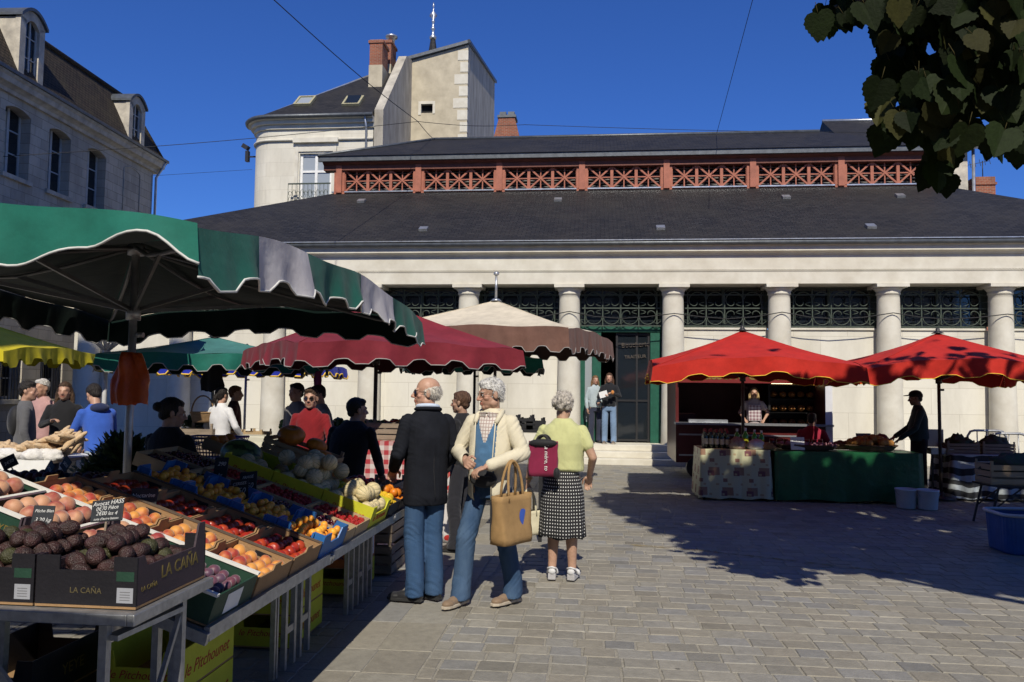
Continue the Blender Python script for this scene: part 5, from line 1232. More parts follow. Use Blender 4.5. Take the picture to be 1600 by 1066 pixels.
# ------------------------------------------------------------------ people
def caps(mb, p0, p1, r0, r1, seg=14):
    p0, p1 = Vector(p0), Vector(p1); mb.sph(p0, r0, seg, 9); mb.sph(p1, r1, seg, 9); mb.cyl(p0, p1, r0, r1, seg)
def chain(mb, pts, rs_, seg=14):
    for (a, b_, ra, rb) in zip(pts[:-1], pts[1:], rs_[:-1], rs_[1:]): caps(mb, a, b_, ra, rb, seg)
def loft(mb, rings, n=28, pw=2.3):
    """closed body of super-elliptic rings (centre, rx, ry[, rotation])"""
    vs = []
    for rg in rings:
        c, rx, ry = rg[0], rg[1], rg[2]; a0 = rg[3] if len(rg) > 3 else 0
        for i in range(n):
            a = 2 * math.pi * i / n; ca, sa = math.cos(a), math.sin(a)
            x = rx * math.copysign(abs(ca) ** (2 / pw), ca); y = ry * math.copysign(abs(sa) ** (2 / pw), sa)
            vs.append((c[0] + x * math.cos(a0) - y * math.sin(a0), c[1] + x * math.sin(a0) + y * math.cos(a0), c[2]))
    m = len(rings); fs = [(k * n + i, k * n + (i + 1) % n, (k + 1) * n + (i + 1) % n, (k + 1) * n + i) for k in range(m - 1) for i in range(n)]
    fs += [tuple(reversed(range(n))), tuple((m - 1) * n + i for i in range(n))]
    mb.add(vs, fs, True)
def blob(mb, name, m, parent, vox=.008, smooth=6, disp=None, cut=None, colf=None, solid=0, M4=None):
    me = bpy.data.meshes.new(name); me.from_pydata(mb.v, [], mb.f); o = bpy.data.objects.new(name, me); COL.objects.link(o)
    rm = o.modifiers.new('r', 'REMESH'); rm.mode = 'VOXEL'; rm.voxel_size = vox; rm.use_smooth_shade = True
    if smooth: s = o.modifiers.new('s', 'SMOOTH'); s.factor = .5; s.iterations = smooth
    dg = bpy.context.evaluated_depsgraph_get(); ne = bpy.data.meshes.new_from_object(o.evaluated_get(dg))
    bpy.data.objects.remove(o); bpy.data.meshes.remove(me)
    n = len(ne.vertices); V = np.zeros(n * 3); ne.vertices.foreach_get('co', V); V = V.reshape(-1, 3)
    if disp:
        Nn = np.zeros(n * 3); ne.vertices.foreach_get('normal', Nn); Nn = Nn.reshape(-1, 3)
        d = np.array([disp(v) for v in V]); V = V + Nn * d[:, None]; ne.vertices.foreach_set('co', V.ravel())
    if cut is not None:
        bm = bmesh.new(); bm.from_mesh(ne); dead = [v for v in bm.verts if cut(v.co)]
        bmesh.ops.delete(bm, geom=dead, context='VERTS'); bm.to_mesh(ne); bm.free()
        n = len(ne.vertices); V = np.zeros(n * 3); ne.vertices.foreach_get('co', V); V = V.reshape(-1, 3)
    ne.materials.clear(); ne.materials.append(m)
    ne.polygons.foreach_set('use_smooth', [True] * len(ne.polygons))
    if colf:
        ca = ne.color_attributes.new('Col', 'FLOAT_COLOR', 'POINT'); ca.data.foreach_set('color', np.array([list(colf(v)) + [1] for v in V], dtype=np.float32).ravel())
    ne.update(); ob = bpy.data.objects.new(name, ne); COL.objects.link(ob)
    if parent is not None: ob.parent = parent; WM[ob.name] = WM[parent.name]
    if solid: b = ob.modifiers.new('solid', 'SOLIDIFY'); b.thickness = solid; b.offset = 0
    return ob
def folds(amp, sx=9, sz=16, seed=0, amp2=None):
    def f(v):
        a = noise.noise(Vector((v[0] * sx + seed, v[1] * sx, v[2] * sz))); b_ = noise.noise(Vector((v[0] * sx * 2.3, v[1] * sx * 2.3 + seed, v[2] * sz * 1.7 + v[0] * 9)))
        return amp * (1 - 2.2 * abs(a)) + (amp2 or amp * .5) * b_
    return f
def wrinkle(amp, joints, seed):
    js = [(Vector(j), r_) for j, r_ in joints]
    def f(v):
        p = Vector(v); k = .05
        for j, r_ in js:
            d = (p - j).length; k = max(k, math.exp(-(d / (r_ * 1.25)) ** 2))
        q = p + Vector((0, 0, .95 * p.x + .5 * p.y))
        a = noise.noise(Vector((q.x * 4 + seed, q.y * 4, q.z * 26))); b_ = noise.noise(Vector((q.x * 11, q.y * 11 + seed, q.z * 5)))
        c_ = noise.noise(Vector((q.x * 20, q.y * 20 + seed, p.z * 3.5)))
        return amp * k * ((1 - abs(a) * 3.2) * .8) + amp * .22 * b_ + amp * .5 * (.35 - abs(c_))
    return f
m_skin = attr_mat('skin', .48, .10, 28, .12, 160, .4)
m_skin.node_tree.nodes['Principled BSDF'].inputs['Subsurface Weight'].default_value = .0
m_eyew = mat('eye_white', (.62, .60, .57), .25, .04, 30); m_iris = mat('eye_iris', (.05, .05, .055), .15, .1, 60); m_brow = mat('grey_brow_hair', (.30, .28, .26), .9, .3, 60)
m_lens = glass_mat('sunglass_lens', (.012, .01, .01), .08, 0); m_gframe = mat('dark_spectacle_frame', (.03, .02, .016), .35, .2, 30); m_wire = mat('thin_metal_spectacle_frame', (.20, .18, .15), .3, .2, 30, metal=.8)
_cl = {}
def cloth(name, col, rough=.85, bs=220, bump=.25, var=.12, sheen=.15, **k):
    if name not in _cl: _cl[name] = mat(name, col, rough, var, 9, bump, bs, sheen=sheen, spec=.2, **k)
    return _cl[name]
def hair_mat(name, col):
    if name not in _cl: _cl[name] = mat(name, col, .6, .45, 40, .9, 90, spec=.35, stretch=(1, 1, .35))
    return _cl[name]

def person(label, loc, face, H=1.72, skin=(.42, .245, .17), age=0, hyaw=0, hpitch=0, hroll=0, lean=0, armL=None, armR=None, legL=None, legR=None, feet=(0, 0), top=None, top_col=None, sleeves=1.0,
           bottom='trousers', bot_col=None, hair=None, hair_col=(.03, .02, .015), shoes=(.03, .025, .022), det=1, width=1.0, belly=0, hem=.90, coat=False, extra=None, seated=False, curlL=.5, curlR=.5, top_name=None, bot_name=None, cutfront=None, inner=None, hide_legs=False, thick=0, bagy=0):
    """face = heading (degrees, 0 looks away from the camera along +Y, positive turns left); poses are joint positions in the person's own frame (x right, y forward, z up, for a 1.72 m body)"""
    S = H / 1.72
    root = thing('person', label, 'person', loc, (0, 0, R(face))); root.scale = (S, S, S)
    vox = (.0052, .008, .013)[det if det < 3 else 2] if True else 0
    if det == 0: vox = .0048
    w = width; L0 = lean
    def sh(p):                       # torso lean (forward) about the pelvis
        x, y, z = p; k = max(0, z - .95); return Vector((x, y + k * math.sin(L0), .95 + k * math.cos(L0) if z > .95 else z))
    shoL, shoR = sh((-.166 * w, -.008, 1.368)), sh((.166 * w, -.008, 1.368))
    aL = [shoL] + [Vector(p) for p in (armL or [(-.235 * w, -.02, 1.12), (-.235 * w, .06, .87)])]
    aR = [shoR] + [Vector(p) for p in (armR or [(.235 * w, -.02, 1.12), (.235 * w, .06, .87)])]
    lL = [Vector((-.092, 0, .93))] + [Vector(p) for p in (legL or [(-.105, .03, .50), (-.11, -.01, .085)])]
    lR = [Vector((.092, 0, .93))] + [Vector(p) for p in (legR or [(.105, .03, .50), (.11, -.01, .085)])]
    neck = sh((0, -.015, 1.45)); hc = sh((0, .015, 1.60)) + Vector((0, hpitch * -.03 if hpitch < 0 else .02 * hpitch, 0))
    HR = Matrix.Rotation(R(hyaw), 3, 'Z') @ Matrix.Rotation(-hpitch, 3, 'X') @ Matrix.Rotation(hroll, 3, 'Y')
    def hp(x, y, z): return hc + HR @ Vector((x, y, z))
    # ---- body (one continuous surface: head, neck, trunk, limbs, hands)
    B = MB()
    hk = 1.0
    B.sph(hp(0, -.014, .034), (.0745, .095, .088), 20, 14, HR); B.sph(hp(0, .03, -.04), (.060, .060, .072), 16, 12, HR)
    B.sph(hp(0, .066, -.094), (.027, .022, .022), 10, 8, HR); B.sph(hp(0, .048, -.088), (.044, .03, .026), 10, 8, HR)
    for s in (-1, 1):
        B.sph(hp(s * .043, .055, -.026), (.023, .024, .02), 10, 8, HR); B.sph(hp(s * .050, .0, -.068), (.018, .034, .03), 10, 8, HR)
        B.sph(hp(s * .077, -.008, -.006), (.0105, .021, .034), 10, 8, HR @ Matrix.Rotation(s * .35, 3, 'Z')); B.sph(hp(s * .013, .097, -.036), (.010, .011, .009), 8, 6, HR)
        B.sph(hp(s * .032, .074, .0), (.017, .012, .012), 8, 6, HR)
    caps(B, hp(-.036, .079, .022), hp(.036, .079, .022), .0125, .0125, 8); caps(B, hp(0, .088, .012), hp(0, .113, -.030), .009, .0125, 8)
    B.sph(hp(0, .089, -.060), (.021, .010, .0065), 8, 6, HR); B.sph(hp(0, .087, -.073), (.019, .010, .0075), 8, 6, HR)
    caps(B, neck + Vector((0, -.01, -.06)), hp(0, -.012, -.06), .060, .054); 
    if age: caps(B, hp(0, .03, -.10), neck + Vector((0, .045, -.02)), .028, .03, 8)
    tr = [(.90, .135, .095), (1.0, .135, .09), (1.12, .13, .088), (1.26, .15, .095), (1.36, .155, .09), (1.43, .09, .06)]
    loft(B, [(sh((0, (.0 if z < 1.1 else -.01), z)), rx * w * .93, ry * .93) for z, rx, ry in tr])
    for a in (aL, aR):
        chain(B, a, [.050, .040, .027])
    for l in (lL, lR): chain(B, l, [.075, .05, .034] if bottom != 'skirt' else [.075, .054, .040]); caps(B, l[2], l[2] + Matrix.Rotation(R(feet[0] if l is lL else feet[1]), 3, 'Z') @ Vector((0, .09, -.05)), .034, .022)
    if bottom == 'skirt':
        for l in (lL, lR): m_ = l[1].lerp(l[2], .32) + Vector((0, -.015, 0)); chain(B, [l[1], m_, l[2]], [.052, .058, .036])
    def hand(a, side, curl):
        wr = a[2]; d = (a[2] - a[1]).normalized(); up = Vector((0, 0, 1)) if abs(d.z) < .8 else Vector((0, 1, 0))
        if abs(d.z) >= .8: n_ = Vector((side * -1, 0, 0))    # palm faces the thigh
        else: n_ = Vector((0, 0, -1)) if curl < .85 else Vector((-side * .8, 0, -.5))
        n_ = (n_ - d * n_.dot(d)).normalized(); t_ = d.cross(n_).normalized()          # across the palm
        if abs(d.z) >= .8: t_ = t_ if t_.y > 0 else -t_
        else: t_ = t_ if t_.x * side < 0 else -t_
        rot = Matrix((t_, d, n_)).transposed(); pc_ = wr + d * .052
        B.sph(pc_, (.041, .052, .0165), 12, 9, rot)
        for k, (off, ln) in enumerate(((.030, .072), (.010, .082), (-.011, .076), (-.031, .060))):
            p = pc_ + d * .040 + t_ * off; ang_ = 0; pts = [p - d * .02, p]; q = p; r0 = .0092 - (.001 if k == 3 else 0)
            for j in range(3):
                ang_ += curl * (1.1 if j else .75) + .05 * k * curl; dd = d * math.cos(ang_) + n_ * math.sin(ang_); q = q + dd * ln * (.44, .32, .24)[j]; pts.append(q)
            chain(B, pts, [r0, r0, r0 * .96, r0 * .9, r0 * .8], 8)
        p = wr + d * .03 + t_ * .032; chain(B, [p, p + t_ * .026 + d * .03 + n_ * .008, p + t_ * .026 + d * .058 + n_ * (.012 + .02 * curl)], [.014, .011, .0088], 8)
    hand(aL, -1, curlL); hand(aR, 1, curlR)
    hcM = HR.inverted()
    def skc(v):
        q = hcM @ (Vector(v) - hc); c = skin
        if abs(q.z + .0665) < .011 and q.y > .078 and abs(q.x) < .022: return (c[0] * .86, c[1] * .55, c[2] * .55)
        k = 1.0
        if q.z > -.12 and q.y > .03:
            r_ = .16 * math.exp(-((abs(q.x) - .042) ** 2 + (q.z + .03) ** 2) / .0006) + .22 * math.exp(-(q.x ** 2 + (q.z + .035) ** 2) / .0003)
            e_ = .30 * math.exp(-((abs(q.x) - .032) ** 2 / .0004 + (q.z - .0) ** 2 / .00022)) if q.y > .05 else 0
            r_ *= .5 if det > 0 else .8; return (c[0] * (1 - e_ * .8), c[1] * (1 - r_ - e_), c[2] * (1 - r_ - e_))
        return c
    body = blob(B, 'body', m_skin, root, vox, 3 if det == 0 else 2, colf=skc, disp=(lambda v: .0012 * noise.noise(Vector(v) * 60)) if age and det == 0 else None)
    if det <= 1:
        for s in (-1, 1):
            e = MB(); e.sph(hp(s * .0315, .0765, .0), .0118, 12, 8, HR); eo = e.build('eye', m_eyew, root, local=True)
            e = MB(); e.sph(hp(s * .0315, .0845, -.0005), (.0055, .0045, .0055), 10, 6, HR); e.build('iris', m_iris, eo, local=True)
            e = MB(); e.tube([hp(s * .018, .0925, .020), hp(s * .032, .0915, .0255), hp(s * .048, .078, .021)], .0042, 6); e.build('eyebrow', hair_mat('brow_%d' % (1 if sum(hair_col) > .5 else 0), tuple(.7 * x for x in hair_col)), root, local=True)
    # ---- hair
    if hair:
        Hm = MB(); fr = .0
        hm = hair_mat('hair_%02d%02d%02d' % tuple(int(x * 99) for x in hair_col), hair_col)
        if hair == 'bald':      # white fringe round the back and the sides
            Hm.sph(hp(0, -.028, .012), (.083, .090, .074), 20, 14, HR)
            cut = lambda co: (lambda q: q.y > (.028 if q.z > -.02 else -.012) - .2 * max(0, q.z - .02) or q.z > .062 - .25 * (q.y + .09) or q.z < -.066)(hcM @ (co - hc))
        elif hair == 'short':
            Hm.sph(hp(0, -.018, .040), (.083, .102, .094), 20, 14, HR); Hm.sph(hp(.01, .035, .088), (.062, .05, .032), 14, 10, HR); Hm.sph(hp(0, -.06, -.02), (.062, .045, .05), 12, 10, HR)
            cut = lambda co: (lambda q: (q.y > .012 and q.z < .066 - .12 * abs(q.x) * 3 and q.y > .02 - 0.2 * q.z) or (q.z < -.03 and q.y > -.05) or q.z < -.085)(hcM @ (co - hc))
        elif hair == 'curly':
            for k in range(70):
                u, v_ = random.random() * 6.28, random.random(); z = -.55 + 1.5 * v_; z = min(.99, z); r_ = math.sqrt(max(0, 1 - min(z, .98) ** 2)); x, y = r_ * math.cos(u), r_ * math.sin(u)
                if y > .38 and z < .62: continue
                Hm.sph(hp(x * .080, y * .096 - .016, z * .092 + .035), rnd(.020, .030), 8, 6)
            Hm.sph(hp(0, -.02, .04), (.082, .10, .092), 16, 12, HR); cut = lambda co: (lambda q: (q.y > .04 and q.z < .055) or q.z < -.075)(hcM @ (co - hc))
        elif hair in ('long', 'bun', 'pony'):
            Hm.sph(hp(0, -.018, .038), (.085, .102, .094), 20, 14, HR); Hm.sph(hp(0, .025, .085), (.062, .055, .032), 14, 10, HR)
            if hair == 'long':
                for s in (-1, 1): chain(Hm, [hp(s * .070, -.02, .03), hp(s * .088, -.03, -.06), hp(s * .098, -.02, -.17)], [.026, .033, .026])
                chain(Hm, [hp(0, -.08, .0), hp(0, -.085, -.10), hp(0, -.07, -.2)], [.06, .07, .055])
            elif hair == 'bun': Hm.sph(hp(0, -.125, .035), (.04, .036, .04), 12, 10); Hm.sph(hp(0, -.06, -.02), (.06, .05, .05), 12, 10, HR)
            else: chain(Hm, [hp(0, -.10, .02), hp(0, -.14, -.04), hp(0, -.12, -.14)], [.03, .032, .018]); Hm.sph(hp(0, -.06, -.02), (.06, .05, .05), 12, 10, HR)
            cut = lambda co: (lambda q: (q.y > .030 and q.z < .060 and abs(q.x) < .069) or (q.y > .075 and q.z < .06))(hcM @ (co - hc))
        amp = .004 if hair != 'curly' else .006
        ho = blob(Hm, 'hair', hm, root, max(.006, vox * .9), 2, disp=lambda v: amp * noise.noise(Vector((v[0] * 55, v[1] * 55, v[2] * 22))) + amp * .6 * noise.noise(Vector((v[0] * 130, v[1] * 130, v[2] * 60))), cut=cut)
        if det == 0:              # loose strands over the hair surface
            me = ho.data; nv = len(me.vertices); st = MB(); comb = HR @ Vector((0, -.75, -.65))
            for _ in range(1400):
                v = me.vertices[random.randrange(nv)]; n_ = v.normal; d = comb if hair != 'curly' else Vector((rnd(-1, 1), rnd(-1, 1), rnd(-1, 1)))
                d = d - n_ * d.dot(n_); d = (d.normalized() if d.length > .01 else n_.orthogonal()) + Vector((rnd(-.5, .5), rnd(-.5, .5), rnd(-.5, .5))); sd_ = d.cross(n_).normalized() * .0011; l_ = rnd(.014, .034)
                p0 = v.co + n_ * .001; p1 = p0 + d * l_ * .5 + n_ * rnd(.002, .006); p2 = p1 + d * l_ * .5 + n_ * rnd(-.004, .004)
                st.add([p0 - sd_, p0 + sd_, p1 + sd_ * .8, p1 - sd_ * .8, p2], [(0, 1, 2, 3), (3, 2, 4)])
            st.build('hair_strands', hm, ho, local=True)
    # ---- clothes
    tm = cloth(top_name or 'top_%s' % str(tuple(int(x * 999) for x in top_col)), top_col)
    Tm = MB(); b_ = belly
    T = [(hem, .165 + thick, .118), (hem + .06 if hem < 1.0 else hem + .02, .166 + thick, .122 + b_), (1.10, .160 + thick, .118 + b_), (1.26, .172 + thick, .118 + b_ * .3), (1.36, .172 + thick * .7, .104), (1.405, .152 + thick * .4, .092), (1.445, .112, .078), (1.488, .070, .062)]
    loft(Tm, [(sh((0, (b_ * .5 if z < 1.2 else 0) - (.012 if z > 1.2 else 0), z)), rx * w, ry + thick * .7) for z, rx, ry in T])
    if coat: pass
    sl_ = sleeves
    for a in (aL, aR):
        if sl_ >= 1: e = a[1].lerp(a[2], .90); chain(Tm, [a[0] + Vector((0, 0, .005)), a[1], e], [.056 + thick * .8, .048 + thick * .6, .040 + thick * .5])
        elif sl_ > 0: chain(Tm, [a[0] + Vector((0, 0, .0)), a[0].lerp(a[1], sl_)], [.060, .062])
    blob(Tm, top or 'shirt', tm, root, max(.007, vox), 7, disp=wrinkle(.0062 if det < 2 else .005, [(aL[1], .10), (aR[1], .10), (aL[0], .09), (aR[0], .09), (Vector((0, 0, hem)), .12)], loc[0] * 7), cut=cutfront, solid=.005 if cutfront else 0)
    if inner: inner(root, sh, w, hp, vox)
    bm_ = cloth(bot_name or 'bottom_%s' % str(tuple(int(x * 999) for x in bot_col)), bot_col) if bot_col else None
    if bottom == 'trousers':
        P = MB(); loft(P, [((0, 0, z), rx * w, ry + b_ * (.5 if z > .93 else .2)) for z, rx, ry in ((.80, .150, .102), (.90, .152, .108), (.98, .142, .100), (1.01, .136, .096))])
        for l in (lL, lR): chain(P, [l[0] + Vector((0, -.01, -.02)), l[1], l[2] + Vector((0, .0, .06))], [.080, .077, .071]); loft(P, [(l[2] + Vector((0, .004, .12)), .066, .070), (l[2] + Vector((0, .012, .02)), .070, .080), (l[2] + Vector((0, .020, -.045)), .070, .088)])
        blob(P, 'trousers', bm_, root, max(.008, vox), 6, disp=wrinkle(.0065, [(lL[1], .11), (lR[1], .11), (lL[2], .10), (lR[2], .10), (Vector((0, .05, .84)), .10)], loc[1] * 5))
    if shoes and not hide_legs:
        sm = cloth('shoe_%s' % str(tuple(int(x * 999) for x in shoes)), shoes, .5, 120, .15)
        for l, fa in ((lL, feet[0]), (lR, feet[1])):
            Fr = Matrix.Rotation(R(fa), 3, 'Z'); an = l[2]; zb = an.z - .085
            Q = MB(); f0 = lambda x, y, z: Vector((an.x, an.y, zb)) + Fr @ Vector((x, y, z))
            Q.sph(f0(0, .165, .032), (.045, .06, .03), 12, 8, Fr); Q.sph(f0(0, .08, .040), (.040, .09, .038), 12, 8, Fr); Q.sph(f0(0, -.025, .042), (.036, .045, .042), 12, 8, Fr); Q.sph(f0(0, .03, .062), (.034, .06, .03), 12, 8, Fr)
            so_ = blob(Q, 'shoe', sm, root, max(.006, vox * .8), 4)
            Q = MB(); out = [(-.033, -.06), (.033, -.06), (.037, .04), (.046, .13), (.040, .19), (.018, .228), (-.018, .228), (-.040, .19), (-.046, .13), (-.037, .04)]
            Q.prism([(x * .98, y) for x, y in out], f0(0, 0, .002), Fr @ Vector((1, 0, 0)), Fr @ Vector((0, 1, 0)), (0, 0, .022)); Q.build('sole', cloth('sole_%d' % (1 if sum(shoes) > .25 else 0), (.42, .36, .28) if sum(shoes) > .25 else (.02, .02, .02), .8, 90), so_, local=True, bevel=.004)
    ctx = dict(root=root, hp=hp, HR=HR, sh=sh, w=w, aL=aL, aR=aR, lL=lL, lR=lR, S=S, vox=vox, hc=hc)
    if extra: extra(ctx)
    WM[root.name] = Matrix.Translation(Vector(loc)) @ Matrix.Rotation(R(face), 4, 'Z') @ Matrix.Scale(S, 4)
    return ctx
def part(ctx, mb, name, m, **k): return mb.build(name, m, ctx['root'], local=True, **k)
def glasses(ctx, dark=True):
    hp = ctx['hp']; f = MB(); l = MB(); fm = m_gframe if dark else m_wire
    for s in (-1, 1):
        c = [(s * .034 + .021 * math.cos(a), .098 - .012 * (math.cos(a) * s > .3) * 1, .0 + .0165 * math.sin(a)) for a in [i * math.pi / 8 for i in range(16)]]
        f.tube([hp(*p) for p in c], .0022 if dark else .0013, 5, closed=True)
        if dark: l.add([hp(*p) for p in c], [tuple(range(16))])
        f.tube([hp(s * .055, .088, .004), hp(s * .072, .05, .006), hp(s * .080, -.01, .006)], .0022 if dark else .0013, 5)
    f.tube([hp(-.013, .099, .003), hp(0, .104, .006), hp(.013, .099, .003)], .002 if dark else .0013, 5)
    o = part(ctx, f, 'glasses', fm)
    if dark: l.build('lens', m_lens, o, local=True)
# ------------------------------------------------------------------ the three people in the foreground
m_denim = mat('blue_denim', (.030, .070, .15), .9, .3, 5, .4, 260, col2=(.052, .10, .19), spec=.15, stretch=(1, 1, .5)); _cl['denim'] = m_denim
m_denim2 = mat('washed_blue_denim', (.022, .052, .115), .9, .3, 5, .4, 260, col2=(.075, .125, .205), spec=.15, stretch=(1, 1, .5)); _cl['denim2'] = m_denim2
m_blazer = mat('dark_navy_wool', (.013, .0145, .020), .9, .25, 9, .4, 320, spec=.1); _cl['blazer'] = m_blazer
m_cream = mat('cream_cotton', (.60, .55, .42), .85, .1, 7, .3, 240, spec=.2); _cl['cream'] = m_cream
m_yeltop = mat('pale_yellow_knit', (.52, .53, .26), .9, .1, 9, .4, 330, spec=.15, sheen=.1); _cl['yellowtop'] = m_yeltop
# man in the dark blazer, back turned, head in profile
def blazer_extra(c):
    hp, sh = c['hp'], c['sh']
    glasses(c, True)
    q = MB(); pts = [sh((.082 * math.cos(a), -.012 + .072 * math.sin(a), 1.492 + .012 * math.sin(a + 3.6))) for a in [i * math.pi / 10 for i in range(20)]]
    q.tube(pts, .017, 8, closed=True); part(c, q, 'shirt_collar', cloth('pale_blue_shirt', (.50, .58, .72)))
    q = MB(); pts = [sh((.100 * math.cos(a), -.016 + .084 * math.sin(a), 1.472 + .010 * math.sin(a + 3.6))) for a in [math.pi * .9 + i * math.pi * 1.2 / 14 for i in range(15)]]
    q.tube(pts, .014, 8); part(c, q, 'jacket_collar', m_blazer)
    q = MB()
    for a in (c['aL'], c['aR']):
        e = a[1].lerp(a[2], .88); d = (a[2] - a[1]).normalized()
        for k in range(3): q.sph(e - d * (.02 + .025 * k) + d.orthogonal().normalized() * .052, .008, 8, 6)
    part(c, q, 'sleeve_buttons', m_blackm)
    # back seam and jacket vent
    q = MB(); q.tube([(.0, -.128, 1.30), (.0, -.132, 1.15), (0, -.136, 1.0), (.004, -.150, .86), (.004, -.160, .80)], .0022, 4); part(c, q, 'back_seam', cloth('seam_thread', (.012, .012, .015)))
def blazer_top(v): return False
p = gp(662, 941)
BLZ = dict(armL=[(-.25, -.02, 1.13), (-.20, .17, 1.00)], armR=[(.25, -.02, 1.13), (.20, .16, .99)], curlL=.8, curlR=.8)
person('tall balding man in dark blazer and jeans, back turned, wearing sunglasses', (p.x, p.y, .018), 38, 1.745, (.44, .255, .18), 1, hyaw=68, hpitch=-.02, top='blazer', top_col=(0, 0, 0), top_name='blazer', hem=.735, thick=.011, belly=.012,
       bot_col=(0, 0, 0), bot_name='denim', hair='bald', hair_col=(.60, .56, .50), shoes=(.018, .018, .020), feet=(42, 20), det=0, width=.99, extra=blazer_extra, legL=[(-.082, .03, .50), (-.08, -.01, .085)], legR=[(.075, .02, .50), (.08, -.02, .085)], **BLZ)
# man in the cream jacket, facing the camera
def m2_inner(root, sh, w, hp, vox):
    J = MB(); loft(J, [(sh((0, .0, z)), rx * w, ry) for z, rx, ry in ((.97, .146, .115), (1.1, .148, .124), (1.26, .158, .116), (1.36, .150, .100), (1.41, .11, .08))]); blob(J, 'sweater', cloth('blue_knit', (.07, .165, .30), .9, 300, .4), root, .008, 6, disp=folds(.003, 9, 14, 3), cut=lambda co: co.y > .02 and co.z > 1.22 + abs(co.x) * 2.6)
    J = MB(); loft(J, [(sh((0, -.002, z)), rx * w, ry) for z, rx, ry in ((1.15, .130, .105), (1.26, .148, .108), (1.36, .14, .094), (1.42, .10, .076), (1.455, .07, .062))])
    m, nt, b = new_mat('plaid_shirt'); tc = N(nt, 'ShaderNodeTexCoord'); sp = N(nt, 'ShaderNodeSeparateXYZ'); L(nt, tc.outputs['Object'], sp.inputs[0]); acc = None
    for o_, k in ((0, 42), (2, 38)):
        mu = N(nt, 'ShaderNodeMath', operation='MULTIPLY'); mu.inputs[1].default_value = k; L(nt, sp.outputs[o_], mu.inputs[0]); fr_ = N(nt, 'ShaderNodeMath', operation='FRACT'); L(nt, mu.outputs[0], fr_.inputs[0])
        lt = N(nt, 'ShaderNodeMath', operation='LESS_THAN'); lt.inputs[1].default_value = .22; L(nt, fr_.outputs[0], lt.inputs[0])
        if acc is None: acc = lt
        else: ad = N(nt, 'ShaderNodeMath', operation='MAXIMUM'); L(nt, acc.outputs[0], ad.inputs[0]); L(nt, lt.outputs[0], ad.inputs[1]); acc = ad
    mx = N(nt, 'ShaderNodeMix', data_type='RGBA'); mx.inputs[6].default_value = rgb((.62, .58, .54)); mx.inputs[7].default_value = rgb((.34, .24, .22)); L(nt, acc.outputs[0], mx.inputs[0]); L(nt, mx.outputs[2], b.inputs['Base Color']); b.inputs['Roughness'].default_value = .9
    blob(J, 'plaid_shirt', m, root, .007, 5)
    q = MB()
    for s in (-1, 1): q.prism([(0, 0), (.075, -.01), (.05, -.085), (.012, -.055)], sh((s * .008, .086, 1.462)), (s, -.45, 0), (0, .25, 1), (0, .008, .002))
    q.tube([sh((.070 * math.cos(a), -.008 + .064 * math.sin(a), 1.468)) for a in [math.pi * .75 + i * math.pi * 1.5 / 12 for i in range(13)]], .017, 8); q.build('shirt_collar', m, root, local=True)
def m2_extra(c):
    hp, sh = c['hp'], c['sh']; glasses(c, False)
    # jacket collar, lapel flaps, zip edge
    q = MB()
    for s in (-1, 1): q.tube([sh((s * .03, -.085, 1.475)), sh((s * .09, -.02, 1.468)), sh((s * .098, .05, 1.435)), sh((s * .088, .105, 1.38))], .020, 8, rs=[.016, .02, .022, .016])
    part(c, q, 'jacket_collar', m_cream)
    q = MB()
    for s in (-1, 1): q.tube([sh((s * .086, .108, 1.38)), sh((s * .080, .128, 1.2)), (s * .080, .155, 1.0), (s * .078, .158, .80)], .005, 6)
    part(c, q, 'zip_edge', m_cream)
    q = MB(); q.sph((-.01, .155, .955), (.115, .05, .07), 20, 12); q.tube([(.155 * math.cos(a), .118 * math.sin(a) + .01, .985) for a in [i * math.pi / 10 for i in range(20)]], .014, 6, closed=True); po = part(c, q, 'waist_pack', cloth('black_nylon', (.016, .016, .018), .6, 160))
    q = MB(); q.tube([(-.10, .192, .975), (0, .208, .98), (.09, .19, .975)], .004, 5); q.build('zip', m_blackm, po, local=True)
p = (gp(717, 948) + gp(785, 938)) / 2
jc = lambda co: co.y > .03 and abs(co.x - .0) < .088 - (.012 if co.z < 1.0 else 0) + max(0, co.z - 1.38) * .3 and co.z < 1.452
M2 = person('white haired man in open cream jacket over blue sweater, hands together at waist', (p.x + .06, p.y + .02, .018), 162, 1.74, (.40, .235, .165), 1, hyaw=-42, hpitch=.10, top='jacket', top_col=(0, 0, 0), top_name='cream', hem=.78, thick=.011, belly=.016,
       bot_col=(0, 0, 0), bot_name='denim2', hair='short', hair_col=(.58, .57, .55), shoes=(.21, .145, .095), feet=(-22, -10), det=0, cutfront=jc, inner=m2_inner, extra=m2_extra, width=.98,
       armL=[(-.285, .02, 1.15), (-.10, .275, 1.06)], armR=[(.285, .02, 1.15), (.075, .29, 1.10)], curlL=.75, curlR=.9,
       legR=[(.125, .16, .50), (.15, .17, .085)], legL=[(-.14, .02, .50), (-.18, -.06, .085)])
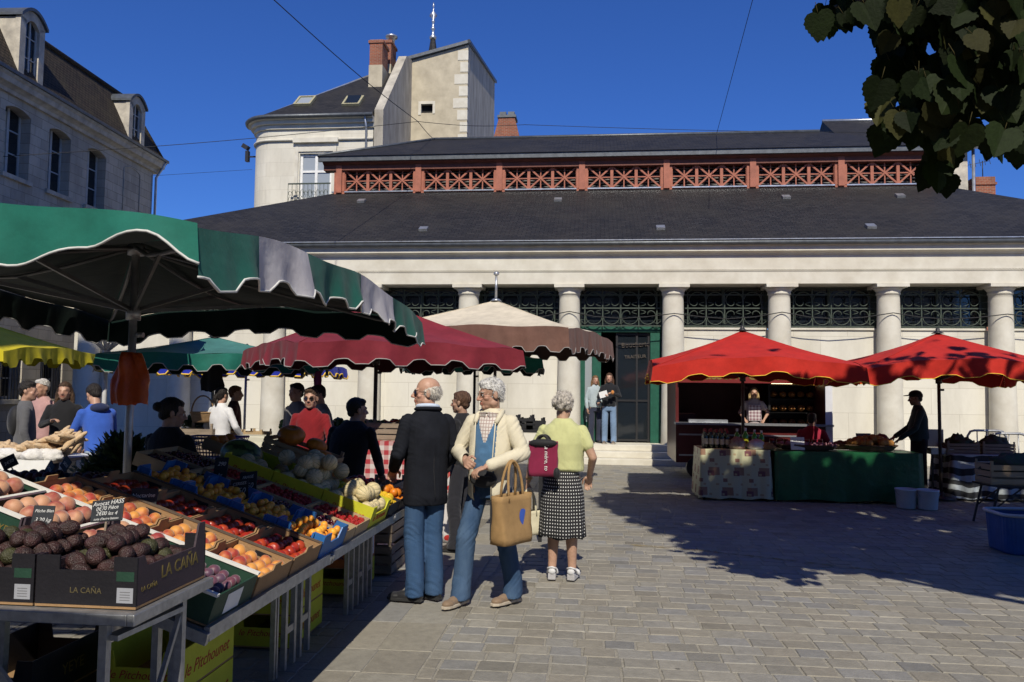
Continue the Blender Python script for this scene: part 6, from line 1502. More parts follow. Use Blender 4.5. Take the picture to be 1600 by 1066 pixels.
# what he carries
m_jute = mat('tan_jute_cloth', (.36, .225, .10), .9, .15, 12, .5, 260, spec=.15)
def bag(name, label, cat, c, w, h, d, rz, m, handles, hm, flare=.85, lean=0, logo=None, sag=.018):
    root = thing(name, label, cat, c, (lean, 0, R(rz)))
    q = MB(); P = []
    n = 24
    for j in range(9):
        t = j / 8; row = []; k = flare + (1 - flare) * t
        for i in range(n):
            a = 2 * math.pi * i / n; ca, sa = math.cos(a), math.sin(a); pw = .38
            x = w / 2 * k * math.copysign(abs(ca) ** pw, ca); y = d / 2 * (1.0 - .35 * t) * math.copysign(abs(sa) ** pw, sa)
            y += sag * noise.noise(Vector((x * 9, t * 4, a))); x += sag * .6 * noise.noise(Vector((a * 2, t * 5, 3)))
            row.append((x, y, t * h))
        P.append(row)
    vs = [p_ for r_ in P for p_ in r_]; fs = [(j * n + i, j * n + (i + 1) % n, (j + 1) * n + (i + 1) % n, (j + 1) * n + i) for j in range(8) for i in range(n)] + [tuple(reversed(range(n)))]
    q.add(vs, fs, True); q.build('bag_body', m, root, local=True, solid=.005)
    for s in (-1, 1):
        q = MB(); q.tube([(w * .22 * math.cos(math.pi * (1 - t)) + (s * .01), s * d * .30 * (1 - .7 * math.sin(math.pi * t)), h - .05 + (handles + .05) * math.sin(math.pi * t) ** .7) for t in [i / 14 for i in range(15)]], .011, 6); q.build('handle', hm, root, local=True)
    if logo: logo(root)
    return root
wl = WM[M2['root'].name] @ M2['aL'][2]; el = WM[M2['root'].name] @ M2['aL'][1]
hang = el.lerp(wl, .62)
def jl(root):
    q = MB(); q.add([(.06 + .055 * math.cos(a), -.0705, .19 + .062 * math.sin(a) - .02 * math.cos(a)) for a in [1.2 + i * .42 for i in range(9)]], [tuple(range(9))]); q.add([(.02 + .07 * t, -.0695 - .001, .115 + .02 * math.sin(t * 6)) for t in (0, .5, 1)] + [(.09, -.071, .10), (.02, -.071, .10)], [(4, 3, 2, 1, 0)])
    q.build('blue_emblem', cloth('blue_print', (.02, .08, .42)), root, local=True)
bag('tote_bag', 'tan jute shopping bag with blue emblem hanging from the cream jacket man’s arm', 'bag', (hang.x + .09, hang.y - .04, hang.z - .60), .40, .36, .16, 58, m_jute, .25, m_jute, .86, logo=jl)
# woman seen from behind
def dot_mat():
    m, nt, b = new_mat('black_polka_dot_cloth'); tc = N(nt, 'ShaderNodeTexCoord'); sp = N(nt, 'ShaderNodeSeparateXYZ'); L(nt, tc.outputs['Object'], sp.inputs[0])
    at = N(nt, 'ShaderNodeMath', operation='ARCTAN2'); L(nt, sp.outputs[1], at.inputs[0]); L(nt, sp.outputs[0], at.inputs[1])
    def fr(src, k, off=None):
        mu = N(nt, 'ShaderNodeMath', operation='MULTIPLY'); mu.inputs[1].default_value = k; L(nt, src, mu.inputs[0]); f = N(nt, 'ShaderNodeMath', operation='FRACT')
        L(nt, mu.outputs[0], f.inputs[0]); s = N(nt, 'ShaderNodeMath', operation='SUBTRACT'); s.inputs[1].default_value = .5; L(nt, f.outputs[0], s.inputs[0]); p_ = N(nt, 'ShaderNodeMath', operation='POWER'); p_.inputs[1].default_value = 2; L(nt, s.outputs[0], p_.inputs[0]); return p_
    u = fr(at.outputs[0], 44 / 6.2832); v = fr(sp.outputs[2], 33)
    ad = N(nt, 'ShaderNodeMath', operation='ADD'); L(nt, u.outputs[0], ad.inputs[0]); L(nt, v.outputs[0], ad.inputs[1]); lt = N(nt, 'ShaderNodeMath', operation='LESS_THAN'); lt.inputs[1].default_value = .036; L(nt, ad.outputs[0], lt.inputs[0])
    mx = N(nt, 'ShaderNodeMix', data_type='RGBA'); mx.inputs[6].default_value = rgb((.014, .014, .016)); mx.inputs[7].default_value = rgb((.66, .66, .64)); L(nt, lt.outputs[0], mx.inputs[0]); L(nt, mx.outputs[2], b.inputs['Base Color']); b.inputs['Roughness'].default_value = .9
    return m
def w_extra(c):
    q = MB(); P = []; n = 64
    for j in range(15):
        t = j / 14; z = 1.03 - t * .635; row = []
        for i in range(n):
            a = 2 * math.pi * i / n; rx = lerp(.140, .19, min(1, t * 2.6)) + .022 * t; ry = lerp(.11, .145, min(1, t * 2.6)) + .025 * t
            k = 1 + (.012 + .055 * t) * math.sin(a * 8 + 1.3 * math.sin(a * 2)) * t + .012 * noise.noise(Vector((a * 2, t * 3, 0)))
            row.append((rx * k * math.cos(a), ry * k * math.sin(a) - .012, z + (.012 * math.sin(a * 5) if j == 14 else 0)))
        P.append(row)
    vs = [p_ for r_ in P for p_ in r_]; q.add(vs, [(j * n + i, (j + 1) * n + i, (j + 1) * n + (i + 1) % n, j * n + (i + 1) % n) for j in range(14) for i in range(n)], True)
    part(c, q, 'skirt', dot_mat(), solid=.003)
    # white wedge sandals
    ws = cloth('white_sandal_leather', (.55, .55, .56), .5, 120, .1); sk = cloth('sandal_sole', (.40, .39, .40), .7, 90)
    for l, fa in ((c['lL'], 8), (c['lR'], -4)):
        Fr = Matrix.Rotation(R(fa), 3, 'Z'); an = l[2]; f0 = lambda x, y, z: Vector((an.x, an.y, 0)) + Fr @ Vector((x, y, z))
        q = MB(); q.prism([(-.055, .002), (.175, .002), (.185, .02), (.09, .022), (.0, .052), (-.055, .062)], f0(-.036, 0, 0), Fr @ Vector((0, 1, 0)), (0, 0, 1), Fr @ Vector((.072, 0, 0))); so_ = part(c, q, 'sandal', sk, bevel=.006)
        q = MB(); q.tube([f0(-.042, .10, .03), f0(-.035, .10, .06), f0(0, .10, .072), f0(.035, .10, .06), f0(.042, .10, .03)], .018, 8); q.tube([f0(-.036, .02, .06), f0(-.038, -.03, .105), f0(0, -.055, .12), f0(.038, -.03, .105), f0(.036, .02, .06)], .009, 6); q.sph(f0(0, -.045, .078), (.036, .022, .03), 12, 8)
        q.build('strap', ws, so_, local=True)
    q = MB(); a = c['aL']; d = (a[2] - a[1]).normalized(); x_ = d.orthogonal().normalized(); y_ = d.cross(x_); ce = a[1].lerp(a[2], .88)
    q.tube([ce + x_ * .034 * math.cos(t) + y_ * .034 * math.sin(t) for t in [i * .5236 for i in range(12)]], .005, 6, closed=True); part(c, q, 'bracelet', mat('gold_bracelet', (.6, .4, .12), .3, .1, 30, metal=1))
p = gp(878, 908)
W3 = person('grey haired woman in pale yellow top and polka dot skirt seen from behind', (p.x, p.y, .018), -8, 1.63, (.40, .24, .165), 1, hyaw=-14, hpitch=.05, top='blouse', top_col=(0, 0, 0), top_name='yellowtop', hem=1.0, thick=.022, belly=.02, sleeves=.52, bottom='skirt',
       hair='curly', hair_col=(.50, .46, .41), shoes=None, det=0, extra=w_extra, width=1.06, armL=[(-.285, -.02, 1.13), (-.335, .02, .89)], armR=[(.285, -.02, 1.13), (.235, .12, .95)], legL=[(-.085, .06, .50), (-.09, -.02, .115)], legR=[(.085, .02, .50), (.095, .0, .115)], curlL=.95)
hl = WM[W3['root'].name] @ W3['aL'][2]
m_hb = cloth('cream_handbag_leather', (.56, .52, .38), .5, 90, .1)
bag('handbag', 'cream leather handbag hanging from the woman’s left hand', 'bag', (hl.x + .01, hl.y - .03, hl.z - .47), .30, .21, .12, 40, m_hb, .19, m_hb, 1.08)
m_burg = cloth('burgundy_bag_cloth', (.20, .015, .05), .8, 200, .3)
fa_ = (WM[W3['root'].name] @ W3['aL'][1]).lerp(hl, .35)
b3 = bag('cloth_bag', 'burgundy cloth bag with black top lettered La mère, slung on the woman’s forearm', 'bag', (fa_.x + .125, p.y - .225, .935), .25, .30, .05, -4, m_burg, .05, cloth('black_nylon', (.016, .016, .018)), 1.0, sag=.02)
text('La mère, to', .048, WM[b3.name] @ Matrix.Translation((.03, -.034, .165)) @ Matrix.Rotation(R(90), 4, 'X') @ Matrix.Rotation(R(-90), 4, 'Z'), m_label, b3, shear=.2, extrude=.001)
q = MB(); q.sph((.0, -.012, .285), (.128, .034, .035), 14, 8); q.sph((.12, -.03, .03), (.03, .025, .05), 10, 8); q.build('black_cloth', cloth('black_nylon', (.016, .016, .018)), b3, local=True)
# ------------------------------------------------------------------ stalls on the right, under the red canopies
YT = 12.85
def cloth_table(name, label, x0, x1, y0, y1, h, m, fold=.012, seed=0, flare=.03):
    root = thing(name, label, 'table', ((x0 + x1) / 2, (y0 + y1) / 2, 0))
    q = MB(); per = []; n = 30
    for (a, b_) in (((x0, y0), (x1, y0)), ((x1, y0), (x1, y1)), ((x1, y1), (x0, y1)), ((x0, y1), (x0, y0))):
        for i in range(n): t = i / n; per.append((lerp(a[0], b_[0], t), lerp(a[1], b_[1], t), (b_[1] - a[1]), -(b_[0] - a[0])))
    rows = []
    for j in range(8):
        t = j / 7; row = []
        for i, (x, y, nx, ny) in enumerate(per):
            l = math.hypot(nx, ny); w_ = t * (flare + fold * (math.sin(i * .9 + seed) + .7 * math.sin(i * 2.3 + seed * 2))); row.append((x + nx / l * w_, y + ny / l * w_, h - t * (h - .045 - .012 * math.sin(i * .5 + seed))))
        rows.append(row)
    N_ = len(per); vs = [p for r in rows for p in r]
    q.add(vs, [((j + 1) * N_ + i, (j + 1) * N_ + (i + 1) % N_, j * N_ + (i + 1) % N_, j * N_ + i) for j in range(7) for i in range(N_)], True)
    q.add(rows[0], [tuple(range(N_))]); q.build('tablecloth', m, root)
    for (x, y) in ((x0 + .06, y0 + .06), (x1 - .06, y0 + .06), (x0 + .06, y1 - .06), (x1 - .06, y1 - .06)):
        q = MB(); q.cyl((x, y, .012), (x, y, h - .01), .018, n=8); q.build('leg', m_blackm, root)
    return root
def squares_mat():
    m, nt, b = new_mat('cream_oilcloth_with_squares'); tc_ = N(nt, 'ShaderNodeTexCoord'); sp_ = N(nt, 'ShaderNodeSeparateXYZ'); L(nt, tc_.outputs['Object'], sp_.inputs[0]); ad_ = N(nt, 'ShaderNodeMath', operation='ADD'); L(nt, sp_.outputs[0], ad_.inputs[0]); L(nt, sp_.outputs[1], ad_.inputs[1]); uv = N(nt, 'ShaderNodeCombineXYZ'); L(nt, ad_.outputs[0], uv.inputs[0]); L(nt, sp_.outputs[2], uv.inputs[1]); base = (.46, .45, .29)
    cur = None
    for sc_, r_, col, off in ((2.6, .20, (.27, .155, .10), (0, 0)), (2.6, .13, (.155, .055, .065), (.12, .10)), (2.6, .09, (.22, .11, .08), (.55, .45)), (5.2, .10, (.36, .27, .16), (.3, .8))):
        mp = N(nt, 'ShaderNodeMapping'); mp.inputs['Location'].default_value = (off[0], off[1], 0); mp.inputs['Scale'].default_value = (sc_, sc_ * 1.25, 1); L(nt, uv.outputs[0], mp.inputs[0])
        sp = N(nt, 'ShaderNodeSeparateXYZ'); L(nt, mp.outputs[0], sp.inputs[0]); ds = []
        fl = N(nt, 'ShaderNodeMath', operation='FLOOR'); L(nt, sp.outputs[1], fl.inputs[0]); ma = N(nt, 'ShaderNodeMath', operation='MULTIPLY_ADD'); ma.inputs[1].default_value = .5; L(nt, fl.outputs[0], ma.inputs[0]); L(nt, sp.outputs[0], ma.inputs[2])
        for src in (ma.outputs[0], sp.outputs[1]):
            f = N(nt, 'ShaderNodeMath', operation='FRACT'); L(nt, src, f.inputs[0]); s_ = N(nt, 'ShaderNodeMath', operation='SUBTRACT'); s_.inputs[1].default_value = .5; L(nt, f.outputs[0], s_.inputs[0]); a = N(nt, 'ShaderNodeMath', operation='ABSOLUTE'); L(nt, s_.outputs[0], a.inputs[0]); ds.append(a)
        mxx = N(nt, 'ShaderNodeMath', operation='MAXIMUM'); L(nt, ds[0].outputs[0], mxx.inputs[0]); L(nt, ds[1].outputs[0], mxx.inputs[1])
        lt = N(nt, 'ShaderNodeMath', operation='LESS_THAN'); lt.inputs[1].default_value = r_; L(nt, mxx.outputs[0], lt.inputs[0])
        x = N(nt, 'ShaderNodeMix', data_type='RGBA'); x.inputs[7].default_value = rgb(col); L(nt, lt.outputs[0], x.inputs[0])
        if cur is None: x.inputs[6].default_value = rgb(base)
        else: L(nt, cur, x.inputs[6])
        cur = x.outputs[2]
    L(nt, cur, b.inputs['Base Color']); b.inputs['Roughness'].default_value = .45
    return m
m_gcloth = mat('green_plastic_sheet', (.008, .085, .03), .35, .3, 3, .5, 9, spec=.5)
xa, xb, xc = pt(1095, 740, YT).x, pt(1204, 740, YT).x, pt(1437, 740, YT + .15).x
cloth_table('cloth_covered_table', 'table under a cream oilcloth printed with brown squares, left end of the rotisserie counter', xa, xb, YT, YT + .85, .80, squares_mat(), .012, 1)
cloth_table('cloth_covered_table', 'long table under a dark green plastic sheet before the capped vendor', xb + .07, xc, YT + .02, YT + .87, .79, m_gcloth, .010, 4, .02)
TZ = .805
# bottles
m_wine = mat('dark_wine_glass', (.012, .016, .010), .12, .2, 8, spec=.7); m_soda = mat('green_plastic_bottle', (.05, .30, .03), .15, .2, 8, spec=.6); m_foil = mat('bottle_foil', (.30, .02, .03), .35, .2, 8); m_foil2 = mat('gold_bottle_foil', (.45, .33, .08), .35, .2, 8)
m_brownl = mat('cream_bottle_label', (.5, .44, .33), .7, .2, 30)
def bottle(label, p, kind):
    r, h = ((.037, .30), (.045, .31))[kind]
    q = MB(); q.lathe([(r * .9, 0), (r, .01), (r, h * .60), (r * .85, h * .68), (r * .38, h * .80), (r * .36, h * .97)], (0, 0, 0), 14)
    root = thing('wine_bottle' if kind == 0 else 'soda_bottle', label, 'bottle', p, group='bottles on the counter'); q.build('glass_body', m_wine if kind == 0 else m_soda, root, local=True)
    q = MB(); q.cyl((0, 0, h * .84), (0, 0, h * 1.0), r * .44, n=10); q.build('cap', (m_foil, m_white)[kind], root, local=True); q = MB(); q.cyl((0, 0, h * .2), (0, 0, h * .5), r * 1.02, n=14, caps=False); q.build('paper_label', m_brownl if kind == 0 else m_yelb, root, local=True); return root
bt = [None, None]; nb = 0
x0 = xa + .10
for i in range(5):
    for j in range(3):
        p = (x0 + i * .085, YT + .18 + j * .10, TZ); lab = 'dark wine bottle standing in the block at the left end of the counter'
        if bt[0] is None: bt[0] = bottle(lab, p, 0); bpy.context.view_layer.update(); kids(bt[0])
        else: dup(bt[0], p, (0, 0, rnd(0, 6)), scale=rnd(.93, 1.05))
for i in range(4):
    p = (x0 + .50 + i * .135 + rnd(-.02, .02), YT + .30 + rnd(-.05, .08), TZ); lab = 'green plastic soda bottle on the counter right of the wine'
    if bt[1] is None: bt[1] = bottle(lab, p, 1); bpy.context.view_layer.update(); kids(bt[1])
    else: dup(bt[1], p, (0, 0, rnd(0, 6)), scale=rnd(.9, 1.05))
m_brownglass = mat('brown_preserve_jar', (.07, .03, .015), .2, .3, 8, spec=.6)
for i in range(8):
    q = MB(); q.lathe([(.038, 0), (.042, .01), (.042, .10), (.035, .12)], (0, 0, 0), 12); o = q.build('preserve_jar', m_brownglass, local=True); o.location = (x0 + 1.10 + i * .11, YT + .55 + rnd(-.04, .04), TZ); q = MB(); q.cyl((0, 0, .121), (0, 0, .145), .037, n=12); q.build('lid', m_foil, o, local=True); tag(o, 'small brown preserve jar in the row at the back of the counter', 'jar', 'preserve jars')
m_plb = mat('clear_bag_of_biscuits', (.42, .33, .28), .2, .35, 25, .6, 60, spec=.8, col2=(.22, .12, .09)); m_plw = mat('white_plastic_bag', (.55, .55, .58), .3, .25, 10, .6, 40, spec=.6)
def lump(name, label, cat, c, r, m, seed, group=None, amp=.25, fr=9):
    q = MB(); q.sph((0, 0, 0), 1, 22, 14); q.v = [(x * r[0] * (1 + amp * noise.noise(Vector((x * 2 + seed, y * 2, z * 2)))), y * r[1] * (1 + amp * noise.noise(Vector((x * 2, y * 2 + seed, z * 2)))), max(-r[2] * .55, z * r[2] * (1 + amp * noise.noise(Vector((x * 3, y * 3, z * 3 + seed)))))) for x, y, z in q.v]
    o = q.build(name, m, local=True); o.location = (c[0], c[1], c[2] + r[2] * .55); return tag(o, label, cat, group)
lump('plastic_bag', 'clear bag of pinkish biscuits on the counter edge by the wine', 'bag', (x0 + .48, YT + .12, TZ), (.13, .09, .12), m_plb, 3)
lump('plastic_bag', 'white wrapped bundle beside the bag of biscuits on the counter', 'bag', (x0 + .78, YT + .14, TZ), (.15, .09, .10), m_plw, 8)
lump('loaf', 'brown loaf lying at the seam of the two counter cloths', 'bread', (xb - .05, YT + .14, TZ), (.16, .07, .07), mat('brown_crust', (.30, .16, .06), .8, .4, 14, .5, 40), 12)
# baskets
m_wick = mat('woven_wicker', (.26, .16, .075), .8, .35, 6, .8, 70, stretch=(1, 1, 5)); m_wickd = mat('dark_wicker', (.12, .07, .04), .8, .35, 6, .8, 70, stretch=(1, 1, 5))
def basket(label, c, rx, ry, h, m, handle=False, name='basket'):
    root = thing(name, label, 'basket', c); q = MB(); P = []
    for j in range(6):
        t = j / 5; P.append([(rx * (.8 + .2 * t) * math.cos(a), ry * (.8 + .2 * t) * math.sin(a), t * h + .006 * math.sin(a * 14 + j * 3.14)) for a in [i * math.pi / 14 for i in range(28)]])
    vs = [p for r in P for p in r]; q.add(vs, [(j * 28 + i, j * 28 + (i + 1) % 28, (j + 1) * 28 + (i + 1) % 28, (j + 1) * 28 + i) for j in range(5) for i in range(28)] + [tuple(reversed(range(28)))], True); q.build('basket_wall', m, root, local=True, solid=.008)
    q = MB(); q.tube([(rx * math.cos(a), ry * math.sin(a), h) for a in [i * math.pi / 12 for i in range(24)]], .012, 6, closed=True); q.build('rim', m, root, local=True)
    if handle: q = MB(); q.tube([(rx * .98 * math.cos(math.pi * t), 0, h + .24 * math.sin(math.pi * t)) for t in [i / 12 for i in range(13)]], .011, 6); q.build('handle', m, root, local=True)
    return root
xq = pt(1262, 690, YT + .3).x
basket('long shallow basket of pink garlic strings on the green sheet', (xq, YT + .32, TZ), .48, .24, .07, m_wickd)
proto('garlic', .032, 'pumpkin', mat('pink_garlic_skin', (.46, .24, .27), .7, .3, 18, col2=(.30, .12, .16)), 14, 9)
for i in range(60): put_fruit('garlic', Vector((xq + rnd(-.42, .42), YT + .32 + rnd(-.19, .19), TZ + .055 + rnd(0, .04))), 'pink garlic bulb in the long shallow basket', 'garlic bulbs', 'garlic')
q0 = pt(1362, 690, YT + .3).x
basket('wide basket heaped with orange loaves before the capped vendor', (q0, YT + .36, TZ), .40, .27, .08, m_wickd)
proto('round_loaf', .062, 'round', mat('orange_brown_crust', (.40, .18, .04), .7, .4, 14, .4, 40), 16, 10)
for i in range(42):
    a, r_ = rnd(0, 6.28), math.sqrt(rnd(0, 1)); put_fruit('round_loaf', Vector((q0 + .34 * r_ * math.cos(a), YT + .36 + .21 * r_ * math.sin(a), TZ + .10 + .10 * (1 - r_) + rnd(0, .02))), 'round orange brown loaf in the wide basket', 'round loaves', 'bread')
def card(name, label, c, w, h, rz, m, lines=(), ink=None, lean=-.2, sz=.03):
    M4 = Matrix.Translation(c) @ Matrix.Rotation(rz, 4, 'Z') @ Matrix.Rotation(R(90) + lean, 4, 'X'); root = bpy.data.objects.new(name, None); COL.objects.link(root); root.matrix_basis = M4; WM[root.name] = M4.copy(); tag(root, label, 'sign')
    q = MB(); q.bx(-w / 2, w / 2, 0, h, -.002, .002); q.build('sheet', m, root, local=True)
    for i, s_ in enumerate(lines): text(s_, sz, M4 @ Matrix.Translation((0, h * (.72 - .3 * i), .0026)), ink or m_papink, root, extrude=.0004)
    return root
card('price_card', 'white paper price card leaning before the seated woman in red', (pt(1246, 690, YT + .12).x, YT + .10, TZ), .21, .20, 0, m_label, ('AIL ROSE', '8€ le kg'), lean=-.15)
card('price_slate', 'dark slate tilted over the basket of orange loaves', (pt(1352, 690, YT + .62).x, YT + .62, TZ), .24, .26, .1, mat('blank_grey_slate', (.10, .10, .11), .6, .2, 10), lean=-.3)
lump('mesh_sack', 'red mesh sack of onions behind the orange loaves', 'sack', (pt(1378, 690, YT + .62).x, YT + .66, TZ), (.14, .10, .16), mat('red_mesh_net', (.20, .03, .03), .6, .5, 60, .6, 80), 5)
lump('ham', 'dark cured ham lying between the garlic and the loaves', 'ham', (pt(1315, 690, YT + .5).x, YT + .5, TZ), (.16, .10, .09), mat('cured_rind', (.12, .06, .03), .5, .4, 9, .4, 30), 6)
# white buckets
m_buck = mat('white_plastic', (.55, .56, .58), .45, .12, 5, .05, 30)
for (px, py), lab in (((1416, 795), 'white plastic bucket with wire handle before the green sheet, left of two'), ((1450, 797), 'white plastic bucket right of the other, by the vendor’s feet')):
    p = gp(px, py); root = thing('bucket', lab, 'bucket', (p.x, p.y, .012)); q = MB(); q.lathe([(.125, 0), (.13, .01), (.15, .26), (.157, .265), (.157, .285), (.147, .285), (.143, .24), (.12, .02)], (0, 0, 0), 24); q.build('bucket_body', m_buck, root, local=True)
    q = MB(); q.tube([(.155 * math.cos(t), -.03 - .13 * math.sin(t) * .5, .26 - .12 * math.sin(t)) for t in [math.pi * i / 10 for i in range(11)]], .004, 5); q.build('handle', m_steel, root, local=True)
# striped cloth table with crates
ys2 = 13.6; xs0, xs1 = pt(1488, 720, ys2).x, pt(1562, 720, ys2).x
def stripe_mat():
    m, nt, b = new_mat('black_and_pale_striped_cloth'); tc = N(nt, 'ShaderNodeTexCoord'); sp = N(nt, 'ShaderNodeSeparateXYZ'); L(nt, tc.outputs['Object'], sp.inputs[0]); nn = N(nt, 'ShaderNodeTexNoise'); nn.inputs['Scale'].default_value = 2; L(nt, tc.outputs['Object'], nn.inputs['Vector'])
    ma = N(nt, 'ShaderNodeMath', operation='MULTIPLY_ADD'); ma.inputs[1].default_value = .25; L(nt, nn.outputs[0], ma.inputs[0]); L(nt, sp.outputs[2], ma.inputs[2]); mu = N(nt, 'ShaderNodeMath', operation='MULTIPLY'); mu.inputs[1].default_value = 5.5; L(nt, ma.outputs[0], mu.inputs[0]); f = N(nt, 'ShaderNodeMath', operation='FRACT'); L(nt, mu.outputs[0], f.inputs[0]); lt = N(nt, 'ShaderNodeMath', operation='LESS_THAN'); lt.inputs[1].default_value = .52; L(nt, f.outputs[0], lt.inputs[0])
    x = N(nt, 'ShaderNodeMix', data_type='RGBA'); x.inputs[6].default_value = rgb((.36, .40, .42)); x.inputs[7].default_value = rgb((.02, .022, .025)); L(nt, lt.outputs[0], x.inputs[0]); L(nt, x.outputs[2], b.inputs['Base Color']); b.inputs['Roughness'].default_value = .8; return m
cloth_table('cloth_covered_table', 'table draped in black and pale striped cloth right of the vendor', xs0, xs1 + .5, ys2, ys2 + .8, .74, stripe_mat(), .03, 2, .05)
m_veg = mat('dark_leafy_greens', (.03, .06, .015), .7, .5, 20, .6, 50, col2=(.06, .035, .03))
for k, x in enumerate((xs0 + .25, xs0 + .80)):
    slat_crate(('dark slatted crate of greens on the striped cloth, left of two', 'dark slatted crate of greens on the striped cloth, right of two')[k], Matrix.Translation((x, ys2 + .35, .745)), .5, .36, .17, m_woodd)
    lump('leafy_greens', ('heap of dark greens in the left crate on the striped cloth', 'heap of dark greens in the right crate on the striped cloth')[k], 'vegetables', (x, ys2 + .35, .80), (.21, .14, .15), m_veg, k + 3, amp=.6)
# scale
xsc = pt(1468, 700, 13.9).x; root = thing('weighing_scale', 'shop scale with clear upright display between the vendor and the crates', 'scale', (xsc, 13.95, .0)); q = MB(); q.bx(xsc - .17, xsc + .17, 13.80, 14.1, .72, .80); q.build('scale_body', m_steel, root); q = MB(); q.bx(xsc - .16, xsc + .10, 13.98, 14.0, .83, 1.12); q.build('display', m_gl2, root); q = MB(); q.bx(xsc - .18, xsc + .18, 13.79, 14.11, .802, .82); q.build('tray', m_zinc, root)
q = MB()
for sx in (-.15, .15):
    for sy in (13.82, 14.08): q.bar((xsc + sx, sy, .012), (xsc + sx, sy, .719), .03, .03)
q.build('stand', m_blackm, root)
# slatted crate on a folding stand, blue tub, metal railing
pz = pt(1570, 757, 11.0); root = thing('folding_stand', 'black folding metal stand under the slatted crate at the right edge', 'stand', (pz.x + .15, 11.1, 0)); x1_, z1_ = pz.x + .18, pz.z
q = MB()
for sy in (10.9, 11.35):
    q.bar((x1_ - .42, sy, .012), (x1_ - .30, sy, z1_ - .02), .022, .022); q.bar((x1_ + .42, sy, .012), (x1_ + .30, sy, z1_ - .02), .022, .022)
    q.bar((x1_ - .36, sy - .014, z1_ * .45), (x1_ - .02, sy - .014, z1_ - .03), .016, .016)
q.bx(x1_ - .42, x1_ + .42, 10.88, 11.37, z1_ - .02, z1_ - .001); q.build('stand_frame', m_blackm, root)
slat_crate('pale slatted crate with a plank side on the folding stand, right edge', Matrix.Translation((x1_, 11.12, z1_ + .001)), .78, .44, .27, m_wood)
lump('leafy_greens', 'dark greens filling the slatted crate on the folding stand', 'vegetables', (x1_, 11.12, z1_ + .14), (.33, .18, .16), m_veg, 9, amp=.5)
tb = gp(1608, 868); root = thing('storage_tub', 'blue plastic tub with ribbed sides and pale rim at the right edge', 'tub', (tb.x + .16, tb.y + .18, 0)); cx, cy = tb.x + .16, tb.y + .18
q = MB(); P = []
def rr(hw, hd, k=.35):
    return [(hw * math.copysign(abs(math.cos(a)) ** k, math.cos(a)), hd * math.copysign(abs(math.sin(a)) ** k, math.sin(a))) for a in [i * math.pi / 32 for i in range(64)]]
for z, w_, d_ in ((.012, .39, .26), (.03, .40, .265), (.41, .42, .28)):
    P.append([(cx + x * (1 + (.008 if i % 2 and .05 < z else 0)), cy + y * (1 + (.012 if i % 2 else 0)), z) for i, (x, y) in enumerate(rr(w_, d_))])
vs = [p for r in P for p in r]; q.add(vs, [(j * 64 + i, j * 64 + (i + 1) % 64, (j + 1) * 64 + (i + 1) % 64, (j + 1) * 64 + i) for j in range(2) for i in range(64)] + [tuple(reversed(range(64)))], False); q.build('tub_body', mat('deep_blue_plastic', (.02, .085, .28), .4, .2, 5, .1, 20), root)
q = MB(); q.tube([(cx + x, cy + y, .42) for x, y in rr(.432, .292)], .020, 6, closed=True); q.build('rim', mat('pale_plastic_liner', (.45, .47, .5), .4, .1, 8), root); q = MB(); q.add([(cx + x, cy + y, .37) for x, y in rr(.405, .265)], [tuple(range(64))]); q.build('dark_contents', m_dark, root)
ra = thing('metal_railing', 'grey tubular railing with rounded corners behind the striped table', 'railing', (pt(1560, 690, 15.2).x, 15.2, 0)); q = MB()
for (pa, pb) in ((1512, 1572), (1548, 1606)):
    yy = 15.2 if pa == 1512 else 14.7
    a, b_ = pt(pa, 690, yy).x, pt(pb, 690, yy).x; zt_ = pt(1540, 673 if pa == 1512 else 677, yy).z; q.tube([(a, yy, .012), (a, yy, zt_ - .1), (a + .05, yy, zt_ - .02), (a + .12, yy, zt_), (b_ - .12, yy, zt_), (b_ - .05, yy, zt_ - .02), (b_, yy, zt_ - .1), (b_, yy, .012)], .022, 8)
    for k in range(1, 4): q.cyl((lerp(a, b_, k / 4), yy, .3), (lerp(a, b_, k / 4), yy, zt_), .010, n=6)
    q.cyl((a, yy, .3), (b_, yy, .3), .014, n=6)
q.build('tubing', m_steel, ra)
# rotisserie trailer -------------------------------------------------
YR = 16.0; tx0, tx1 = pt(1056, 650, YR).x, pt(1298, 650, YR).x
tr = thing('rotisserie_trailer', 'dark red rotisserie trailer lettered in gold, open counter with roasting oven', 'trailer', ((tx0 + tx1) / 2, YR + .9, 0))
m_tred = mat('dark_red_trailer_paint', (.085, .012, .012), .35, .25, 4, .08, 30, spec=.5); m_tint = mat('wine_red_interior', (.05, .015, .015), .6, .3, 3)
zc0 = 1.06
q = MB(); q.bx(tx0, tx1, YR, YR + .05, .32, zc0); q.bx(tx0, tx0 + .06, YR + .051, YR + 1.9, .32, 2.3); q.bx(tx1 - .06, tx1, YR + .051, YR + 1.9, .32, 2.3); q.bx(tx0 + .061, tx1 - .061, YR + 1.84, YR + 1.9, .32, 2.3); q.bx(tx0 + .061, tx1 - .061, YR + .051, YR + 1.839, .32, .40); q.bx(tx0, tx1, YR, YR + 1.9, 2.301, 2.35); q.build('trailer_body', m_tred, tr)
q = MB(); q.bx(tx0 + .07, tx1 - .07, YR + 1.75, YR + 1.83, .41, 2.29); q.bx(tx0 + .07, tx0 + .5, YR + .9, YR + 1.7, .41, 1.25); q.build('interior_wall', m_tint, tr)
q = MB(); q.bx(tx0 - .02, tx1 + .02, YR - .14, YR + .20, zc0 + .001, zc0 + .04); q.build('counter_top', m_steel, tr)
q = MB(); q.bx(tx1 - .10, tx1 + .02, YR - .025, YR - .001, .45, 2.28); q.bx(tx1 + .001, tx1 + .04, YR + .01, YR + 1.9, .40, 2.28); q.build('white_corner_panel', mat('white_trailer_panel', (.62, .63, .66), .4, .1, 5), tr)
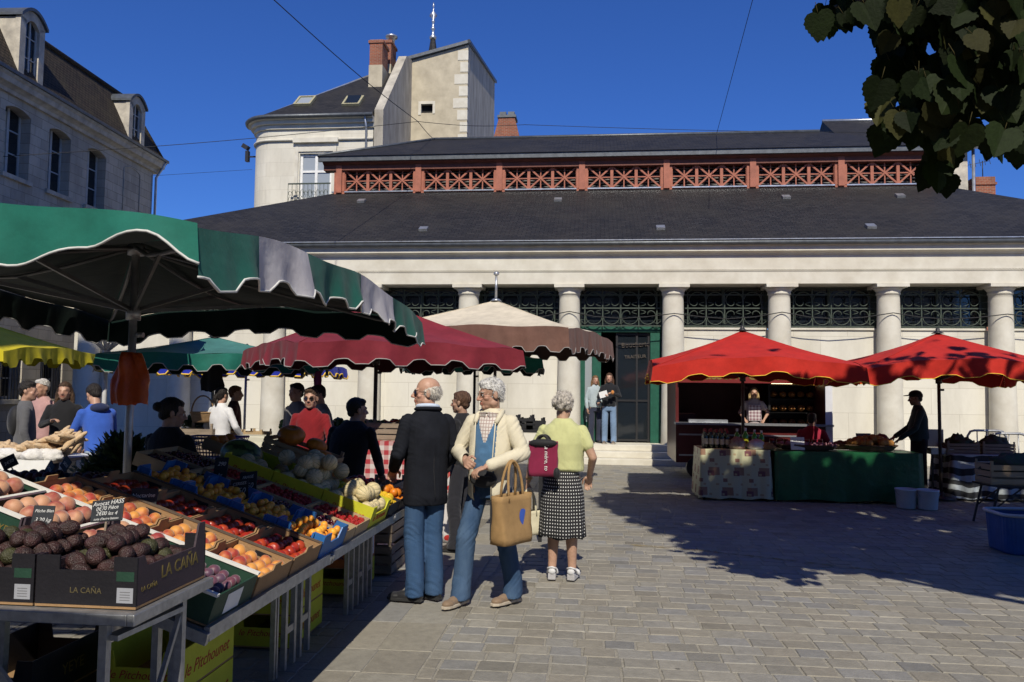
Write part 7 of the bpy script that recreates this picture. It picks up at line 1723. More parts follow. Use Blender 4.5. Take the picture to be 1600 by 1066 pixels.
zsg = pt(1180, 586, YR - .04).z; q = MB(); q.bx(tx0 + .05, tx1 - .12, YR - .045, YR - .004, zsg - .16, zsg + .17); sgn = q.build('sign_band', mat('deep_red_sign', (.17, .012, .012), .5, .2, 5), tr)
text('Rôtisserie du Périgord', .27, frame(((tx0 + tx1) / 2 - .02, YR - .048, zsg - .01), (1, 0, 0), (0, 0, 1)), m_goldink, sgn, extrude=.002, bold=.004)
q = MB()
for z in (.45, .85): q.bx(tx0 + .06, tx1 - .16, YR - .012, YR - .001, z, z + .03)
q.build('trim_strip', m_zinc, tr)
for x in (tx0 + .42, tx1 - .45):
    q = MB(); q.cyl((x, YR - .07, .23), (x, YR + .10, .23), .218, n=24); w_ = q.build('wheel', m_blackm, tr); q = MB(); q.cyl((x, YR - .085, .23), (x, YR - .071, .23), .11, n=18); q.build('hub_cap', m_zinc, w_)
ox0, ox1 = pt(1207, 640, YR + .9).x, pt(1272, 640, YR + .9).x
q = MB(); q.bx(ox0 - .05, ox1 + .05, YR + 1.3, YR + 1.36, .5, 2.28); q.bx(ox0 - .09, ox0 - .05, YR + .85, YR + 1.36, .5, 2.28); q.bx(ox1 + .05, ox1 + .09, YR + .85, YR + 1.36, .5, 2.28)
for z in (1.0, 1.30, 1.58, 1.86): q.bx(ox0 - .049, ox1 + .049, YR + .9, YR + 1.29, z - .02, z)
ov = q.build('roasting_oven', m_blackm, tr)
m_chick = mat('roast_chicken_skin', (.42, .20, .05), .35, .4, 14, .4, 40, col2=(.26, .10, .025), spec=.6)
for z in (1.04, 1.33, 1.61):
    for i in range(5): q = MB(); x = lerp(ox0 + .05, ox1 - .05, i / 4); q.sph((x, YR + 1.02, z + .06), (.075, .09, .065), 12, 8); q.sph((x - .03, YR + .95, z + .05), (.025, .05, .025), 8, 6); q.sph((x + .03, YR + .95, z + .05), (.025, .05, .025), 8, 6); q.build('roast_chicken', m_chick, ov)
m_lamp, _nt, _b = new_mat('oven_lamp_glow'); _b.inputs['Emission Color'].default_value = (1, .75, .4, 1); _b.inputs['Emission Strength'].default_value = 6
q = MB(); q.cyl((ox0, YR + .97, 1.90), (ox1, YR + .97, 1.90), .014, n=8); q.build('oven_lamp', m_lamp, ov)
q = MB(); q.bx(tx0 + .25, tx0 + 1.0, YR + .02, YR + .20, zc0 + .041, zc0 + .10); q.build('serving_tray', m_zinc, tr)
# ------------------------------------------------------------------ left and middle stalls
def plank_table(label, x0, x1, y0, y1, z, m=m_woodd, skirt=None):
    root = thing('market_table', label, 'table', ((x0 + x1) / 2, (y0 + y1) / 2, 0)); q = MB(); q.bx(x0, x1, y0, y1, z - .03, z); q.build('tabletop', m, root)
    for x in (x0 + .08, x1 - .08):
        for y_ in (y0 + .06, y1 - .06): q = MB(); q.bx(x - .02, x + .02, y_ - .02, y_ + .02, .012, z - .031); q.build('leg', m_blackm, root)
    if skirt is not None:
        q = MB(); P = []
        for j in range(6): P.append([(lerp(x0, x1, i / 50), y0 - .006 - .012 * (1 + math.sin(i * .9)) * (j / 5), z + .002 - j / 5 * (z - .06)) for i in range(51)])
        q.grid(P); q.add([(x0, y0 - .006, z + .003), (x1, y0 - .006, z + .003), (x1, y1, z + .003), (x0, y1, z + .003)], [(0, 1, 2, 3)]); q.build('tablecloth', skirt, root)
    return root
def check_mat(name, c1, c2, k):
    m, nt, b = new_mat(name); tc = N(nt, 'ShaderNodeTexCoord'); sp = N(nt, 'ShaderNodeSeparateXYZ'); L(nt, tc.outputs['Object'], sp.inputs[0]); acc = []
    for o_ in (0, 2):
        mu = N(nt, 'ShaderNodeMath', operation='MULTIPLY'); mu.inputs[1].default_value = k; L(nt, sp.outputs[o_], mu.inputs[0]); f = N(nt, 'ShaderNodeMath', operation='FRACT'); L(nt, mu.outputs[0], f.inputs[0]); lt = N(nt, 'ShaderNodeMath', operation='LESS_THAN'); lt.inputs[1].default_value = .5; L(nt, f.outputs[0], lt.inputs[0]); acc.append(lt)
    ad = N(nt, 'ShaderNodeMath', operation='ADD'); L(nt, acc[0].outputs[0], ad.inputs[0]); L(nt, acc[1].outputs[0], ad.inputs[1]); hf = N(nt, 'ShaderNodeMath', operation='MULTIPLY'); hf.inputs[1].default_value = .5; L(nt, ad.outputs[0], hf.inputs[0])
    x = N(nt, 'ShaderNodeMix', data_type='RGBA'); x.inputs[6].default_value = rgb(c1); x.inputs[7].default_value = rgb(c2); L(nt, hf.outputs[0], x.inputs[0]); L(nt, x.outputs[2], b.inputs['Base Color']); b.inputs['Roughness'].default_value = .85; return m
m_ging = check_mat('red_gingham', (.55, .50, .47), (.36, .03, .04), 9)
# bread stall, far left
YB = 8.0; bx0, bx1 = pt(-60, 700, YB).x, pt(120, 700, YB).x; bz = pt(60, 714, YB).z
plank_table('bread table with a white paper cover at the left', bx0, bx1, YB - .4, YB + .5, bz, m_woodd, m_label)
m_crust = mat('floury_bread_crust', (.46, .29, .14), .85, .35, 14, .5, 40, col2=(.58, .45, .30)); m_flour = mat('white_bread_bag', (.62, .60, .57), .7, .2, 14, .5, 30)
q = MB(); q.sph((0, 0, 0), 1, 20, 10); q.v = [(x * .21 * (1 + .04 * math.sin(9 * x)), y * .062, z * .05 * (1 + .12 * math.sin(x * 16))) for x, y, z in q.v]; lf_ = q.build('bread_loaf', m_crust, local=True); k = 0
for i in range(120):
    px = rnd(-25, 122); u = (px - 105) / 40; pyb = 708 - rnd(0, 1) * (6 + 26 * math.exp(-u * u))
    o = lf_ if i == 0 else lf_.copy()
    if i: COL.objects.link(o)
    o.location = pt(px, pyb, YB + rnd(-.3, .3)); o.rotation_euler = (rnd(-.3, .3), rnd(-.9, .5), rnd(.3, 1.5)); o.scale = (rnd(.46, .66),) * 3; tag(o, 'long floury loaf heaped on the bread table', 'bread', 'long loaves on the bread table')
for i in range(8): lump('bread_bag', 'white paper bag of rolls along the front of the bread table', 'bag', (rnd(bx0 + .2, bx1 - .05), YB - .30 + rnd(-.05, .05), bz + .005), (rnd(.12, .17), .08, .07), m_flour, i * 3, 'white bread bags')
for i in range(7): lump('round_bread', 'round floury loaf at the left of the bread table', 'bread', (rnd(bx0 + .1, bx0 + 1.0), YB + rnd(-.1, .35), bz + .005), (.13, .12, .08), m_crust, i * 5, 'round loaves on the bread table')
# teal crates on the back table of the fruit stall
yq = 5.35; tq = pt(150, 782, yq); plank_table('dark plank table behind the pole of the fruit stall, holding teal crates', tq.x - 1.6, -3.02, yq - .2, yq + .5, tq.z, m_woodd)
proto('beet', .035, 'round', mat('dark_beet_skin', (.05, .012, .022), .6, .3, 18, .3, 60))
srcq = None
for i, (px, lab) in enumerate(((150, 'teal plastic crate of dark plums left of the pole'), (60, 'teal plastic crate between two others at the left'), (-12, 'teal plastic crate cut by the left edge'))):
    x = pt(px, 770, yq).x; M4 = Matrix.Translation((x, yq, tq.z + .001)) @ Matrix.Rotation(.06 - .05 * i, 4, 'Z')
    if srcq is None: srcq = crate('plastic_crate', lab, 'crate', M4, .37, .29, .17, .007, 'blue', m_tealp, m_tealp, 'teal crates'); bpy.context.view_layer.update(); kids(srcq)
    else: copyc(srcq, M4, lab)
    fill('beet', M4, .37, .29, .07, 5, 4, 'dark beet like fruit in the teal crates', 'dark fruit in the teal crates', 'fruit', layers=2, jit=.2)
for px, py, rz, lab in ((14, 722, .4, 'black price slate stuck over the bread, far left'), (78, 732, -.5, 'black price slate leaning between teal crates'), (103, 725, -.4, 'black price slate nearest the bread loaves')): slate(lab, pt(px, py, yq + .05), .10, .09, rz, [('2€50', .03)], rx=.5 if rz > 0 else -.5)
# leafy herbs
def herb(label, c, r, n, m, lw=.045, seed=0, name='herb_bunch'):
    rs_ = random.Random(seed); q = MB(); root = thing(name, label, 'plant', c)
    for i in range(n):
        a = rs_.uniform(0, 6.28); el_ = rs_.uniform(.1, 1.5); d = Vector((math.cos(a) * math.cos(el_), math.sin(a) * math.cos(el_), math.sin(el_))); p = Vector((d.x * r[0], d.y * r[1], d.z * r[2])) * rs_.uniform(.35, 1.05)
        t = d.cross(Vector((0, 0, 1))).normalized() * lw * .5; u = (d + Vector((0, 0, rs_.uniform(-.8, .4)))).normalized() * lw * rs_.uniform(.8, 1.5); nn = t.cross(u).normalized() * lw * .12
        q.add([p, p + u * .4 + t + nn, p + u, p + u * .4 - t + nn], [(0, 1, 2), (0, 2, 3)])
    q.build('leaves', m, root, local=True); q = MB()
    for i in range(8): a = i * .8; q.tube([(0.01 * math.cos(a), .01 * math.sin(a), 0), (r[0] * .35 * math.cos(a), r[1] * .35 * math.sin(a), r[2] * .6)], .003, 4)
    q.build('stems', m, root, local=True); return root
m_herb = mat('dark_herb_leaf', (.022, .055, .012), .55, .4, 20, trans=.2); m_herb2 = mat('grey_green_leaf', (.05, .08, .03), .55, .4, 20, trans=.2)
pb = slope(1.35, 6.3)
plank_table('plank table behind the fruit stall with bunches of leaves', -4.6, -2.95, 6.35, 6.9, .80, m_woodd)
for k, (px, py, yy) in enumerate(((190, 740, 6.5), (175, 745, 6.55), (208, 742, 6.55), (150, 745, 6.6))):
    c = pt(px, py, yy); c.z = .801; herb('bunch of dark leafy herbs in the clump left of the pole', c, (.22, .18, .42 if k < 3 else .22), 420, m_herb if k % 2 == 0 else m_herb2, .06, k)['group'] = 'herb bunches by the pole'
# things hanging from the canopies
m_obag = mat('orange_plastic_bag', (.50, .085, .012), .4, .25, 5, .7, 14, trans=.25)
def hanging(name, label, cat, top, w, h, d, m, seed, taper=.45, rag=.04):
    root_m = MB(); P = []; n = 26
    for j in range(12):
        t = j / 11; row = []; ww_ = w * (taper + (1 - taper) * min(1, t * 1.9) ** .8) * (1 - .06 * max(0, t - .75))
        for i in range(n):
            a = 2 * math.pi * i / n; k = 1 + .22 * noise.noise(Vector((a * 1.3 + seed, t * 3, seed)))
            row.append((ww_ / 2 * k * math.cos(a), d / 2 * k * (1 + .4 * math.sin(a * 5 + seed)) * math.sin(a), -t * h + (rag * noise.noise(Vector((a * 2, seed, 0))) if j == 11 else 0)))
        P.append(row)
    vs = [p for r in P for p in r]; root_m.add(vs, [((j + 1) * n + i, (j + 1) * n + (i + 1) % n, j * n + (i + 1) % n, j * n + i) for j in range(11) for i in range(n)] + [tuple(range(n))], True)
    o = root_m.build(name, m, local=True); o.location = top; return tag(o, label, cat)
hanging('plastic_bag', 'orange plastic bag tied to the pole of the green canopy', 'bag', pt(206, 551, 4.88), .235, .33, .15, m_obag, 4, .3)
hanging('hanging_shirt', 'black shirt hanging under the teal canopy', 'shirt', pt(333, 566, 11.2), .34, .42, .10, cloth('black_cotton', (.014, .014, .016)), 9, .7)
hanging('cloth_bag', 'small magenta bag hanging under the maroon canopy', 'bag', pt(497, 580, 9.6), .10, .17, .05, cloth('magenta_cloth', (.16, .02, .09)), 2, .5)
# blue basket
yk = 7.0; ka = pt(334, 716, yk); root = thing('shopping_basket', 'navy plastic shopping basket with open grid sides beside the dark haired seller', 'basket', ka); m_nav = mat('navy_plastic', (.018, .03, .13), .4, .2, 8); q = MB()
w0, w1, d0, d1, hb_ = .19, .25, .13, .17, .19
for j in range(7): t = j / 6; q.tube([(s * lerp(w0, w1, t), e * lerp(d0, d1, t), t * hb_) for s, e in ((-1, -1), (1, -1), (1, 1), (-1, 1))], .004 if j < 6 else .010, 5, closed=True)
for i in range(15):
    f = -1 + 2 * i / 14
    for e in (-1, 1): q.bar((f * w0, e * d0, 0), (f * w1, e * d1, hb_), .006, .006)
for i in range(9):
    f = -1 + 2 * i / 8
    for e in (-1, 1): q.bar((e * w0, f * d0, 0), (e * w1, f * d1, hb_), .006, .006)
q.bx(-w0, w0, -d0, d0, -.004, .0); q.build('basket_grid', m_nav, root, local=True)
slat_crate('slatted crate under the navy basket behind the seller', Matrix.Translation((ka.x, ka.y, ka.z - .31)), .55, .36, .30, m_woodd); slat_crate('lower slatted crate under the navy basket, on the ground', Matrix.Translation((ka.x, ka.y, .012)), .55, .36, ka.z - .335, m_woodd, n=4)
# vegetable tables in the sun by the wall
yv = 11.6; va, vb = pt(290, 690, yv).x, pt(420, 690, yv).x; vz = pt(350, 672, yv).z
plank_table('plank table of melons and greens before the woman in white', va, vb, yv - .35, yv + .45, vz - .11, m_wood)
for k, px in enumerate((312, 345, 378, 408)): x = pt(px, 670, yv).x; slat_crate('shallow pale crate on the plank table, number %s from the left' % ('one', 'two', 'three', 'four')[k], Matrix.Translation((x, yv - .12, vz - .109)), .29, .36, .11, m_wood, n=2)
q = MB(); q.sph((0, 0, 0), (.17, .12, .11), 22, 12); wm2 = q.build('watermelon', bpy.data.materials['striped_watermelon_rind'], local=True); wm2.location = (pt(340, 670, yv).x, yv - .1, vz + .07); tag(wm2, 'whole striped watermelon on the pale crates under the black shirt', 'watermelon')
q = MB(); m_flesh = mat('red_melon_flesh', (.42, .045, .035), .4, .3, 12)
q.add([(.16 * math.cos(a), 0, .13 * math.sin(a)) for a in [math.pi + math.pi * i / 12 for i in range(13)]] + [(.16 * math.cos(a), .05, .13 * math.sin(a)) for a in [math.pi + math.pi * i / 12 for i in range(13)]], [tuple(range(13)), tuple(reversed(range(13, 26))), (0, 13, 25, 12)])
o = q.build('watermelon_slice', m_flesh, local=True); o.location = (pt(356, 668, yv).x, yv - .2, vz + .13); tag(o, 'cut red watermelon slice beside the whole one', 'watermelon'); q = MB(); q.tube([(.165 * math.cos(a), .025, .135 * math.sin(a)) for a in [math.pi + math.pi * i / 12 for i in range(13)]], .03, 6); q.build('rind', bpy.data.materials['striped_watermelon_rind'], o, local=True)
wb = basket('wicker basket with tall handle on the woman in white’s left', pt(316, 660, 11.0), .17, .13, .14, m_wick, True)
q = MB(); c = pt(316, 668, 11.0); slat_crate('crate standing under the wicker basket', Matrix.Translation((c.x, 11.0, .012)), .5, .4, pt(316, 661, 11.0).z - .04, m_woodd, n=5)
for k in range(3): herb('low bunch of pale greens on the tables behind the seller', (pt(292 + 22 * k, 668, yv + .1).x, yv + .2, vz), (.2, .15, .13), 160, m_herb2, .07, 20 + k)['group'] = 'pale greens on the tables'
bxs = pt(410, 690, 10.6); root = thing('plastic_box', 'cream plastic box with handle hole left of the woman in red', 'box', (bxs.x, 10.6, .012)); q = MB(); q.bx(bxs.x - .36, bxs.x + .30, 10.45, 10.85, .012, pt(410, 682, 10.45).z); q.build('box_body', mat('cream_plastic', (.52, .50, .40), .5, .1, 6), root, bevel=.015); q = MB(); zq = pt(410, 690, 10.45).z; q.bx(bxs.x - .20, bxs.x + .18, 10.435, 10.449, zq - .12, zq - .02); q.build('label_panel', mat('pale_yellow_panel', (.6, .58, .46), .5, .1, 6), root)
# gingham table behind the blazer man and long produce table to the right of it
yg = 9.4; ga, gb_ = pt(566, 720, yg).x, pt(640, 720, yg).x; gz_ = pt(600, 690, yg).z
plank_table('table with red gingham cloth beneath the maroon canopy', ga, gb_ + .4, yg, yg + .9, gz_, m_woodd, m_ging)
slat_crate('empty slatted crate on the gingham table', Matrix.Translation((pt(608, 690, yg + .3).x, yg + .3, gz_ + .004)), .5, .34, .22, m_woodd)
ym = 11.0; ma_, mb_ = pt(440, 690, ym).x, pt(705, 690, ym).x; mz = pt(600, 676, ym).z
plank_table('long produce table in the sun behind the gingham table', ma_, mb_, ym - .1, ym + .7, mz, m_wood)
proto('mushroom', .035, 'round', mat('golden_mushroom_cap', (.62, .36, .08), .6, .3, 12)); proto('courgette', .028, 'lemon', mat('dark_green_courgette', (.03, .075, .02), .4, .3, 10)); 
for k, (pa, pbx, key, lab, grp, cat) in enumerate(((556, 574, 'mushroom', 'golden squash left of the courgettes on the sunny table', 'golden squash', 'squash'), (574, 600, 'courgette', 'dark green courgette heaped on the sunny table', 'courgettes', 'courgette'), (598, 620, 'tomato', 'red tomato at the right of the sunny table', 'tomatoes', 'tomato'), (612, 634, 'mushroom', 'golden squash beside the blazer man’s shoulder', 'golden squash by the blazer', 'squash'), (440, 545, 'courgette', 'green courgette in the shade behind the woman in red', 'shaded courgettes', 'courgette'))):
    n_ = 26 if k < 4 else 60
    for i in range(n_): p = pt(rnd(pa, pbx), 670, ym + .15 + rnd(0, .3)); p.z = mz + .04 + rnd(0, .10); put_fruit(key, p, lab, grp, cat, None, rnd(.9, 1.5) if key != 'courgette' else rnd(1.3, 1.9))
# dark table right of the cream jacket
yd = 8.9; da, db = pt(800, 680, yd).x, pt(856, 680, yd).x; dz_ = pt(830, 672, yd).z
plank_table('dark table of black crates between the cream jacket man and the woman', da - .3, db, yd, yd + .7, dz_ - .0, m_blackm)
for k in range(3): slat_crate('small dark crate on the black table, %s' % ('left', 'middle', 'right')[k], Matrix.Translation((lerp(da, db - .15, k / 2), yd + .25, dz_ + .001)), .2, .3, .10 + .03 * (k % 2), m_blackm, n=2)
# strawberry patterned shopping bag behind the blazer man
def berry_mat():
    m, nt, b = new_mat('white_cloth_with_strawberries'); tc = N(nt, 'ShaderNodeTexCoord'); v = N(nt, 'ShaderNodeTexVoronoi'); v.inputs['Scale'].default_value = 9; L(nt, tc.outputs['Object'], v.inputs['Vector']); lt = N(nt, 'ShaderNodeMath', operation='LESS_THAN'); lt.inputs[1].default_value = .36; L(nt, v.outputs[0], lt.inputs[0])
    x = N(nt, 'ShaderNodeMix', data_type='RGBA'); x.inputs[6].default_value = rgb((.55, .52, .50)); x.inputs[7].default_value = rgb((.48, .03, .025)); L(nt, lt.outputs[0], x.inputs[0]); L(nt, x.outputs[2], b.inputs['Base Color']); b.inputs['Roughness'].default_value = .5; return m
sb = gp(706, 848); bag('shopping_bag', 'tall white shopping bag printed with strawberries behind the blazer man', 'bag', (sb.x, sb.y + .1, .012), .34, .78, .22, 30, berry_mat(), .10, m_label, .92)
# ------------------------------------------------------------------ the crowd and the vendors
BLK, DRK = (.013, .013, .015), (.022, .022, .028)
DB, BR, GY = (.016, .012, .010), (.055, .03, .016), (.5, .48, .46)
SHADE_SKIN = (.30, .175, .12)  # default skin darkened to stand in for shade on the shopper's face
def at(px, Y): p = pt(px, 620, Y); return (p.x, p.y, .012)
def pack(c):
    q = MB(); q.sph(c['sh']((0, -.11, 1.24)), (.13, .085, .19), 16, 10); po = part(c, q, 'backpack', cloth('black_nylon', (.016, .016, .018)))
def shades(c): glasses(c, True)
person('man with black rucksack at the bread stall, seen from behind at far left', at(42, 9.0), -52, 1.70, top_col=(.10, .10, .105), bot_col=DRK, hair='short', hair_col=DB, det=2, extra=pack, hyaw=-20)
person('white haired man in pink shirt at the bread stall', at(66, 10.4), 172, 1.74, top_col=(.42, .25, .24), bot_col=DRK, hair='short', hair_col=GY, det=2, age=1)
person('dark haired woman in black top with hand raised by the bread stall', at(101, 9.85), 200, 1.70, top_col=BLK, bot_col=DRK, hair='long', hair_col=BR, det=2, armR=[(.24, .06, 1.16), (.06, .27, 1.22)])
person('man in bright blue hooded top bending over the loaves', at(160, 8.7), 58, 1.70, top_col=(.035, .10, .42), bot_col=(.28, .34, .42), hair='short', hair_col=DB, det=2, lean=.30, hpitch=.5, armL=[(-.24, .20, 1.10), (-.14, .48, .96)], armR=[(.24, .20, 1.08), (.12, .48, .94)], extra=lambda c: part(c, (lambda q: q.sph(c['sh']((0, -.09, 1.44)), (.11, .07, .06), 14, 9))(MB()), 'hood', cloth('navy_lining', (.02, .03, .08))))
person('seller in black with hair in a bun, back turned, behind the fruit crates', at(268, 5.75), -18, 1.565, top_col=(.010, .010, .012), bot_col=(.12, .012, .02), hair='bun', hair_col=DB, det=1, hyaw=-38, hpitch=.15, armL=[(-.26, .06, 1.12), (-.22, .26, .96)], armR=[(.26, .06, 1.12), (.24, .28, .92)], width=1.14)
person('woman in white blouse with dark ponytail, back turned, in the sun', at(346, 11.0), -20, 1.66, top_col=(.62, .62, .63), bot_col=(.16, .18, .22), hair='pony', hair_col=DB, det=2, armL=[(-.28, .0, 1.14), (-.24, .12, .95)], armR=[(.28, .02, 1.14), (.26, .18, .98)])
person('brown haired woman in maroon top beside the woman in white', at(367, 11.9), -65, 1.68, top_col=(.09, .025, .02), bot_col=BLK, hair='short', hair_col=(.12, .05, .02), det=2)
person('woman in red jacket and sunglasses choosing fruit under the maroon canopy', at(486, 8.7), 186, 1.66, top_col=(.19, .010, .014), bot_col=BLK, hair='short', hair_col=(.06, .03, .02), det=1, extra=shades, armL=[(-.26, .06, 1.12), (-.2, .28, 1.0)])
person('shopper in grey striped shirt half hidden behind the woman in red', at(464, 10.2), 150, 1.72, top_col=(.16, .15, .15), bot_col=BLK, hair='short', hair_col=DB, det=2)
person('dark haired man in grey shirt leaning over a stall behind the woman in red', at(508, 9.9), 130, 1.70, top_col=(.20, .19, .19), bot_col=DRK, hair='short', hair_col=DB, det=2, lean=.12, hpitch=.3)
person('broad person in black bending over the gourds, back turned', at(541, 7.2), -12, 1.60, top_col=(.010, .010, .011), bot_col=BLK, hair='short', hair_col=DB, det=1, lean=.34, hyaw=-40, width=1.22, armL=[(-.28, .16, 1.08), (-.2, .38, .95)], armR=[(.28, .16, 1.08), (.22, .36, .92)])
person('brown haired shopper in shade whose head shows between the two old men', at(722, 8.3), 75, 1.64, top_col=BLK, bot_col=DRK, hair='short', hair_col=(.09, .045, .025), det=1, skin=SHADE_SKIN)
# in the doorway
def dz(px, Y): p = pt(px, 620, Y); return (p.x, p.y, .421)
def paper(c):
    q = MB(); p = c['aR'][2] + Vector((0, .09, .02)); q.box(p, (.20, .02, .15), Matrix.Rotation(.3, 3, 'Y')); o = part(c, q, 'paper_bundle', m_label)
    q = MB(); p = c['aL'][2] + Vector((0, .10, .03)); q.sph(p, (.04, .03, .05), 10, 8); part(c, q, 'snack', cloth('orange_snack', (.5, .2, .05)))
person('woman in pale striped top standing inside the hall doorway', dz(930, 20.0), 200, 1.66, top_col=(.36, .42, .44), bot_col=(.03, .035, .06), hair='long', hair_col=(.16, .09, .04), det=2, armL=[(-.25, .04, 1.13), (-.06, .22, 1.05)])
person('man in black printed top and jeans holding paper on the hall steps', dz(952, 19.75), 172, 1.72, top_col=(.014, .015, .018), bot_col=(.16, .24, .36), hair='long', hair_col=(.07, .035, .02), det=2, shoes=(.16, .13, .10), armL=[(-.26, .05, 1.16), (-.12, .24, 1.22)], armR=[(.26, .05, 1.13), (.10, .25, 1.18)], extra=paper)
# rotisserie
wz = at(1178, YR + .62); person('blonde woman in white striped apron leaning in the rotisserie trailer', (wz[0], wz[1], .24), 176, 1.56, top_col=(.42, .36, .36), bot_col=(.03, .03, .06), hair='long', hair_col=(.40, .28, .13), det=2, sleeves=.5, armL=[(-.30, .0, 1.16), (-.20, .14, 1.02)], armR=[(.31, .0, 1.16), (.22, .14, 1.02)], extra=lambda c: part(c, (lambda q: q.box(c['sh']((0, .135, 1.16)), (.26, .02, .34)))(MB()), 'apron_bib', check_mat('striped_apron', (.55, .5, .5), (.20, .10, .12), 14)))
sx_ = at(1268, 14.3); person('woman in red patterned top sitting behind the green counter, back turned', (sx_[0], sx_[1], -.27), -30, 1.62, top_col=(.30, .02, .045), bot_col=DRK, hair='short', hair_col=DB, det=2, sleeves=.6, width=1.18, legL=[(-.14, .40, .86), (-.15, .42, .38)], legR=[(.14, .40, .86), (.15, .42, .38)], armL=[(-.27, .08, 1.15), (-.2, .32, 1.12)], armR=[(.27, .08, 1.15), (.2, .32, 1.12)])
q = MB(); q.cyl((sx_[0], sx_[1] - .03, .56), (sx_[0], sx_[1] - .03, .60), .17, n=16); root = thing('stool', 'dark stool under the seated woman in red', 'stool', (sx_[0], sx_[1] - .03, 0)); q.build('seat', m_blackm, root)
for a in range(4): q = MB(); q.bar((sx_[0] + .16 * math.cos(a * 1.57 + .8), sx_[1] - .03 + .16 * math.sin(a * 1.57 + .8), .012), (sx_[0] + .12 * math.cos(a * 1.57 + .8), sx_[1] - .03 + .12 * math.sin(a * 1.57 + .8), .559), .025, .025); q.build('leg', m_blackm, root)
def capx(c):
    hp, HR = c['hp'], c['HR']; q = MB(); q.sph(hp(0, -.008, .062), (.084, .104, .074), 18, 10, HR); q.sph(hp(0, .105, .058), (.066, .075, .010), 14, 8, HR); part(c, q, 'cap', cloth('black_cap', (.012, .012, .013)))
    q = MB(); P = []
    for j in range(6): P.append([((.155 + .02 * j / 5) * math.sin(a), (.135 + .015 * j / 5) * math.cos(a), 1.0 - j * .13) for a in [-1.7 + 3.4 * i / 16 for i in range(17)]])
    q.grid(P); part(c, q, 'apron', cloth('black_apron', (.012, .012, .014)), solid=.004)
vx = at(1436, 13.98); person('vendor in black cap and dark teal jacket, in profile beside the green counter', vx, 82, 1.74, top_col=(.022, .048, .055), bot_col=BLK, hair='short', hair_col=DB, det=1, skin=(.26, .15, .10), extra=capx, belly=.03, hpitch=.12, lean=.06, armL=[(-.25, .12, 1.12), (-.16, .34, .93)], armR=[(.25, .10, 1.12), (.14, .36, .95)])
# ------------------------------------------------------------------ lime tree whose branch hangs into the picture, and what stands behind the camera
m_leaf = attr_mat('lime_leaf', .65, .25, 30, .3, 60, .12)
_nt = m_leaf.node_tree; _b = _nt.nodes['Principled BSDF']; _src = _b.inputs['Base Color'].links[0].from_socket
_t = N(_nt, 'ShaderNodeBsdfTranslucent'); _m = N(_nt, 'ShaderNodeMixShader'); _m.inputs[0].default_value = .22; _s = N(_nt, 'ShaderNodeVectorMath', operation='MULTIPLY'); _s.inputs[1].default_value = (1.6, 1.7, .5)
L(_nt, _src, _s.inputs[0]); L(_nt, _s.outputs[0], _t.inputs[0]); L(_nt, _b.outputs[0], _m.inputs[1]); L(_nt, _t.outputs[0], _m.inputs[2]); L(_nt, _m.outputs[0], _nt.nodes['Material Output'].inputs[0])
m_bark = mat('grey_brown_bark', (.075, .06, .045), .9, .4, 9, .9, 30, stretch=(1, 1, .3))
LEAF = []
for i in range(9):                       # half outline of a heart-shaped toothed leaf, base at the origin, tip at y = 1
    pass
HALF = [(0, .10), (.14, .0), (.32, .02), (.44, .14), (.43, .20), (.50, .30), (.46, .36), (.47, .46), (.41, .50), (.40, .60), (.32, .63), (.28, .74), (.20, .76), (.12, .88), (0, 1.0)]
def leaf(mb, p, d, nrm, s, col, fold):
    d = d.normalized(); t = d.cross(nrm).normalized(); nrm = t.cross(d)
    for sg in (-1, 1):
        vs = [p + d * (y * s) + t * (sg * x * s) + nrm * (abs(x) * s * fold - .25 * s * y * y * abs(fold)) for x, y in HALF]
        n = len(vs); mid = [p + d * (.35 * s) + nrm * (-.03 * s * abs(fold))]
        f = tuple(range(n)) if sg > 0 else tuple(reversed(range(n)))
        mb.add(vs, [f], False, 0, col)
    mb.tube([p - d * (.28 * s) - nrm * .05 * s, p, p + d * (.12 * s)], .006 * s * 2, 3, col=(.06, .05, .02))
rl = random.Random(11)
def proj(p):
    q = CM.inverted() @ p
    return (800 + F * q.x / -q.z, 533 - F * q.y / -q.z, -q.z) if q.z < -.05 else (9999, 9999, -1)
def inpoly(x, y, P):
    c = False
    for (a, b_), (a2, b2) in zip(P, P[1:] + P[:1]):
        if (b_ > y) != (b2 > y) and x < (a2 - a) * (y - b_) / (b2 - b_) + a: c = not c
    return c
ARM = [(1266, 16), (1290, 40), (1345, 8), (1378, -15), (1330, -25)]
MAIN = [(1380, -30), (1384, 95), (1366, 140), (1374, 205), (1384, 222), (1398, 180), (1436, 200), (1452, 262), (1486, 276), (1508, 208), (1545, 150), (1548, 215), (1585, 225), (1625, 190), (1625, -30)]
tree = thing('lime_tree', 'lime tree with dark hanging heart shaped leaves in the top right corner', 'tree', (4.6, 3.2, 0))
cr = MB()
GRN = [(.016, .028, .007), (.012, .021, .006), (.021, .032, .009), (.048, .048, .014), (.014, .024, .007)]
def col(): c = rl.choice(GRN); k = rl.uniform(.4, 1.0); return tuple(x * k for x in c)
n = 0
while n < 420:
    px, py = rl.uniform(1255, 1640), rl.uniform(-30, 280)
    if not (inpoly(px, py, MAIN) or (inpoly(px, py, ARM) and rl.random() < .8)): continue
    if noise.noise(Vector((px * .021, py * .021, 4))) < -.30: continue
    D = rl.uniform(5.1, 6.5); p = Vector((0, 0, CH)) + ray(px, py).normalized() * D
    d = Vector((rl.uniform(-.6, .6), rl.uniform(-.5, .5), -1)); nr = Vector((rl.uniform(-.7, .7), -1, rl.uniform(-.3, .6)))
    s = rl.uniform(.11, .225); leaf(cr, p, d, nr, s, col(), rl.uniform(-.35, .35)); n += 1
n = 0
cc, rad = Vector((4.9, 4.3, 6.6)), Vector((4.6, 4.2, 3.6))
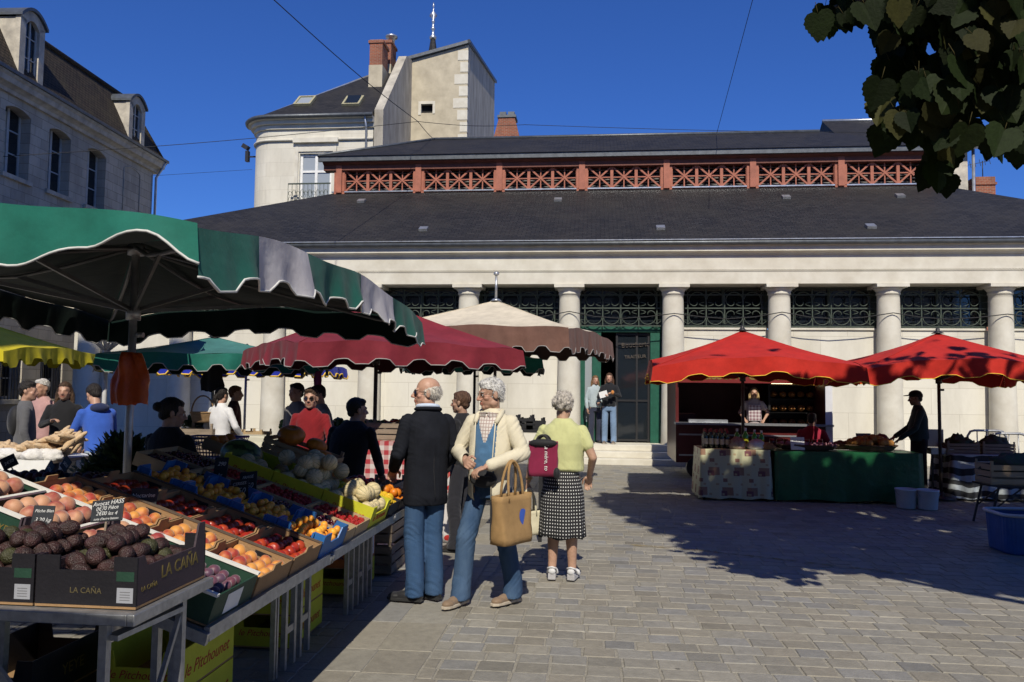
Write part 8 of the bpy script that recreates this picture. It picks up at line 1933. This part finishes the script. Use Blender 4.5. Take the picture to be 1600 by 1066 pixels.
while n < 7500:
    v = Vector((rl.gauss(0, 1), rl.gauss(0, 1), rl.gauss(0, 1))).normalized() * rl.random() ** .28
    p = cc + Vector((v.x * rad.x, v.y * rad.y, v.z * rad.z))
    if noise.noise(p * .7) < -.22: continue
    x, y, D = proj(p)
    if D > 0 and -80 < x < 1700 and y > -75: continue
    sx, sy = p.x + SUN.x / -SUN.z * p.z, p.y + SUN.y / -SUN.z * p.z
    lim = np.interp(sx, [.1, 1.2, 2.7, 4.2, 8.0], [12.2, 8.7, 7.9, 6.8, 5.6])
    ux, uy = p.x + SUN.x / -SUN.z * (p.z - 2.3), p.y + SUN.y / -SUN.z * (p.z - 2.3)
    if uy > 11.2 and ux < 7.5 and rl.random() < (.99 if ux < 4.2 else (.85 if uy < 12.6 else .97)): continue
    if sx < .15 or sy < lim + .45 * noise.noise(Vector((sx * 2.2, sy * 2.2, 0))): continue
    d = Vector((rl.uniform(-1, 1), rl.uniform(-1, 1), rl.uniform(-1.2, .1))); leaf(cr, p, d, Vector((rl.uniform(-1, 1), rl.uniform(-1, 1), rl.uniform(.1, 1))), rl.uniform(.24, .36), col(), rl.uniform(-.3, .3)); n += 1
cr.build('crown', m_leaf, tree)
tk = MB(); tk.tube([(4.6, 3.2, 0), (4.58, 3.2, 1.2), (4.65, 3.25, 3.0), (4.7, 3.4, 5.0), (4.8, 3.6, 7.5)], .2, 12, rs=[.24, .19, .17, .13, .05]); tk.build('trunk', m_bark, tree)
def limb(pts, r0, r1): m_ = MB(); k = len(pts); m_.tube(pts, r0, 7, rs=[lerp(r0, r1, i / (k - 1)) for i in range(k)]); m_.build('limb', m_bark, tree)
tgt = lambda px, py, D: Vector((0, 0, CH)) + ray(px, py).normalized() * D
limb([(4.65, 3.25, 3.1), (3.6, 3.4, 3.9), tgt(1640, 20, 5.7), tgt(1530, -20, 5.8), tgt(1420, -10, 5.8), tgt(1330, 2, 5.8), tgt(1275, 22, 5.8)], .06, .006)
limb([tgt(1530, -20, 5.8), tgt(1480, 80, 5.7), tgt(1440, 170, 5.7), tgt(1470, 250, 5.7)], .018, .004)
limb([tgt(1600, 0, 5.7), tgt(1570, 90, 5.6), tgt(1560, 190, 5.6)], .016, .004)
for a in ((6.6, 2.4, 6.0), (3.0, 4.6, 6.6), (5.6, 5.6, 6.8), (3.6, 1.8, 7.4)): limb([(4.66, 3.3, 3.6), lerp(Vector((4.66, 3.3, 3.6)), Vector(a), .5) + Vector((0, 0, .4)), a], .08, .02)
# houses behind the camera, mirrored in the windows; the tall one is added to shade the far left
def plain_house(label, x0, x1, y0, y1, h, nwin, floors, m):
    root = thing('town_house', label, 'building', ((x0 + x1) / 2, (y0 + y1) / 2, 0)); q = MB(); q.bx(x0, x1, y0, y1, 0, h); q.build('wall', m, root)
    q = MB(); q.prism([(y0 - .4, h + .001), (y1 + .4, h + .001), ((y0 + y1) / 2, h + (y1 - y0) * .35)], (x0 - .2, 0, 0), (0, 1, 0), (0, 0, 1), (x1 - x0 + .4, 0, 0)); q.build('roof', m_slate, root)
    for f in range(floors):
        for i in range(nwin):
            x = lerp(x0, x1, (i + .5) / nwin); z = 1.0 + f * (h - 1) / floors; q = MB(); q.bx(x - .5, x + .5, y1 + .002, y1 + .05, z, z + 1.7); q.build('window', m_glass if (i + f) % 3 else m_gl2, root)
plain_house('unseen tall stone house added behind the viewer to shade the far left', -19, -7.1, -14, -4.5, 27.0, 5, 8, m_ash)
plain_house('row of lower stone houses behind the viewer', -7, 24, -24, -14.5, 11.5, 12, 3, m_lime)
